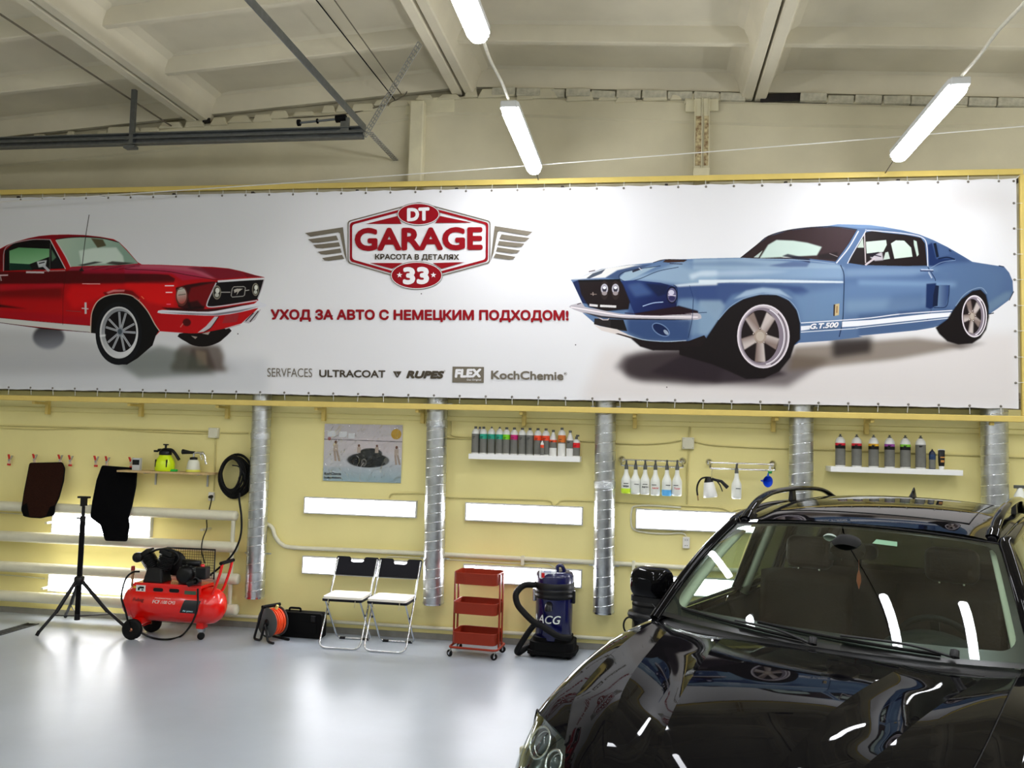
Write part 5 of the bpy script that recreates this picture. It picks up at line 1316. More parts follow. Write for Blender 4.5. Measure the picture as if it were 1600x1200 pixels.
# ------------------------------------------------------------------ hanging things
def clip(px, py, tilt, label):
    q = PX(px, py, -.045)
    t = thing('spring_clamp', label, 'clamp', q, R=Matrix.Rotation(tilt, 3, 'Y'), group='red spring clamps on the wall')
    mr = mat('clamp_red', rgb(200, 30, 24), rough=.35); mo = mat('clamp_cream', rgb(214, 188, 160), rough=.5)
    obj('jaw', MB().prism([(-.032, .062), (-.016, .062), (.008, -.0), (-.008, -.0)], -.008, .008, M=RX(PI/2)), mr, t, bevel=.003)
    obj('jaw', MB().prism([(.018, .055), (.032, .055), (.01, .0), (-.002, .0)], -.007, .007, M=RX(PI/2)), m_steel, t, bevel=.003)
    obj('spring', MB().lathe([(.012, -.012), (.012, .012)], 10, M=T(0, 0, .0)@RX(PI/2)), m_steel, t)
    obj('handle', MB().prism([(-.010, .01), (.012, .01), (.016, -.038), (-.012, -.038)], -.008, .008, M=RX(PI/2)), mo, t, bevel=.003)
    obj('tip', MB().box((.001, 0, -.048), (.036, .02, .022)), mr, t, bevel=.004)
for px, py, tl, lab in ((15, 719, .12, 'red clamp alone at the left edge of the photo'), (54, 718, 0, 'red clamp on the left corner of the brown mat'), (94, 719, -.03, 'red clamp on the right corner of the brown mat'), (110, 720, .02, 'red clamp hanging free just right of the brown mat'), (150, 721, 0, 'red clamp hanging free left of the black mat'), (167, 722, .1, 'red clamp on the left corner of the black mat')):
    clip(px, py, tl, lab)
obj_ = None
def mat_obj(name, outline, ys, m, label, th=.012, corners=None):
    """carpet mat leaning out from the clamps over the pipes: depth runs from ys[0] at the top to ys[1] at the bottom"""
    p0 = min(p[1] for p in outline); p1 = max(p[1] for p in outline)
    dep = lambda y: ys[0]+(ys[1]-ys[0])*(y-p0)/(p1-p0)
    cx = sum(p[0] for p in outline)/len(outline); b = PX(cx, p1, dep(p1))
    t = thing(name, label, 'mat', b)
    P_ = rpoly(outline, 2.2, 3); vs = [PX(a, c, dep(c)) for a, c in P_]
    n = len(vs); F_ = [(v.x, v.y-th/2, v.z) for v in vs]+[(v.x, v.y+th/2, v.z) for v in vs]
    mb = MB().add(F_, [(i, (i+1) % n, n+(i+1) % n, n+i) for i in range(n)])
    # fill with strips between left and right sides so that the bend keeps
    bm2 = bmesh.new()
    for k in (0, 1):
        q = [bm2.verts.new(F_[i+k*n]) for i in range(n)]
        f = bm2.faces.new(q); bmesh.ops.triangulate(bm2, faces=[f])
    bm2.verts.index_update()
    mb.add([tuple(v.co) for v in bm2.verts], [tuple(v.index for v in f.verts) for f in bm2.faces]); bm2.free()
    obj('carpet', mb, m, t, world=True)
    obj('edging', MB().tube([tuple(v) for v in vs], th*.62, 6, closed=True), corners or m_blackm, t, world=True)
    return t, dep
brown = mat('brown_carpet', rgb(50, 26, 18), rough=.95, spec=.1, var=.35, vscale=90, bump=.6, bscale=200)
blackc = mat('black_carpet', rgb(6, 6, 9), rough=.95, spec=.1, var=.3, vscale=90, bump=.6, bscale=200)
t, dep = mat_obj('car_mat', [(47, 724), (97, 723), (101, 732), (99, 752), (92, 778), (86, 790), (84, 805), (72, 807), (64, 809), (48, 808), (38, 806), (34, 797), (38, 770)], (-.06, -.36), brown, 'dark brown carpet car mat clamped to the wall')
mb = MB()
for L in ([(34, 790), (42, 786), (46, 806), (36, 806)], [(86, 789), (78, 792), (72, 806), (84, 805)]):
    vs = [PX(a, c, dep(c)-.010) for a, c in L]; mb.add([tuple(v) for v in vs], [(0, 1, 2, 3)])
obj('corner_patch', mb, blackc, t, world=True)
t, dep = mat_obj('car_mat', [(160, 728), (214, 732), (212, 760), (206, 790), (200, 810), (202, 822), (198, 845), (165, 844), (161, 830), (158, 820), (142, 808), (145, 785), (152, 750)], (-.06, -.42), blackc, 'black carpet car mat hanging in front of the wall light')
# wooden shelf with sprayers
m_wood = mat('raw_board', rgb(212, 182, 128), rough=.7, var=.2, vscale=12, bump=.2, bscale=40)
a = PX(191, 735, -.15); c = PX(333, 738, -.15); zsh = (a.z+c.z)/2
sh = thing('wooden_shelf', 'raw wooden wall shelf on two grey brackets, left of the hose', 'shelf', ((a.x+c.x)/2, -.13, zsh-.01))
W_ = c.x-a.x
obj('board', MB().box((0, 0, .0), (W_, .24, .02)), m_wood, sh, bevel=.003)
for px in (235, 317):
    x = PX(px, 745, -.12).x-(a.x+c.x)/2
    obj('bracket', MB().box((x, .115, -.075), (.018, .012, .14)).box((x, .0, -.014), (.018, .22, .006)), mat('grey_bracket', rgb(170, 172, 170), rough=.4), sh)
zs = zsh+.0
def on_shelf(px, Y): return PX(px, 730, Y).x
x = on_shelf(214, -.14)
t = thing('tin_box', 'small silver and black box at the left end of the wooden shelf', 'box', (x, -.14, zs))
m_silver = mat('silver_card', rgb(196, 198, 200), rough=.4)
obj('carton', MB().box((0, 0, .065), (.085, .05, .13)), m_silver, t, bevel=.003)
obj('label_band', MB().box((0, 0, .085), (.078, .053, .055)), m_black, t)
clip(205, 723, -.05, 'red clamp on the right corner of the black mat, beside the small box')
x = on_shelf(257.5, -.13)
t = thing('pump_sprayer', 'fluorescent yellow pressure sprayer with black pump head on the wooden shelf', 'sprayer', (x, -.13, zs))
m_neon = mat('fluorescent_yellow', rgb(214, 240, 20), rough=.35)
obj('tank', MB().lathe([(.001, .0), (.092, .0), (.1, .012), (.102, .05), (.1, .09), (.085, .13), (.062, .16), (.058, .178)], 28), m_neon, t)
for s in (-1, 1): obj('grip_slot', MB().box((s*.062, -.074, .085), (.012, .02, .08), M=None), m_black, t, bevel=.004)
obj('collar', MB().lathe([(.064, .172), (.066, .2), (.058, .215), (.045, .235), (.02, .245)], 24), m_black, t)
obj('pump_handle', MB().tube([(0, 0, .24), (0, 0, .275)], .012, 8).box((0, 0, .282), (.055, .02, .014)), m_black, t, bevel=.002)
obj('spout', MB().tube([(0, 0, .215), (-.06, 0, .225), (-.085, 0, .22)], [.018, .014, .016], 8).box((-.11, 0, .21), (.04, .025, .022)), m_black, t)
obj('trigger', MB().tube(cr([(.02, 0, .23), (.07, 0, .225), (.11, 0, .19), (.16, 0, .125)], 4), .017, 8), m_black, t)
x = on_shelf(274, -.12)
o = obj('sponge', MB().box((0, 0, .012), (.075, .04, .022)), mat('green_sponge', rgb(40, 190, 70), rough=.8, bump=.4, bscale=120), bevel=.005); o.location = (x, -.15, zs); tag(o, 'small green sponge on the wooden shelf between the sprayers', 'sponge')
x = on_shelf(302, -.13)
t = thing('foam_gun', 'foam gun with black nozzle and milky bottle on the wooden shelf', 'sprayer', (x, -.13, zs))
m_milk = mat('milky_bottle', rgb(222, 222, 205), rough=.35, trans=.0)
obj('bottle', MB().lathe([(.001, 0), (.07, 0), (.074, .012), (.06, .1), (.05, .125), (.045, .13)], 24), m_milk, t)
obj('liquid', MB().lathe([(.0745, .004), (.0755, .012), (.0735, .028)], 24, caps=False), mat('yellow_liquid', rgb(226, 226, 90), rough=.3), t)
obj('cap', MB().lathe([(.04, .128), (.04, .155), (.02, .16)], 20), m_black, t)
obj('nozzle', MB().tube([(-.13, 0, .212), (-.115, 0, .212), (-.04, 0, .206), (.01, 0, .206)], [.028, .026, .016, .014], 12), m_black, t)
obj('valve', MB().tube([(.0, 0, .155), (0, 0, .205), (.06, 0, .208), (.10, 0, .20)], [.012, .014, .012, .02], 10), m_chrome, t)
obj('gun_grip', MB().tube(cr([(.09, 0, .215), (.12, 0, .18), (.135, 0, .12), (.15, 0, .085)], 4), .012, 8), m_chrome, t)
obj('gun_trigger', MB().tube(cr([(.075, 0, .195), (.08, 0, .16), (.1, 0, .13)], 4), .006, 6), m_chrome, t)
# coiled hose
q = PX(365, 741, -.1)
HR = .0135
h = thing('coiled_hose', 'black air hose coiled on the wall beside the duct', 'hose', (q.x, -.1, q.z-.25))
rr = random.Random(21)
obj('hook', MB().box((0, .05, .42), (.03, .1, .04)), m_steel, h)
for k in range(10):
    rx, rz_0 = .112+.0075*k, .168+.006*k; ox, oz = rr.uniform(-.012, .012), rr.uniform(-.015, .012)-(.02 if k > 4 else 0)
    pts = [((rx+ox*.4)*math.cos(a)+ox, -.045+.010*k+.01*math.sin(3*a+k)-.0, .25+oz+rz_0*math.sin(a)) for a in np.linspace(0, 2*PI, 33)[:-1]]
    obj('coil', MB().tube(pts, HR, 8, closed=True), m_rub, h)
obj('hose_tail', MB().tube(cr(wpts([(374, 770), (374, 782), (377, 805), (377, 830), (372, 850), (362, 868), (345, 885), (328, 899)], -.38), 5), .0105, 8), m_rub, h, world=True)
obj('blow_gun', MB().tube(wpts([(363, 727), (371, 728), (376, 731)], -.15), .007, 6).tube(wpts([(376, 731), (377, 740), (374, 748)], -.15), .014, 6).tube(wpts([(376, 733), (382, 742), (382, 750)], -.15), .007, 6), m_black, h, world=True)
# power cord from socket to compressor
def cord(L, Ys, r, m, label, name='power_cord'):
    P_ = [PX(a, b, y) for (a, b), y in zip(L, Ys)]
    o = obj(name, MB().tube(cr(P_, 5), r, 7), m); pos_origin(o); return tag(o, label, 'cable')
cord([(331, 776), (330, 784), (326, 800), (323, 812), (323, 826), (317, 842), (315, 860), (320, 880)], [-.05, -.06, -.1, -.14, -.2, -.26, -.3, -.42], .006, m_rub, 'thin black power cord hanging from the left socket to the compressor')
o = obj('plug', MB().lathe([(.018, 0), (.018, .035), (.01, .06)], 12, M=T(*PX(331, 776, -.04))@RX(PI/2)), m_black); tag(pos_origin(o), 'black plug in the left wall socket', 'plug')

# ------------------------------------------------------------------ poster
pc = [(507, 662), (629, 664), (626, 755), (504, 751)]
P_ = [PX(a, b, -.02) for a, b in pc]
PW, PH = 360, 280
PI_ = np.zeros((PH, PW, 3), np.float32)
yy, xx = np.mgrid[0:PH, 0:PW]; u = xx/PW; v = yy/PH
def blend(mask, col, a=1.0):
    global PI_
    c = np.array([lin(k) for k in col], np.float32); mk = np.clip(mask, 0, 1)[..., None]*a; PI_ = PI_*(1-mk)+c*mk
base = np.array([lin(k) for k in (214, 206, 208)], np.float32)
PI_[:] = base
blend(np.clip((v-.45)*2, 0, 1), (158, 182, 190)); blend((u < .5)*np.clip(.5-u, 0, .4)*1.6*(v < .75), (206, 204, 206))
blend(((v-.30+.12*u) < 0)*np.clip(1-abs(v-.12)*3, 0, 1)*.8, (196, 192, 194)); blend(abs(v-.27-.02*u) < .006, (100, 96, 100))
for (a, b, w, h) in ((.04, .12, .11, .10), (.19, .13, .10, .10), (.31, .16, .08, .09)): blend((u > a)*(u < a+w)*(v > b)*(v < b+h), (226, 230, 232), .9)
blend((((u-.065)/.022)**2+((v-.26)/.03)**2 < 1), (150, 50, 40), .8)
blend((((u-.92)/.065)**2+((v-.16)/.09)**2 < 1), (200, 160, 60), 1)
# dark car
blend(1/(1+np.exp((((u-.57)/.27)**2+((v-.62)/.13)**2-1)*22)), (18, 24, 26)); blend(1/(1+np.exp((((u-.60)/.15)**2+((v-.50)/.09)**2-1)*22)), (40, 44, 44))
blend((((u-.52)/.035)**2+((v-.66)/.065)**2 < 1), (120, 118, 112)); blend((((u-.52)/.022)**2+((v-.66)/.045)**2 < 1), (40, 40, 40)); blend((((u-.80)/.025)**2+((v-.62)/.055)**2 < 1), (110, 110, 106))
for (pxx, pyy, s) in ((.15, .32, 1.0), (.45, .37, .8), (.68, .37, .75), (.93, .39, .9)):
    blend((((u-pxx)/(.018*s))**2+((v-pyy)/(.03*s))**2 < 1), (110, 76, 60)); blend((abs(u-pxx) < .03*s)*(v > pyy+.03*s)*(v < pyy+.16*s), (186, 170, 156))
    if pxx < .2 or pxx > .9: blend((abs(u-pxx+.012-(v-pyy-.16)*.1) < .014*s)*(v > pyy+.15*s)*(v < pyy+.33*s), (170, 152, 138)); blend((abs(u-pxx-.02-(v-pyy-.16)*.2) < .014*s)*(v > pyy+.15*s)*(v < pyy+.33*s), (164, 148, 134))
pim = bpy.data.images.new('poster_print', PW, PH)
buf = np.ones((PH, PW, 4), np.float32); buf[..., :3] = tos(np.clip(PI_, 0, 1))[::-1]
pim.pixels.foreach_set(buf.ravel()); pim.update(); pim.pack()
m_post = img_mat('poster_print', pim, .4)
po = thing('poster', 'glossy wrinkled poster of people around a dark car, under the banner', 'poster', (P_[3].lerp(P_[2], .5).x, -.012, P_[3].z))
g = []; uvs = []
rr = random.Random(2)
for j in range(19):
    row = []
    for i in range(25):
        s, t_ = i/24, j/18
        p = P_[3].lerp(P_[2], s).lerp(P_[0].lerp(P_[1], s), t_)
        p.y = -.012; row.append((p.x, p.y, p.z)); uvs.append((s, t_))
    g.append(row)
o = obj('printed_sheet', MB().grid(g), m_post, po, world=True)
uv = o.data.uv_layers.new(name='UVMap')
for l in o.data.loops: uv.data[l.index].uv = uvs[l.vertex_index]
g2 = [[(x, y-.008-.006*abs(math.sin(x*37+z*21)*math.sin(z*43-x*9)+.6*math.sin(x*71-z*66+1.3))*min(1, 6*min(i/24, 1-i/24))*min(1, 6*min(j/18, 1-j/18)), z) for i, (x, y, z) in enumerate(row)] for j, row in enumerate(g)]
mcl = glass('clear_film', (.98, .98, .98), .05, 1.5)
nt = mcl.node_tree; nz_ = nt.nodes.new('ShaderNodeTexNoise'); nz_.inputs['Scale'].default_value = 7; nz_.inputs['Distortion'].default_value = 1.8
tc_ = nt.nodes.new('ShaderNodeTexCoord'); bp_ = nt.nodes.new('ShaderNodeBump'); bp_.inputs['Distance'].default_value = .16; bp_.inputs['Strength'].default_value = 1
nt.links.new(tc_.outputs['Object'], nz_.inputs['Vector']); nt.links.new(nz_.outputs['Fac'], bp_.inputs['Height'])
for n_ in nt.nodes:
    if n_.type in ('BSDF_GLOSSY', 'FRESNEL'): nt.links.new(bp_.outputs['Normal'], n_.inputs['Normal'])
obj('plastic_cover', MB().grid(g2), mcl, po, world=True)
text_px('poster_lettering', 'KochChemie', 507, 742, 533, 742.6, 4.5, -.0135, m_black, po, off=.04)
text_px('poster_lettering', 'ExcellenceForExperts', 506.5, 748.5, 533, 749, 4, -.0135, m_black, po, off=.04)

# ------------------------------------------------------------------ shelves with bottles
def white_shelf(c, label):
    P_ = [PX(a, b, -.24) for a, b in c]
    cx = sum(p.x for p in P_)/4; w = (P_[1].x-P_[0].x+P_[2].x-P_[3].x)/2
    zt_ = (P_[0].z+P_[1].z)/2; zb_ = (P_[2].z+P_[3].z)/2
    t = thing('wall_shelf', label, 'shelf', (cx, -.12, zb_))
    obj('board', MB().box((0, 0, (zt_-zb_)/2), (w, .24, zt_-zb_)), mat('shelf_white', rgb(240, 240, 238), rough=.35), t, bevel=.003)
    return zt_, cx, w
zt1, _, _ = white_shelf([(732, 709), (906, 713.5), (906, 722), (732, 717)], 'long white wall shelf crowded with fourteen bottles and one in front')
zt2, _, _ = white_shelf([(1298, 728.5), (1505, 735), (1505, 743.5), (1298, 737)], 'short white wall shelf with a spaced row of bottles above the car')
m_bg = mat('bottle_grey', rgb(112, 112, 106), rough=.35, var=.12, vscale=25)
m_bw = mat('bottle_white', rgb(226, 226, 222), rough=.35)
m_cap = mat('cap_grey', rgb(78, 80, 76), rough=.4)
BANDS = {}
def bandm(c): return mat('label_%d_%d_%d' % c, rgb(*c), rough=.35)
def bottle(px, Y, z, h, r, label, band=None, band_h=.27, style='litre', capm=None, low=None, group=None, body=None, top='screw'):
    """bottle on a shelf: white shoulder, grey label with a coloured top band"""
    x = PX(px, 700, Y).x
    t = thing('bottle', label, 'bottle', (x, Y, z), group=group)
    sh = h*.80; nk = h*.93
    if style == 'litre':
        obj('body', MB().lathe([(.001, 0), (r*.94, 0), (r, h*.012), (r, h*.765), (r*.97, h*.80), (r*.88, h*.84), (r*.72, h*.88), (r*.50, h*.912), (r*.36, nk), (r*.36, nk+.006)], 24), body or m_bw, t)
        lo, hi = h*.04, h*.735
    elif style == 'flask':
        obj('body', MB().lathe([(.001, 0), (r*.96, 0), (r, h*.012), (r, h*.58), (r*.9, h*.66), (r*.45, h*.86), (r*.32, h*.90), (r*.32, h*.93)], 24), body or m_bw, t)
        lo, hi = h*.31, h*.62
    obj('label_wrap', MB().lathe([(r+.0008, lo), (r+.0008, hi)], 24, caps=False), m_bg, t)
    if band: obj('label_band', MB().lathe([(r+.0014, hi-h*band_h), (r+.0014, hi)], 24, caps=False), bandm(band), t)
    obj('label_text', MB().box((-r*.25, -r-.001, hi-h*band_h*.6), (r*.7, .002, h*.02)).box((-r*.35, -r-.001, hi-h*band_h*.9), (r*.5, .002, h*.016)), m_black, t)
    cm = capm or m_cap
    if top == 'screw': obj('cap', MB().lathe([(r*.40, nk-.002), (r*.40, h), (r*.30, h+.002)], 16), cm, t)
    elif top == 'flip': obj('cap', MB().lathe([(r*.36, nk), (r*.26, h*.97), (r*.16, h*.985)], 14).tube([(-r*.22, 0, h*.96), (0, 0, h*1.015), (r*.22, 0, h*.96)], .005, 6), cm, t)
    elif top == 'push': obj('cap', MB().lathe([(r*.40, nk-.004), (r*.36, h*.955), (r*.2, h*.965), (r*.16, h*.99), (r*.22, h), (r*.2, h*1.015)], 14), cm, t)
    elif top == 'spray': obj('cap', MB().lathe([(r*.40, nk-.004), (r*.4, h*.97)], 14).box((0, 0, h*1.02), (r*.7, .03, h*.12)).box((r*.3, 0, h*1.12), (r*.9, .02, h*.10)), cm, t, bevel=.003)
    return t
G1 = 'bottles on the long white shelf'
G = (58, 64, 60)
spec = [(741.5, None, 'plain grey one-litre bottle, first at the left end of the long shelf', 'screw'),
        (754, (26, 160, 132), 'grey bottle with teal band and plain cap, left of two flip-top teal ones', 'screw'),
        (766.5, (26, 160, 132), 'left of two teal-banded bottles with flip tops on the long shelf', 'flip'),
        (779, (26, 160, 132), 'right of two teal-banded bottles with flip tops on the long shelf', 'flip'),
        (790, (120, 210, 20), 'grey bottle with lime green band on the long shelf', 'screw'),
        (802, (196, 10, 110), 'grey bottle with magenta band on the long shelf', 'screw'),
        (814.5, None, 'plain dark grey bottle right of the magenta-banded one on the long shelf', 'screw'),
        (826.5, None, 'plain lighter grey bottle left of the two orange-banded ones on the long shelf', 'screw'),
        (839, (238, 70, 30), 'left of two tall orange-banded grey bottles on the long shelf', 'screw'),
        (851.5, (238, 70, 30), 'right of two tall orange-banded grey bottles on the long shelf', 'screw')]
for i, (px, band, lab, top) in enumerate(spec):
    hh = PX(px, 666.5+i*.35, -.13).z-zt1
    bottle(px+1, -.13, zt1, hh, .0375, lab, band, .18, group=G1, top=top)
hh = PX(863, 672, -.13).z-zt1
bottle(864, -.13, zt1, hh, .038, 'clear-bottomed bottle with a thin orange band on the long shelf', (238, 80, 30), .09, 'flask', group=G1)
t = bottle(877.5, -.13, zt1, PX(877, 668.5, -.13).z-zt1, .038, 'white bottle with a wide orange-brown label on the long shelf', (214, 110, 30), .25, 'litre', group=G1)
obj('white_panel', MB().lathe([(.0396, .0), (.0396, .125)], 24, caps=False), m_bw, t)
bottle(890.5, -.13, zt1, PX(890, 673, -.13).z-zt1, .037, 'clear-shouldered bottle with a grey label on the long shelf', None, .1, 'flask', group=G1)
bottle(900.5, -.13, zt1, (PX(900, 681, -.13).z-zt1)*.9, .036, 'short red-banded spray bottle at the right end of the long shelf', (224, 16, 30), .26, 'litre', group=G1, top='spray')
bottle(847, -.21, zt1, PX(847, 689, -.2).z-zt1, .017, 'tiny white-capped bottle in front of the tall orange-banded ones', (238, 80, 40), .2, 'litre', group=G1, capm=m_bw)
bottle(749, -.05, zt1, (PX(749, 667, -.05).z-zt1), .03, 'grey-capped bottle behind the first two on the long shelf', None, .2, 'litre', group=G1)
G2 = 'bottles on the short white shelf'
for px, band, lab in ((1312.5, (214, 20, 50), 'left of two red-banded polish bottles on the short shelf'), (1338, (206, 24, 44), 'right of two red-banded polish bottles on the short shelf'), (1364.5, (236, 180, 30), 'yellow-banded polish bottle on the short shelf'), (1389.5, (150, 60, 160), 'purple-banded polish bottle on the short shelf'), (1414, (130, 200, 50), 'green-banded polish bottle on the short shelf'), (1438, None, 'plain grey polish bottle without a band on the short shelf')):
    hh = PX(px, 679+(px-1312)*.02, -.13).z-zt2
    t = bottle(px+.5, -.13, zt2, hh, .0445, lab, band, .075, group=G2, top='push')
    if band: obj('black_stripe', MB().lathe([(.0462, hh*.56), (.0462, hh*.66)], 24, caps=False), m_black, t)
m_navy = mat('navy_label', rgb(24, 34, 62), rough=.35)
hh = PX(1456, 702, -.13).z-zt2
bottle(1456.5, -.13, zt2, hh, .028, 'small navy bottle with a black nozzle on the short shelf', (30, 60, 100), .25, group=G2, capm=m_black, body=m_navy, top='push')
x = PX(1471, 720, -.13).x; hh = PX(1471, 703, -.13).z-zt2
t = thing('tube', 'small black squeeze tube standing on its cap at the right end of the short shelf', 'tube', (x, -.13, zt2), group=G2)
obj('cap', MB().lathe([(.022, 0), (.024, .03)], 16), m_bw, t)
obj('squeeze_body', MB().grid([[(r_*math.cos(a), k*r_*math.sin(a), z) for a in np.linspace(0, 2*PI, 21)] for r_, k, z in ((.024, 1, .03), (.028, .9, .07), (.030, .45, hh-.02), (.031, .06, hh))]), m_black, t)
obj('label_text', MB().box((0, -.029, hh*.62), (.036, .002, .012)).box((0, -.029, hh*.42), (.03, .002, .02)), mat('ochre_print', rgb(190, 130, 60), rough=.5), t)
obj('white_crimp', MB().box((0, 0, hh), (.06, .004, .014)), m_bw, t)

# ------------------------------------------------------------------ chrome rails and hanging spray bottles
def rail(p0, p1, dz, label):
    a = PX(*p0, -.10); b = PX(*p1, -.10)
    t = thing('chrome_rail', label, 'rail', ((a.x+b.x)/2, -.10, a.z-.06), group='chrome double rails')
    w = b.x-a.x; z = .06
    obj('bar', MB().tube([(-w/2+.02, .0, z), (w/2-.02, .0, z)], .009, 10), m_chrome, t)
    obj('bar', MB().tube([(-w/2+.02, -.04, z-.055), (w/2-.02, -.04, z-.055)], .009, 10), m_chrome, t)
    for s in (-1, 1):
        obj('rosette', MB().lathe([(.001, .03), (.016, .03), (.02, .02), (.034, .014), (.038, .0)], 20, M=T(s*(w/2-.02), .098, z)@RX(PI/2), caps=False), m_chrome, t)
        obj('rail_arm', MB().tube([(s*(w/2-.02), .09, z), (s*(w/2-.02), .0, z), (s*(w/2-.02), -.04, z-.055)], .011, 8), m_chrome, t)
    return a.z
rail((968, 718), (1070, 722.5), 0, 'chrome double rail holding six spray bottles')
rail((1106, 722.5), (1213, 727.5), 0, 'chrome double rail holding the foam gun and blue funnel')
m_hdpe = mat('spray_bottle_plastic', rgb(226, 228, 220), rough=.3, spec=.5)
def spray(px, ytop, ybot, label, liquid=None, red=None, txt=None, word='', tcol=None):
    Y = -.15; b = PX(px, ybot, Y); tp = PX(px, ytop, Y); h = tp.z-b.z; r = .047
    t = thing('spray_bottle', label, 'bottle', b, group='spray bottles hanging on the chrome rails')
    nb = h*.74
    obj('bottle_body', MB().lathe([(.001, .002), (r*.86, 0), (r*.98, h*.03), (r, h*.08), (r, h*.37), (r*.96, h*.42), (r*.80, h*.48), (r*.58, h*.55), (r*.44, h*.62), (r*.38, nb)], 24), m_hdpe, t)
    if liquid: obj('liquid', MB().lathe([(r*.87, -.001), (r*.99, h*.03), (r*1.015, h*.08), (r*1.015, h*(.17 if liquid[0] < 150 else .15))], 24, caps=False), bandm(liquid), t)
    obj('sprayer_collar', MB().lathe([(r*.42, nb-.005), (r*.34, nb+.035), (r*.18, nb+.06)], 14), m_cap, t)
    obj('sprayer_head', MB().box((0, -.0, h*.93), (.018, .03, h*.13)).box((0, -.02, h*.98), (.016, .075, .02)), m_cap, t, bevel=.003)
    obj('trigger', MB().tube([(0, -.035, h*.96), (0, -.045, h*.90), (0, -.035, h*.86)], .006, 6), m_cap, t)
    if txt: obj('marker_text', MB().box((txt*.012, -r*.985, h*.30), (.045, .003, .007)), m_cap, t)
    if word: text_local('marker_word', word, .06, .018, T(-.03, -r-.003, h*.19)@RX(PI/2), bandm(tcol), t, off=.02)
    return t
SB = [(978, 770.5, 'spray bottle with lime green liquid, first from the left', (206, 240, 50), 0, 'wax', (30, 30, 30)),
      (992.5, 772, 'empty spray bottle, second from the left on the rail', None, 1, '', None),
      (1007.5, 772.5, 'spray bottle with small dark writing, third from the left', None, 0, 'apc', (30, 30, 30)),
      (1023.5, 774, 'spray bottle with red handwriting, left of the blue-liquid one', None, -1, 'Auto Sol', (214, 40, 40)),
      (1041.5, 774.5, 'spray bottle with blue liquid', (96, 178, 236), 1, '', None),
      (1057.5, 775, 'spray bottle with red handwriting, rightmost of the six', None, -1, 'Tuner', (206, 40, 60)),]
for px, yb, lab, liq, tt, wd, tc2 in SB: spray(px, 719, yb, lab, liq, None, tt if tt else .01, wd, tc2)
spray(1150.5, 724.5, 779.5, 'lone white spray bottle right of the black foam gun', None, None, 1, '', None)
# foam gun on the second rail
b = PX(1110, 777, -.15)
t = thing('foam_gun', 'black foam gun with curved tube and white cup hanging on the right rail', 'sprayer', b)
Mx = Matrix.Rotation(-.12, 4, 'Y')
obj('cup', MB().lathe([(.001, .0), (.066, .0), (.068, .012), (.047, .14), (.04, .148)], 24, M=Mx), m_bw, t)
obj('cup_cap', MB().lathe([(.045, .145), (.034, .175), (.02, .195)], 18, M=Mx), m_black, t)
obj('tube_lance', MB().tube(cr(wpts([(1111, 746.5), (1103, 746), (1096, 748), (1091, 755), (1089, 764), (1090, 774)], -.15), 5), .0085, 8), m_black, t, world=True)
obj('brass_tip', MB().tube(wpts([(1090, 774), (1091, 782)], -.15), .007, 8), mat('brass', rgb(190, 160, 110), rough=.3, metal=1), t, world=True)
obj('pistol_grip', MB().tube(wpts([(1112, 748), (1118, 750), (1127, 752), (1137, 762)], -.15), [.013, .013, .015, .019], 8), m_black, t, world=True)
obj('gun_trigger', MB().tube(wpts([(1120, 751), (1125, 758), (1129, 768)], -.16), [.008, .007, .005], 6), m_black, t, world=True)
obj('hanging_wire', MB().tube(wpts([(1112, 746), (1112, 737), (1113, 731)], -.14), .002, 5), m_steel, t, world=True)
q = PX(1197, 752, -.16)
t = thing('funnel', 'bright blue plastic funnel hanging under the right rail', 'funnel', q, R=Matrix.Rotation(PI/2*1.02, 3, 'X') @ Matrix.Rotation(.5, 3, 'Y'))
m_bl = mat('blue_plastic', rgb(14, 70, 206), rough=.35)
obj('cone', MB().lathe([(.055, .03), (.052, .022), (.012, -.035), (.007, -.075)], 24, caps=False).lathe([(.006, -.075), (.011, -.034), (.050, .024), (.053, .03)], 24, caps=False), m_bl, t, solid=0)
obj('ear', MB().prism([(-.012, .045), (.012, .045), (.0, .085)], .026, .03), m_bl, t)
q = PX(1203, 738, -.15)
t = thing('green_valve', 'small green and white bottle nozzle at the right end of the rail', 'nozzle', q)
obj('green_cap', MB().box((0, 0, 0), (.035, .03, .022)).box((-.014, 0, -.02), (.010, .02, .03)), mat('green_plastic', rgb(20, 140, 60), rough=.4), t, bevel=.003)
obj('white_neck', MB().tube([(0, 0, .01), (0, 0, .06)], .012, 10), m_bw, t)
q = PX(1594, 792, -.2)
t = thing('spray_bottle', 'pale grey spray bottle cut off at the right edge of the photo', 'bottle', q)
obj('bottle_body', MB().lathe([(.001, 0), (.05, 0), (.052, .02), (.05, .1), (.03, .14), (.02, .17)], 20), m_hdpe, t)
obj('sprayer_head', MB().box((.0, 0, .18), (.1, .03, .03)), m_cap, t, bevel=.004)

# ------------------------------------------------------------------ door track in the top left corner
m_gal = mat('door_track_zinc', rgb(120, 124, 126), rough=.35, metal=.85, var=.2, vscale=20)
ty = -.89; te = PX(568, 204, ty); tz = te.z-.015
tr = thing('door_track', 'galvanised overhead door track running left from the crossbar', 'rail', (-6.1, ty, tz-.05))
obj('track', MB().box(((X0+te.x)/2+.2, ty, tz+.05), (te.x-X0-.4, .05, .012)).box(((X0+te.x)/2+.2, ty, tz-.055), (te.x-X0-.4, .07, .012)).box(((X0+te.x)/2+.2, ty+.03, tz), (te.x-X0-.4, .008, .1)).box(((X0+te.x)/2+.2, ty-.012, tz+.005), (te.x-X0-.4, .012, .02)), m_gal, tr, world=True)
hx = PX(207, 200, ty).x
obj('hanger', MB().box((hx, ty, (tz+zr(hx)-.0)/2-.03), (.045, .04, zr(hx)-tz+.1)), m_gal, tr, world=True)
obj('hanger_foot', MB().box((hx, ty-.01, tz-.09), (.12, .08, .03)), m_gal, tr, world=True, bevel=.004)
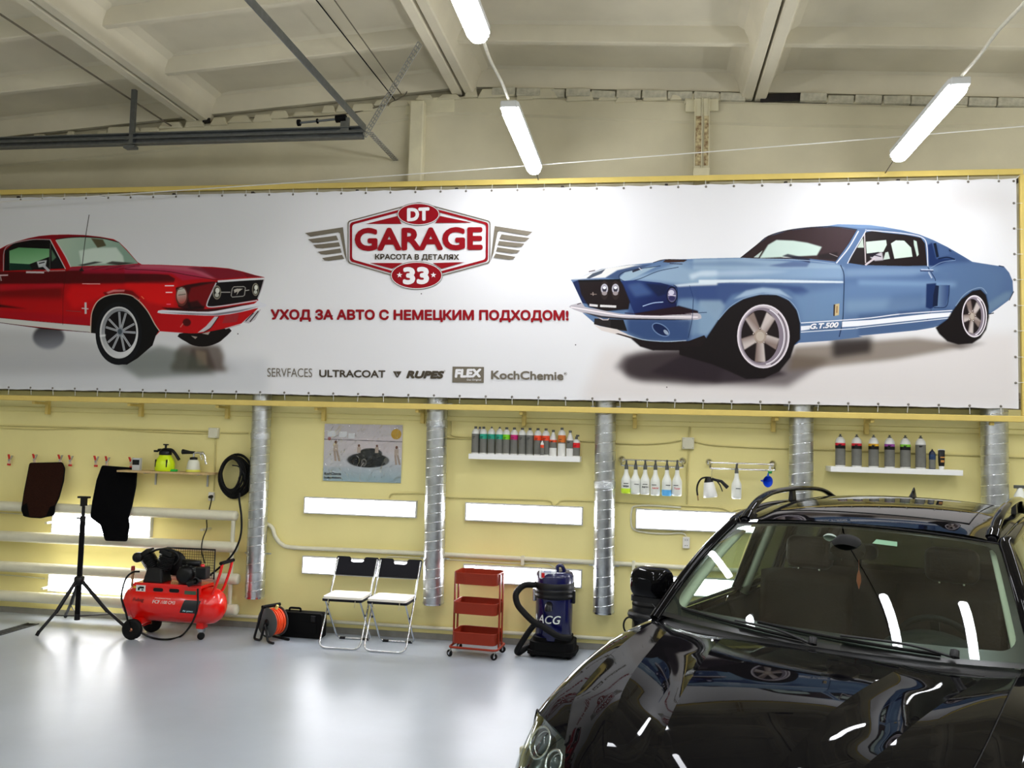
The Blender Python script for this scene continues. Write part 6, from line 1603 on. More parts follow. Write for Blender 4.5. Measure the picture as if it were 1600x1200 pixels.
cbar = thing('track_crossbar', 'grey steel crossbar running from the track end toward the camera', 'bar', (te.x+.02, -3.4, tz))
obj('angle_bar', MB().box((te.x+.02, (ty-7.2)/2, tz+.03), (.008, 7.2+ty, .07)).box((te.x-.012, (ty-7.2)/2, tz+.066), (.07, 7.2+ty, .008)), m_gal, cbar, world=True)
sp = thing('spring_buffer', 'horizontal rod with black end caps on the track end', 'spring', PX(520, 195, ty))
obj('rod', MB().tube(wpts([(467, 192), (527, 186)], ty), .012, 8), m_gal, sp, world=True)
obj('end_cap', MB().tube(wpts([(465, 192), (469, 191.7)], ty), .032, 10), m_blackm, sp, world=True)
obj('ring', MB().tube(wpts([(495, 189.4), (497, 189.2)], ty), .024, 10), m_blackm, sp, world=True)
obj('buffer_body', MB().tube(wpts([(525, 186), (541, 184.5)], ty), .036, 10), m_blackm, sp, world=True)
a = PX(539, 195, ty); obj('mount_plate', MB().box((a.x, ty, a.z), (.09, .03, .14)), m_gal, sp, world=True, bevel=.005)
def perforated(name, pts, w, label, n):
    a, b = pts; d = (b-a); L = d.length; d.normalize()
    up = Vector((0, 0, 1)) if abs(d.z) < .5 else Vector((1, 0, 0))
    s = d.cross(Vector((0, 1, 0)) if abs(d.y) < .7 else Vector((0, 0, 1))).normalized()
    t = thing(name, label, 'bracket', a if a.z < b.z else b)
    mb = MB()
    for off in (-w/2, 0, w/2):
        o0 = a+s*off; o1 = b+s*off; mb.tube([o0, o1], .0055, 4)
    for k in range(n+1):
        p = a+d*(L*k/n); mb.tube([p-s*w/2, p+s*w/2], .006, 4)
    obj('perforated_strip', mb, mat('zinc_pale', rgb(150, 148, 138), rough=.5, metal=.3), t, world=True)
perforated('angle_strip', (PX(570, 212, ty), PX(656, 68, 5.55, 2)), .05, 'long perforated steel strip slanting from the roof rib to the track', 26)
perforated('angle_strip', (PX(578, 207, ty), PX(618, 250, -.01)), .055, 'short perforated steel strip fixing the track end to the wall', 16)
for k, (a, b, lab) in enumerate((((268, 197), None, 'long thin cable crossing the left roof slab to a hole in the wall'), ((617, 156), -.2, 'dark cable running down the middle slab toward the perforated strip'), ((627, 147), .1, 'thinner cable beside the dark one on the middle slab'))):
    p = PX(a[0], a[1], -.03)
    e = Vector((p.x-(.0 if b is None else .12*(1 if b < 0 else -.3)), -9.0, p.z+.02))
    cable_obj('ceiling_cable', [p, p.lerp(e, .25)+Vector((0, 0, -.02)), p.lerp(e, .5)+Vector((0, 0, -.03)), p.lerp(e, .75)+Vector((0, 0, -.02)), e], .009 if k == 0 else .006, mat('grey_cable', rgb(96, 88, 70), rough=.7) if k != 1 else m_blackm, lab)
cable_obj('wall_wire', [PX(x, y, -.03) for x, y in ((390, 184), (460, 184), (540, 178), (600, 164), (630, 150), (636, 143))], .006, mat('grey_cable', rgb(96, 88, 70)), 'thin wire following the ragged joint above the door track')
# white line strung across in front of the banner
a, b = PX(-40, 318, -.55), PX(1640, 194, -.55)
cable_obj('white_cord', [a.lerp(b, t)+Vector((0, 0, -.06*4*t*(1-t)*.5)) for t in np.linspace(0, 1, 9)], .0055, mat('white_string', rgb(225, 222, 214), rough=.6), 'thin white cord strung across the whole wall above the banner', sm=3)
# ================================================================== THINGS ON THE FLOOR
m_tube = mat('chair_chrome', rgb(200, 202, 205), rough=.22, metal=1)
m_seatb = mat('chair_black', rgb(12, 12, 20), rough=.6, spec=.2)
def arc3(pts, r=.05, n=5):
    """polyline with rounded corners"""
    P_ = [Vector(p) for p in pts]; out = [P_[0]]
    for a, b, c in zip(P_, P_[1:], P_[2:]):
        u = (a-b); w = (c-b); ru = min(r, u.length*.45); rw_ = min(r, w.length*.45); p, q = b+u.normalized()*ru, b+w.normalized()*rw_
        for k in range(n+1):
            t = k/n; out.append(p*(1-t)**2+b*2*t*(1-t)+q*t*t)
    out.append(P_[-1]); return out
def chair():
    t = thing('folding_chair', 'left of two black folding chairs with chrome legs', 'chair', (0, 0, 0), group='folding chairs by the wall')
    w = .205; z = .0105
    top = (.235, .80)
    F_ = [(-w, top[0], top[1]), (-w, .03, .43), (-w-.0, -.215, z), (w, -.215, z), (w, .03, .43), (w, top[0], top[1])]
    obj('front_leg_frame', MB().tube(arc3(F_, .07), .009, 10), m_tube, t)
    w2 = .175
    B_ = [(-w2, -.165, .455), (-w2, .215, z), (w2, .215, z), (w2, -.165, .455)]
    obj('rear_leg_frame', MB().tube(arc3(B_, .06), .009, 10), m_tube, t)
    # backrest with a grip notch
    outl = [(-.215, -.105), (.215, -.105), (.22, .085), (.075, .085), (.062, .03), (-.062, .03), (-.075, .085), (-.22, .085)]
    N = Matrix(((1, 0, 0), (0, .49, -.87), (0, .87, .49))).to_4x4()
    d = Vector((0, top[0]-.03, top[1]-.43)).normalized()
    Mx = Matrix.Translation((0, .215, .735)) @ Matrix((((1, 0, 0), (0, d.y, -d.z), (0, d.z, d.y)))).to_4x4()
    o = obj('backrest', MB().prism(rpoly(outl, .02, 3), -.008, .016, M=Mx), m_seatb, t)
    obj('seat', MB().prism(rrect(.40, .36, .03, 4), .445, .467, M=T(0, -.02, 0)), m_seatb, t, bevel=.005)
    for s in (-1, 1):
        obj('hinge', MB().lathe([(.012, -.006), (.012, .006)], 10, M=T(s*.19, -.03, .29)@RY(PI/2)), m_black, t)
        obj('foot_cap', MB().lathe([(.014, -.03), (.014, .03)], 10, M=T(s*.12, .215, .012)@RY(PI/2)), m_black, t)
    return t
def cushion(loc, rz, label):
    t = thing('seat_pad', label, 'cushion', loc, rz, 'white pads on the folding chairs')
    rr = random.Random(len(label))
    g = []
    o = MB().prism(rrect(.385, .345, .03, 4), 0, .022)
    obj('pad', o, mat('pad_white', rgb(240, 234, 222), rough=.9, var=.05, vscale=12, bump=.5, bscale=25), t, bevel=.009, seg=3)
    for s in (-1, 1): obj('tie_string', MB().tube(cr([(s*.13, -.17, .004), (s*.135, -.185, -.02), (s*.12+.01, -.188, -.07)], 4), .003, 5), mat('tie_cream', rgb(200, 190, 160), rough=.8), t)
c1a = (PX(500, 1013, 0, 2)+PX(556, 1017, 0, 2))/2; c2a = (PX(571, 1018, 0, 2)+PX(627, 1022, 0, 2))/2
ch = chair(); ch.location = (c1a.x+.01, c1a.y+.215, 0); ch.rotation_euler = (0, 0, .0); WM[ch.name] = Matrix.Translation(ch.location)
ch2 = dup(ch, (c2a.x+.01, c2a.y+.215, 0), .0, 'right of two black folding chairs with chrome legs')
cushion((ch.location.x, ch.location.y-.02, .4675), .02, 'white pad on the left folding chair')
cushion((ch2.location.x, ch2.location.y-.02, .4675), -.03, 'white pad on the right folding chair')
# ------------------------------------------------------------------ trolley
m_cart = mat('rust_red_enamel', rgb(140, 42, 18), rough=.45, spec=.3)
a, b = PX(704, 1026, 0, 2), PX(770, 1032, 0, 2); a2, b2 = PX(717, 1013, 0, 2), PX(782, 1020, 0, 2)
ctr = (a+b+a2+b2)/4; yaw = math.atan2(b.y-a.y, b.x-a.x)
ct = thing('trolley', 'rust red three-tier metal trolley on castors', 'trolley', (ctr.x+.015, ctr.y, 0), yaw)
def tray(z, h=.105):
    outer = rrect(.42, .30, .05, 5); inner = rrect(.412, .292, .046, 5); n = len(outer); mb = MB()
    rows = [[(x, y, z) for x, y in inner+inner[:1]], [(x, y, z+h) for x, y in outer+outer[:1]], [(x*1.012, y*1.015, z+h+.003) for x, y in outer+outer[:1]], [(x*1.016, y*1.02, z+h-.004) for x, y in outer+outer[:1]], [(x*1.012, y*1.012, z+h-.008) for x, y in outer+outer[:1]], [(x*.995, y*.995, z-.002) for x, y in outer+outer[:1]]]
    mb.grid(rows[:2]); mb.grid(rows[1:])
    mb.add([(x, y, z) for x, y in inner], [tuple(range(n))]); mb.add([(x*.995, y*.995, z-.002) for x, y in outer], [tuple(range(n))[::-1]])
    return mb
for z in (.125, .40, .675): obj('tray', tray(z), m_cart, ct)
for s in (-1, 1):
    obj('side_post', MB().box((s*.221, -.055, .43), (.012, .035, .68)).box((s*.221, .055, .43), (.012, .035, .68)), m_cart, ct, bevel=.003)
fr_ = arc3([(-.19, -.16, .088), (.23, -.16, .088), (.23, .16, .088), (-.23, .16, .088), (-.23, -.16, .088), (-.18, -.16, .088)], .05)
obj('base_frame', MB().tube(fr_, .011, 8), m_cart, ct)
for sx in (-1, 1):
    for sy in (-1, 1):
        cx_, cy_ = sx*.215, sy*.155
        cs = obj('castor', MB().lathe([(.001, -.011), (.022, -.011), (.032, -.006), (.032, .006), (.022, .011), (.001, .011)], 20, M=T(cx_-.01, cy_, .032)@RZ(.5*sx)@RX(PI/2)), m_rub, ct)
        obj('castor_fork', MB().tube([(cx_-.01, cy_+.014, .032), (cx_, cy_+.014, .06), (cx_, cy_, .082)], .004, 6).tube([(cx_-.01, cy_-.014, .032), (cx_, cy_-.014, .06), (cx_, cy_, .082)], .004, 6).lathe([(.014, -.013), (.014, .013)], 12, M=T(cx_-.01, cy_, .032)@RX(PI/2)), m_steel, cs)
# ------------------------------------------------------------------ blue vacuum
g = PX(861, 1030, 0, 2); vx, vy = g.x, g.y+.17
m_blue = mat('navy_blue_drum', rgb(7, 10, 66), rough=.25, coat=.3)
v = thing('wet_vacuum', 'navy blue drum vacuum with ACG lettering and thick black hose', 'vacuum cleaner', (vx, vy, 0), -.06)
obj('base', MB().prism(rrect(.46, .40, .09, 5), .035, .07).prism(rrect(.42, .38, .09, 5), .07, .15).prism(rrect(.36, .34, .09, 5), .15, .19), m_blackm, v, bevel=.02, seg=3)
for sx in (-1, 1):
    for sy in (-1, 1): obj('castor', MB().lathe([(.001, -.012), (.03, -.012), (.03, .012), (.001, .012)], 14, M=T(sx*.17, sy*.13, .03)@RX(PI/2)), m_rub, v)
obj('drum', MB().lathe([(.001, .15), (.165, .15), (.175, .165), (.178, .55), (.178, .565)], 40), m_blue, v)
obj('rim_band', MB().lathe([(.18, .545), (.192, .555), (.194, .575), (.186, .585), (.192, .60), (.192, .625), (.182, .64)], 40, caps=False), m_black, v)
obj('head', MB().lathe([(.182, .63), (.19, .64), (.19, .685), (.186, .70), (.186, .75), (.17, .785), (.12, .80), (.001, .805)], 40), m_blue, v)
obj('head_band', MB().lathe([(.192, .638), (.193, .688), (.187, .695)], 40, caps=False), m_black, v)
pl = obj('switch_panel', MB().box((-.045, -.115, .775), (.15, .10, .085)), mat('panel_white', rgb(222, 226, 232), rough=.3), v, bevel=.012)
obj('rocker_switch', MB().box((-.085, -.168, .77), (.03, .01, .045)), mat('switch_red', rgb(190, 20, 24), rough=.3), pl, bevel=.003)
text_local('panel_lettering', 'ACG', .07, .018, T(-.08, -.167, .795)@RX(PI/2), mat('print_blue', rgb(40, 70, 160)), pl)
obj('carry_handle', MB().tube(cr([(.03, -.05, .80), (.035, -.05, .845), (.075, -.05, .85), (.10, -.04, .80)], 4), .018, 8), m_blue, v)
for s in (-1, 1):
    obj('latch', MB().box((s*.19, -.02, .56), (.03, .05, .12)), m_black if s > 0 else m_steel, v, bevel=.008)
obj('inlet_elbow', MB().tube(cr([(-.02, -.17, .50), (-.02, -.215, .48), (-.015, -.225, .45)], 4), .035, 12), m_black, v)
hp = [(-.02, -.215, .46)]
def vpt(px, py, dy):  # pixel -> local point at depth vy+dy
    p = PX(px, py, vy+dy); return (p.x-vx, dy, p.z)
hpath = [vpt(851, 911, -.05), vpt(838, 914, -.09), vpt(820, 915, -.14), vpt(808, 928, -.2), vpt(810, 944, -.23), vpt(820, 957, -.25), vpt(836, 972, -.26), vpt(850, 979, -.27), vpt(864, 988, -.27), vpt(878, 995, -.255), vpt(893, 996.5, -.19)]
obj('hose', MB().tube(cr(hpath, 6), .028, 12), m_rub, v)
pts = cr(hpath, 14)
obj('hose_ribs', MB().tube(pts, [.0285+.0025*(k % 2) for k in range(len(pts))], 12), m_rub, v)
hpath = [vpt(846, 972, -.235), vpt(838, 976, -.25), vpt(828, 988, -.24), vpt(816, 1006, -.22), vpt(809, 1018, -.18), vpt(813, 1020, -.14), vpt(824, 1012, -.10), vpt(834, 1006, -.02)]
pts = cr(hpath, 12)
obj('hose_loop', MB().tube(pts, [.026+.0025*(k % 2) for k in range(len(pts))], 12), m_rub, v)
# lettering wrapped on the drum
def wrap_text(s, a0, z0, w, h, r, parent, m, shear=0):
    vs, fs = text_mesh(s, .0, shear); ax = min(q.x for q in vs); bx = max(q.x for q in vs); ay = min(q.y for q in vs); by = max(q.y for q in vs)
    mb = MB()
    for k, (dx, dy) in enumerate(((0, 0), (.0015, 0), (-.0015, 0), (0, .0012))):
        o_ = []
        for q in vs:
            th = a0+((q.x-ax)/(bx-ax)*w+dx)/r; o_.append((r*math.sin(th), -r*math.cos(th), z0+(q.y-ay)/(by-ay)*h+dy))
        mb.add(o_, fs)
    return obj('drum_lettering', mb, m, parent)
m_let = mat('lettering_white', rgb(226, 230, 226), rough=.4)
wrap_text('ACG', -.78, .325, .235, .075, .1805, v, m_let, .25)
mb = MB(); o_ = []
for k in range(21):
    a = 2*PI*k/20; rx = .014*(1-.0*math.cos(a)); zz = .03*math.cos(a); xx_ = .016*math.sin(a)*(1-max(0, math.cos(a)))**.6
    th = -.98+xx_/.18; o_.append((.1805*math.sin(th), -.1805*math.cos(th), .372+zz))
mb.add(o_[:-1], [tuple(range(20))]); obj('drop_emblem', mb, m_let, v)
# ------------------------------------------------------------------ compressor
w1, w2 = PX(207, 999, 0, 2), PX(313, 1000, 0, 2)
yc = -.60; tl = PX(187, 940, yc-.1); tr_ = PX(344, 950, yc-.1); R_ = .178
zc_ = .395; cxx = (tl.x+tr_.x)/2; Lh = (tr_.x-tl.x)/2
k_ = thing('air_compressor', 'red air compressor with black twin-cylinder pump on wheels', 'compressor', (cxx, yc, 0))
prof = [(.001, -Lh), (R_*.35, -Lh+.008), (R_*.7, -Lh+.04), (R_*.92, -Lh+.09), (R_, -Lh+.16), (R_, Lh-.16), (R_*.92, Lh-.09), (R_*.7, Lh-.04), (R_*.35, Lh-.008), (.001, Lh)]
obj('tank', MB().lathe(prof, 44, M=T(0, 0, zc_)@RY(PI/2)), m_red, k_)
obj('weld_seam', MB().lathe([(R_+.001, -.003), (R_+.003, 0), (R_+.001, .003)], 44, M=T(-Lh+.165, 0, zc_)@RY(PI/2), caps=False).lathe([(R_+.001, -.003), (R_+.003, 0), (R_+.001, .003)], 44, M=T(Lh-.165, 0, zc_)@RY(PI/2), caps=False), m_red, k_)
dk = obj('pump_deck', MB().box((-.02, 0, .615), (.72, .25, .03)).box((-.02, -.125, .57), (.72, .008, .10)).box((-.02, .125, .57), (.72, .008, .10)), m_red, k_, bevel=.006)
for x in (-.11, .06): obj('deck_slot', MB().prism(rrect(.105, .035, .017), 0, .004, M=T(x, -.1285, .572)@RX(PI/2)), m_black, dk)
st = obj('warning_sticker', MB().box((-.295, -.131, .577), (.10, .003, .06)), m_bw, k_)
obj('pictogram', MB().box((-.315, -.1335, .572), (.02, .002, .03)).box((-.285, -.1335, .585), (.05, .002, .02)).box((-.275, -.1335, .562), (.02, .002, .012)), m_black, st)
obj('yellow_tag', MB().box((-.36, -.13, .585), (.03, .004, .02)), mat('tag_yellow', rgb(230, 190, 30)), k_)
obj('green_sticker', MB().box((.23, -.131, .56), (.12, .003, .035)), mat('sticker_green', rgb(60, 90, 70), rough=.4), k_)
def tank_pt(x, ang, off=.0015): return (x, -(R_+off)*math.sin(ang), zc_+(R_+off)*math.cos(ang))
def tank_patch(name, x0, x1, a0, a1, m, sk=0.0):
    return obj(name, MB().grid([[tank_pt(x0+(x1-x0)*i/8+sk*(1-j/6), a0+(a1-a0)*j/6) for i in range(9)] for j in range(7)]), m, k_)
tank_patch('black_decal', .15, .32, 1.15, 1.85, mat('decal_black', rgb(24, 26, 32), rough=.35), .045)
def tank_text(name, s, x0, a0, w, h, m, off_=0):
    vs, fs = text_mesh(s, 0, .1); ax = min(q.x for q in vs); bx = max(q.x for q in vs); ay = min(q.y for q in vs); by = max(q.y for q in vs)
    mb = MB()
    for dx in ((0, .0015, -.0015) if off_ else (0,)): mb.add([tank_pt(x0+(q.x-ax)/(bx-ax)*w+dx, a0-(q.y-ay)/(by-ay)*h/R_, .0022+off_) for q in vs], fs)
    return obj(name, mb, m, k_)
tank_text('tank_lettering', 'Fubag', -.345, 1.42, .115, .042, mat('lettering_dark_red', rgb(96, 8, 8)), .0002)
tank_text('tank_lettering', 'FCF', -.135, 1.42, .075, .032, m_let, .0003); tank_text('tank_lettering', '/100 CM3', -.05, 1.42, .15, .030, m_let)
tank_text('tank_lettering', 'PROFESSIONAL', -.12, 1.17, .17, .010, m_let); tank_text('decal_lettering', 'Air power', .185, 1.80, .11, .022, mat('lettering_cyan', rgb(170, 215, 225)), .001)
# wheels and caster
for y in (-.21, .13):
    wx = w1.x-cxx
    wy = y
    wl = obj('wheel', MB().lathe([(.02, -.025), (.075, -.025), (.098, -.02), (.10, 0), (.098, .02), (.075, .025), (.02, .025)], 30, M=T(wx, wy, .10)@RX(PI/2)), m_rub, k_)
    obj('wheel_hub', MB().lathe([(.001, .034), (.014, .032), (.018, .026)], 14, M=T(wx, wy, .10)@RX(PI/2), caps=False), mat('hub_copper', rgb(170, 110, 80), rough=.4, metal=.6), wl)
obj('axle', MB().tube([(w1.x-cxx, -.2, .10), (w1.x-cxx, .15, .10)], .012, 8).box((w1.x-cxx+.02, -.04, .17), (.1, .26, .06)), m_red, k_)
cxw = w2.x-cxx
cf = obj('front_leg', MB().box((cxw, -.03, .16), (.075, .10, .10)), m_red, k_, bevel=.008)
obj('castor', MB().lathe([(.001, -.014), (.028, -.014), (.036, -.008), (.036, .008), (.028, .014), (.001, .014)], 20, M=T(cxw, -.04, .037)@RZ(.9)@RX(PI/2)), m_rub, cf)
obj('castor_fork', MB().box((cxw, -.03, .09), (.05, .05, .03)).box((cxw-.015, -.03, .06), (.005, .04, .06)), m_steel, cf)
# push handle at the right end
for yy_ in (-.1, .1): hdl = obj('push_handle', MB().tube(cr([(Lh-.09, yy_, zc_+.13), (Lh-.06, yy_, zc_+.2), (Lh-.015, yy_, .74), (Lh+.0, yy_, .82)], 5), .014, 8), m_red, k_)
obj('handle_grip', MB().tube([(Lh, .13, .83), (Lh-.0, -.13, .83)], .018, 10), m_blackm, hdl)
# pump
m_iron = mat('cast_iron_black', rgb(12, 12, 14), rough=.5, spec=.3, bump=.3, bscale=60)
pm = obj('pump_crankcase', MB().box((-.20, .0, .70), (.22, .2, .16), taper=.7), m_iron, k_, bevel=.02)
for s, an in ((-1, -.62), (1, .30)):
    Mx = T(-.19+s*.04, 0, .74)@RY(an)
    mb = MB().lathe([(.05, 0), (.05, .17)], 20, M=Mx)
    for q in range(8): mb.lathe([(.052, .025+.017*q), (.076, .027+.017*q), (.076, .032+.017*q), (.052, .034+.017*q)], 20, M=Mx, caps=False)
    obj('cylinder', mb, m_iron, pm)
    obj('cylinder_head', MB().box((0, 0, .19), (.14, .13, .05), M=Mx), m_iron, pm, bevel=.01)
obj('air_filter', MB().lathe([(.001, -.03), (.045, -.03), (.05, -.02), (.05, .02), (.045, .03), (.001, .03)], 22, M=T(-.385, -.06, .865)@RX(PI/2)).lathe([(.018, .03), (.014, .035), (.001, .035)], 12, M=T(-.385, -.06, .865)@RX(PI/2)), m_black, pm)
obj('cooling_pipe', MB().tube(cr([(-.30, -.02, .90), (-.2, -.05, .945), (-.1, -.05, .955), (0, -.04, .93), (.03, -.02, .86), (-.02, -.02, .8)], 5), .011, 8), m_iron, pm)
obj('flywheel', MB().lathe([(.03, -.012), (.12, -.012), (.125, 0), (.12, .012), (.03, .012)], 30, M=T(-.08, .10, .80)@RX(PI/2)), m_iron, pm)
gd = MB()
for x in np.linspace(-.2, .32, 22): gd.tube([(x, .155, .66), (x, .155, .94)], .0018, 4)
for z in np.linspace(.66, .94, 12): gd.tube([(-.2, .155, z), (.32, .155, z)], .0018, 4)
gd.tube([(-.2, .155, .65), (-.2, .155, .945), (.32, .155, .945), (.32, .155, .65)], .009, 6)
o = obj('belt_guard', gd, m_black, k_)
mo = obj('motor', MB().lathe([(.001, -.11), (.07, -.11), (.088, -.1), (.09, .09), (.07, .1), (.001, .105)], 30, M=T(.15, .0, .72)@RX(PI/2)).box((.15, 0, .64), (.16, .16, .03)), mat('motor_grey', rgb(58, 60, 60), rough=.4, metal=.4), k_)
mb = MB()
for q in range(16): mb.box((.0, .094, 0), (.006, .012, .17), M=T(.15, 0, .72)@RX(PI/2)@RZ(2*PI*q/16))
obj('cooling_fin', mb, mat('motor_fin', rgb(120, 122, 118), rough=.4, metal=.6), mo); 
obj('fan_cover', MB().lathe([(.001, .135), (.05, .133), (.085, .12), (.092, .1), (.092, .08)], 30, M=T(.15, 0, .72)@RX(PI/2)), m_black, mo)
obj('start_capacitor', MB().lathe([(.001, -.09), (.03, -.09), (.032, .09), (.001, .09)], 16, M=T(.18, -.04, .835)@RY(PI/2+.05)), m_black, mo)
ps = obj('pressure_switch', MB().box((.335, -.10, .755), (.11, .10, .12)), m_black, k_, bevel=.012)
obj('red_knob', MB().lathe([(.02, 0), (.018, .02), (.001, .025)], 14, M=T(.33, -.1, .815)), mat('knob_red', rgb(210, 30, 40), rough=.3), ps)
gg = obj('pressure_gauge', MB().lathe([(.034, -.01), (.036, .018), (.03, .02), (.001, .016)], 20, M=T(.305, -.165, .685)@RX(PI/2)), m_black, k_)
obj('gauge_face', MB().lathe([(.026, .0215), (.001, .0215)], 20, M=T(.305, -.165, .685)@RX(PI/2)), m_bw, gg)
obj('regulator', MB().lathe([(.03, 0), (.03, .1)], 14, M=T(.22, -.16, .65)@RY(1.2)), m_black, gg)
vl = obj('outlet_valve', MB().tube([(-.44, -.05, .57), (-.44, -.05, .69)], .012, 8).tube([(-.44, -.05, .69), (-.44, -.05, .74)], .017, 8), mat('valve_brass', rgb(180, 150, 110), rough=.35, metal=.8), k_)
obj('valve_cap', MB().lathe([(.019, 0), (.017, .04), (.001, .042)], 12, M=T(-.44, -.05, .735)), mat('knob_dark_red', rgb(150, 20, 20), rough=.4), vl)
def cpt(px, py, y): p = PX(px, py, y); return (p.x-cxx, p.y-yc, p.z)
obj('air_hose', MB().tube(cr([cpt(218, 893, yc-.05), cpt(208, 894, yc-.1), cpt(198, 902, yc-.2), cpt(192, 918, yc-.28), cpt(190, 935, yc-.30), cpt(196, 955, yc-.27), cpt(203, 985, yc-.24), cpt(222, 989, yc-.27)][:7], 5), .0095, 8), m_rub, k_)
fl = lambda px, py: (lambda p: (p.x-cxx, p.y-yc, .012))(PX(px, py, 0, 2))
obj('air_hose', MB().tube(cr([cpt(309, 920, yc-.17), cpt(309, 945, yc-.24), cpt(305, 962, yc-.26), cpt(296, 980, yc-.27), fl(282, 996), fl(262, 1001), fl(240, 999), fl(222, 991)], 6), .0095, 8), m_rub, k_)
for o_ in list(k_.children):
    if not any(w_ in o_.name for w_ in ('wheel', 'axle', 'front_leg', 'air_hose')): o_.location.z = -.068 if any(w_ in o_.name for w_ in ('tank', 'weld', 'decal', 'push')) else -.095
# ------------------------------------------------------------------ tripod
hub = PX(124, 906, -.62); tx_, ty_ = hub.x, hub.y
tp = thing('tripod_stand', 'black tripod stand in front of the pipes and compressor', 'stand', (tx_, ty_, 0))
top_ = PX(134, 784, ty_).z
hz_ = hub.z
obj('lower_tube', MB().tube([(0, 0, .12), (0, 0, hz_+.62)], .026, 12), m_blackm, tp)
obj('upper_tube', MB().tube([(0, 0, hz_+.5), (0, 0, top_-.02)], .016, 12), m_black, tp)
obj('locking_collar', MB().lathe([(.028, 0), (.028, .05)], 14, M=T(0, 0, hz_+.59)).tube([(0, 0, hz_+.61), (-.07, 0, hz_+.62)], .009, 6), m_black, tp)
obj('hub', MB().lathe([(.03, -.05), (.05, -.03), (.05, .03), (.03, .04)], 18, M=T(0, 0, hz_)), m_black, tp)
obj('head_plate', MB().box((0, 0, top_), (.05, .05, .09)).box((.0, 0, top_+.045), (.12, .05, .02)), m_black, tp, bevel=.004)
feet = [PX(57, 996, 0, 2), PX(101, 968, 0, 2), PX(205, 992, 0, 2)]
feet[1] = Vector((tx_-.02, -.28+.0, 0)); feet[1] = PX(102, 966, 0, 2); feet[1].y = max(feet[1].y, -.4)
for f_ in feet:
    d = Vector((f_.x-tx_, f_.y-ty_, 0)); u_ = d.normalized()
    lg = obj('leg', MB().tube([tuple(u_*.04+Vector((0, 0, hz_-.02))), tuple(d*.55+Vector((0, 0, hz_*.42)))], .019, 10).tube([tuple(d*.5+Vector((0, 0, hz_*.47))), tuple(d*.97+Vector((0, 0, .04)))], .016, 8), m_black, tp)
    obj('rubber_foot', MB().tube([tuple(d*.94+Vector((0, 0, .058))), tuple(d+Vector((0, 0, .016)))], .017, 10), m_rub, lg)
    obj('brace', MB().tube([(0, 0, .15), tuple(d*.60+Vector((0, 0, hz_*.37)))], .006, 6), m_black, tp)
obj('brace_collar', MB().lathe([(.028, .11), (.028, .17)], 14), m_black, tp)
# ------------------------------------------------------------------ cable reel and tool case
rl = PX(421, 1003, 0, 2)
cr_ = thing('cable_reel', 'cable reel with orange cable and grey flange', 'reel', (rl.x, rl.y+.06, 0), -.45)
Mx = T(0, 0, .185)@RX(PI/2)
m_fl = mat('flange_grey', rgb(62, 64, 64), rough=.5)
obj('flange', MB().lathe([(.001, .075), (.14, .075), (.145, .07), (.14, .065)], 36, M=Mx), m_fl, cr_)
obj('flange', MB().lathe([(.14, -.065), (.145, -.07), (.14, -.075), (.001, -.075)], 36, M=Mx), m_fl, cr_)
oc = [(.118+.0065*math.sin(k*2.3)) for k in range(9)]
mb = MB()
for q in range(9): mb.tube([tuple(Mx@Vector(((oc[q])*math.cos(a), (oc[q])*math.sin(a), -.056+.014*q))) for a in np.linspace(0, 2*PI, 37)[:-1]], .0085, 6, closed=True)
ob = obj('orange_cable', mb, mat('cable_orange', rgb(240, 76, 20), rough=.45), cr_)
obj('drum', MB().lathe([(.11, -.06), (.11, .06)], 30, M=Mx), m_fl, cr_)
obj('socket_face', MB().lathe([(.001, .082), (.03, .08), (.035, .075)], 20, M=Mx), m_black, cr_)
obj('paper_label', MB().prism([(-.035, -.12), (.04, -.12), (.015, -.065), (-.028, -.065)], .0765, .078, M=Mx), m_bw, cr_)
for s in (-1, 1):
    y = s*.10
    obj('carry_frame', MB().tube(arc3([(.13, y*1.0, .013), (-.13, y*1.0, .012), (-.03, y, .33)] if s > 0 else [(.14, y, .012), (.06, y, .012), (.0, y, .185), (-.05, y, .012), (-.15, y, .012), (-.04, y, .33)], .03), .0125, 8), m_black, cr_)
obj('carry_handle', MB().tube([(-.035, -.11, .335), (-.035, .11, .335)], .017, 10), m_blackm, cr_)
obj('plug', MB().lathe([(.016, 0), (.014, .04)], 10, M=T(.04, .0, .315)@RY(.5)), mat('plug_yellow', rgb(200, 190, 110), rough=.5), cr_)
ca = PX(470, 998, 0, 2)
cs = thing('tool_case', 'black plastic tool case standing behind the cable reel', 'case', (ca.x-.02, -.26, 0), -.02)
obj('shell', MB().prism(rrect(.46, .25, .03), -.06, .0, M=T(0, 0, .127)@RX(PI/2)).prism(rrect(.45, .245, .03), .0, .06, M=T(0, 0, .127)@RX(PI/2)), m_blackm, cs, bevel=.008)
obj('handle', MB().tube(arc3([(-.14, -.01, .245), (-.14, -.01, .285), (-.02, -.01, .285), (-.02, -.01, .245)], .02), .011, 8), m_blackm, cs)
for x in (-.17, .14): obj('latch', MB().box((x, -.07, .2), (.05, .015, .06)), m_black, cs, bevel=.004)
obj('moulded_panel', MB().prism(rrect(.2, .12, .02), .06, .066, M=T(.08, 0, .10)@RX(PI/2)), m_blackm, cs, bevel=.003)
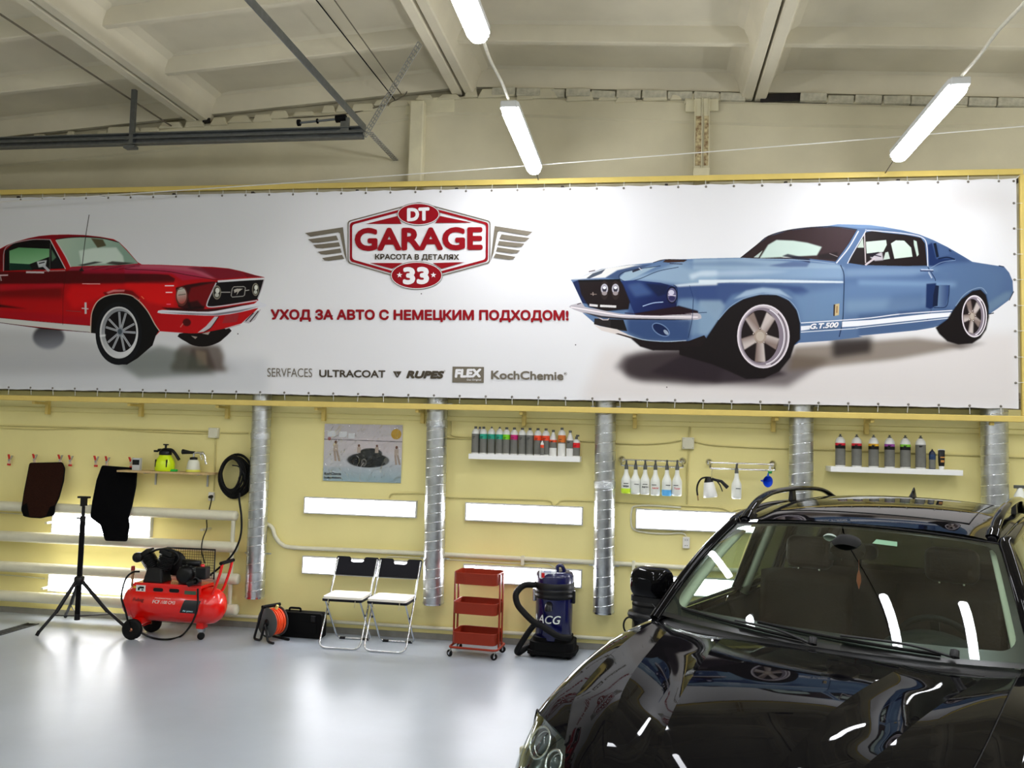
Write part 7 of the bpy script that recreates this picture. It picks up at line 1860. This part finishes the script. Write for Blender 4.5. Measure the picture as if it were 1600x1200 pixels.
# ------------------------------------------------------------------ second vacuum behind the car
p = PX(1018, 960, -.36)
v2 = thing('black_vacuum', 'black drum vacuum half hidden behind the wing mirror', 'vacuum cleaner', (p.x, -.38, 0))
obj('drum', MB().lathe([(.001, .06), (.17, .06), (.18, .08), (.18, .42)], 32), mat('vacuum_steel_dark', rgb(60, 60, 62), rough=.3, metal=.7), v2)
obj('bumper_ring', MB().lathe([(.18, .40), (.215, .415), (.225, .44), (.215, .47), (.18, .48)], 32, caps=False), m_black, v2)
obj('motor_head', MB().lathe([(.18, .47), (.18, .52), (.172, .55), (.165, .64), (.13, .68), (.08, .70), (.001, .705)], 32), m_black, v2)
obj('filter_grille', MB().lathe([(.182, .53), (.182, .55)], 32, caps=False), m_blackm, v2)
obj('badge', MB().box((.02, -.172, .585), (.03, .006, .03)), m_bw, v2)
obj('top_knob', MB().lathe([(.04, .70), (.045, .735), (.02, .745), (.001, .746)], 18, M=T(-.06, 0, 0)), m_black, v2)
obj('cord_hoop', MB().tube([(-.2+.06*math.cos(a)*.9, -.14, .36+.075*math.sin(a)) for a in np.linspace(0, 2*PI, 25)[:-1]], .008, 6, closed=True), m_rub, v2)
for k in range(4):
    a = PI/4+k*PI/2; obj('castor', MB().lathe([(.001, -.014), (.03, -.014), (.03, .014), (.001, .014)], 14, M=T(.17*math.cos(a), .17*math.sin(a), .03)@RX(PI/2)).tube([(.17*math.cos(a), .17*math.sin(a), .03), (.15*math.cos(a), .15*math.sin(a), .08)], .01, 6), m_rub, v2)
# floor drain
d0, d1 = PX(0, 990, 0, 2), PX(52, 975, 0, 2)
dr = thing('floor_drain', 'long dark floor drain grating at the left edge', 'drain', (-6.27, -3.6, 0)); 
obj('channel', MB().box((0, 0, .002), (.13, 6.3, .004)), m_blackm, dr)
first = None
for i in range(110):
    y = -3.1+i*.056
    if first is None: first = obj('grate_bar', MB().box((0, 0, .005), (.11, .028, .006)), mat('grate_grey', rgb(70, 72, 72), rough=.6, metal=.4), dr); first.location = (0, y, 0)
    else:
        q = first.copy(); COL.objects.link(q); q.location = (0, y, 0)
obj('drain_edge', MB().box((-.06, 0, .005), (.012, 6.3, .008)).box((.06, 0, .005), (.012, 6.3, .008)), mat('grate_grey', rgb(70, 72, 72)), dr)
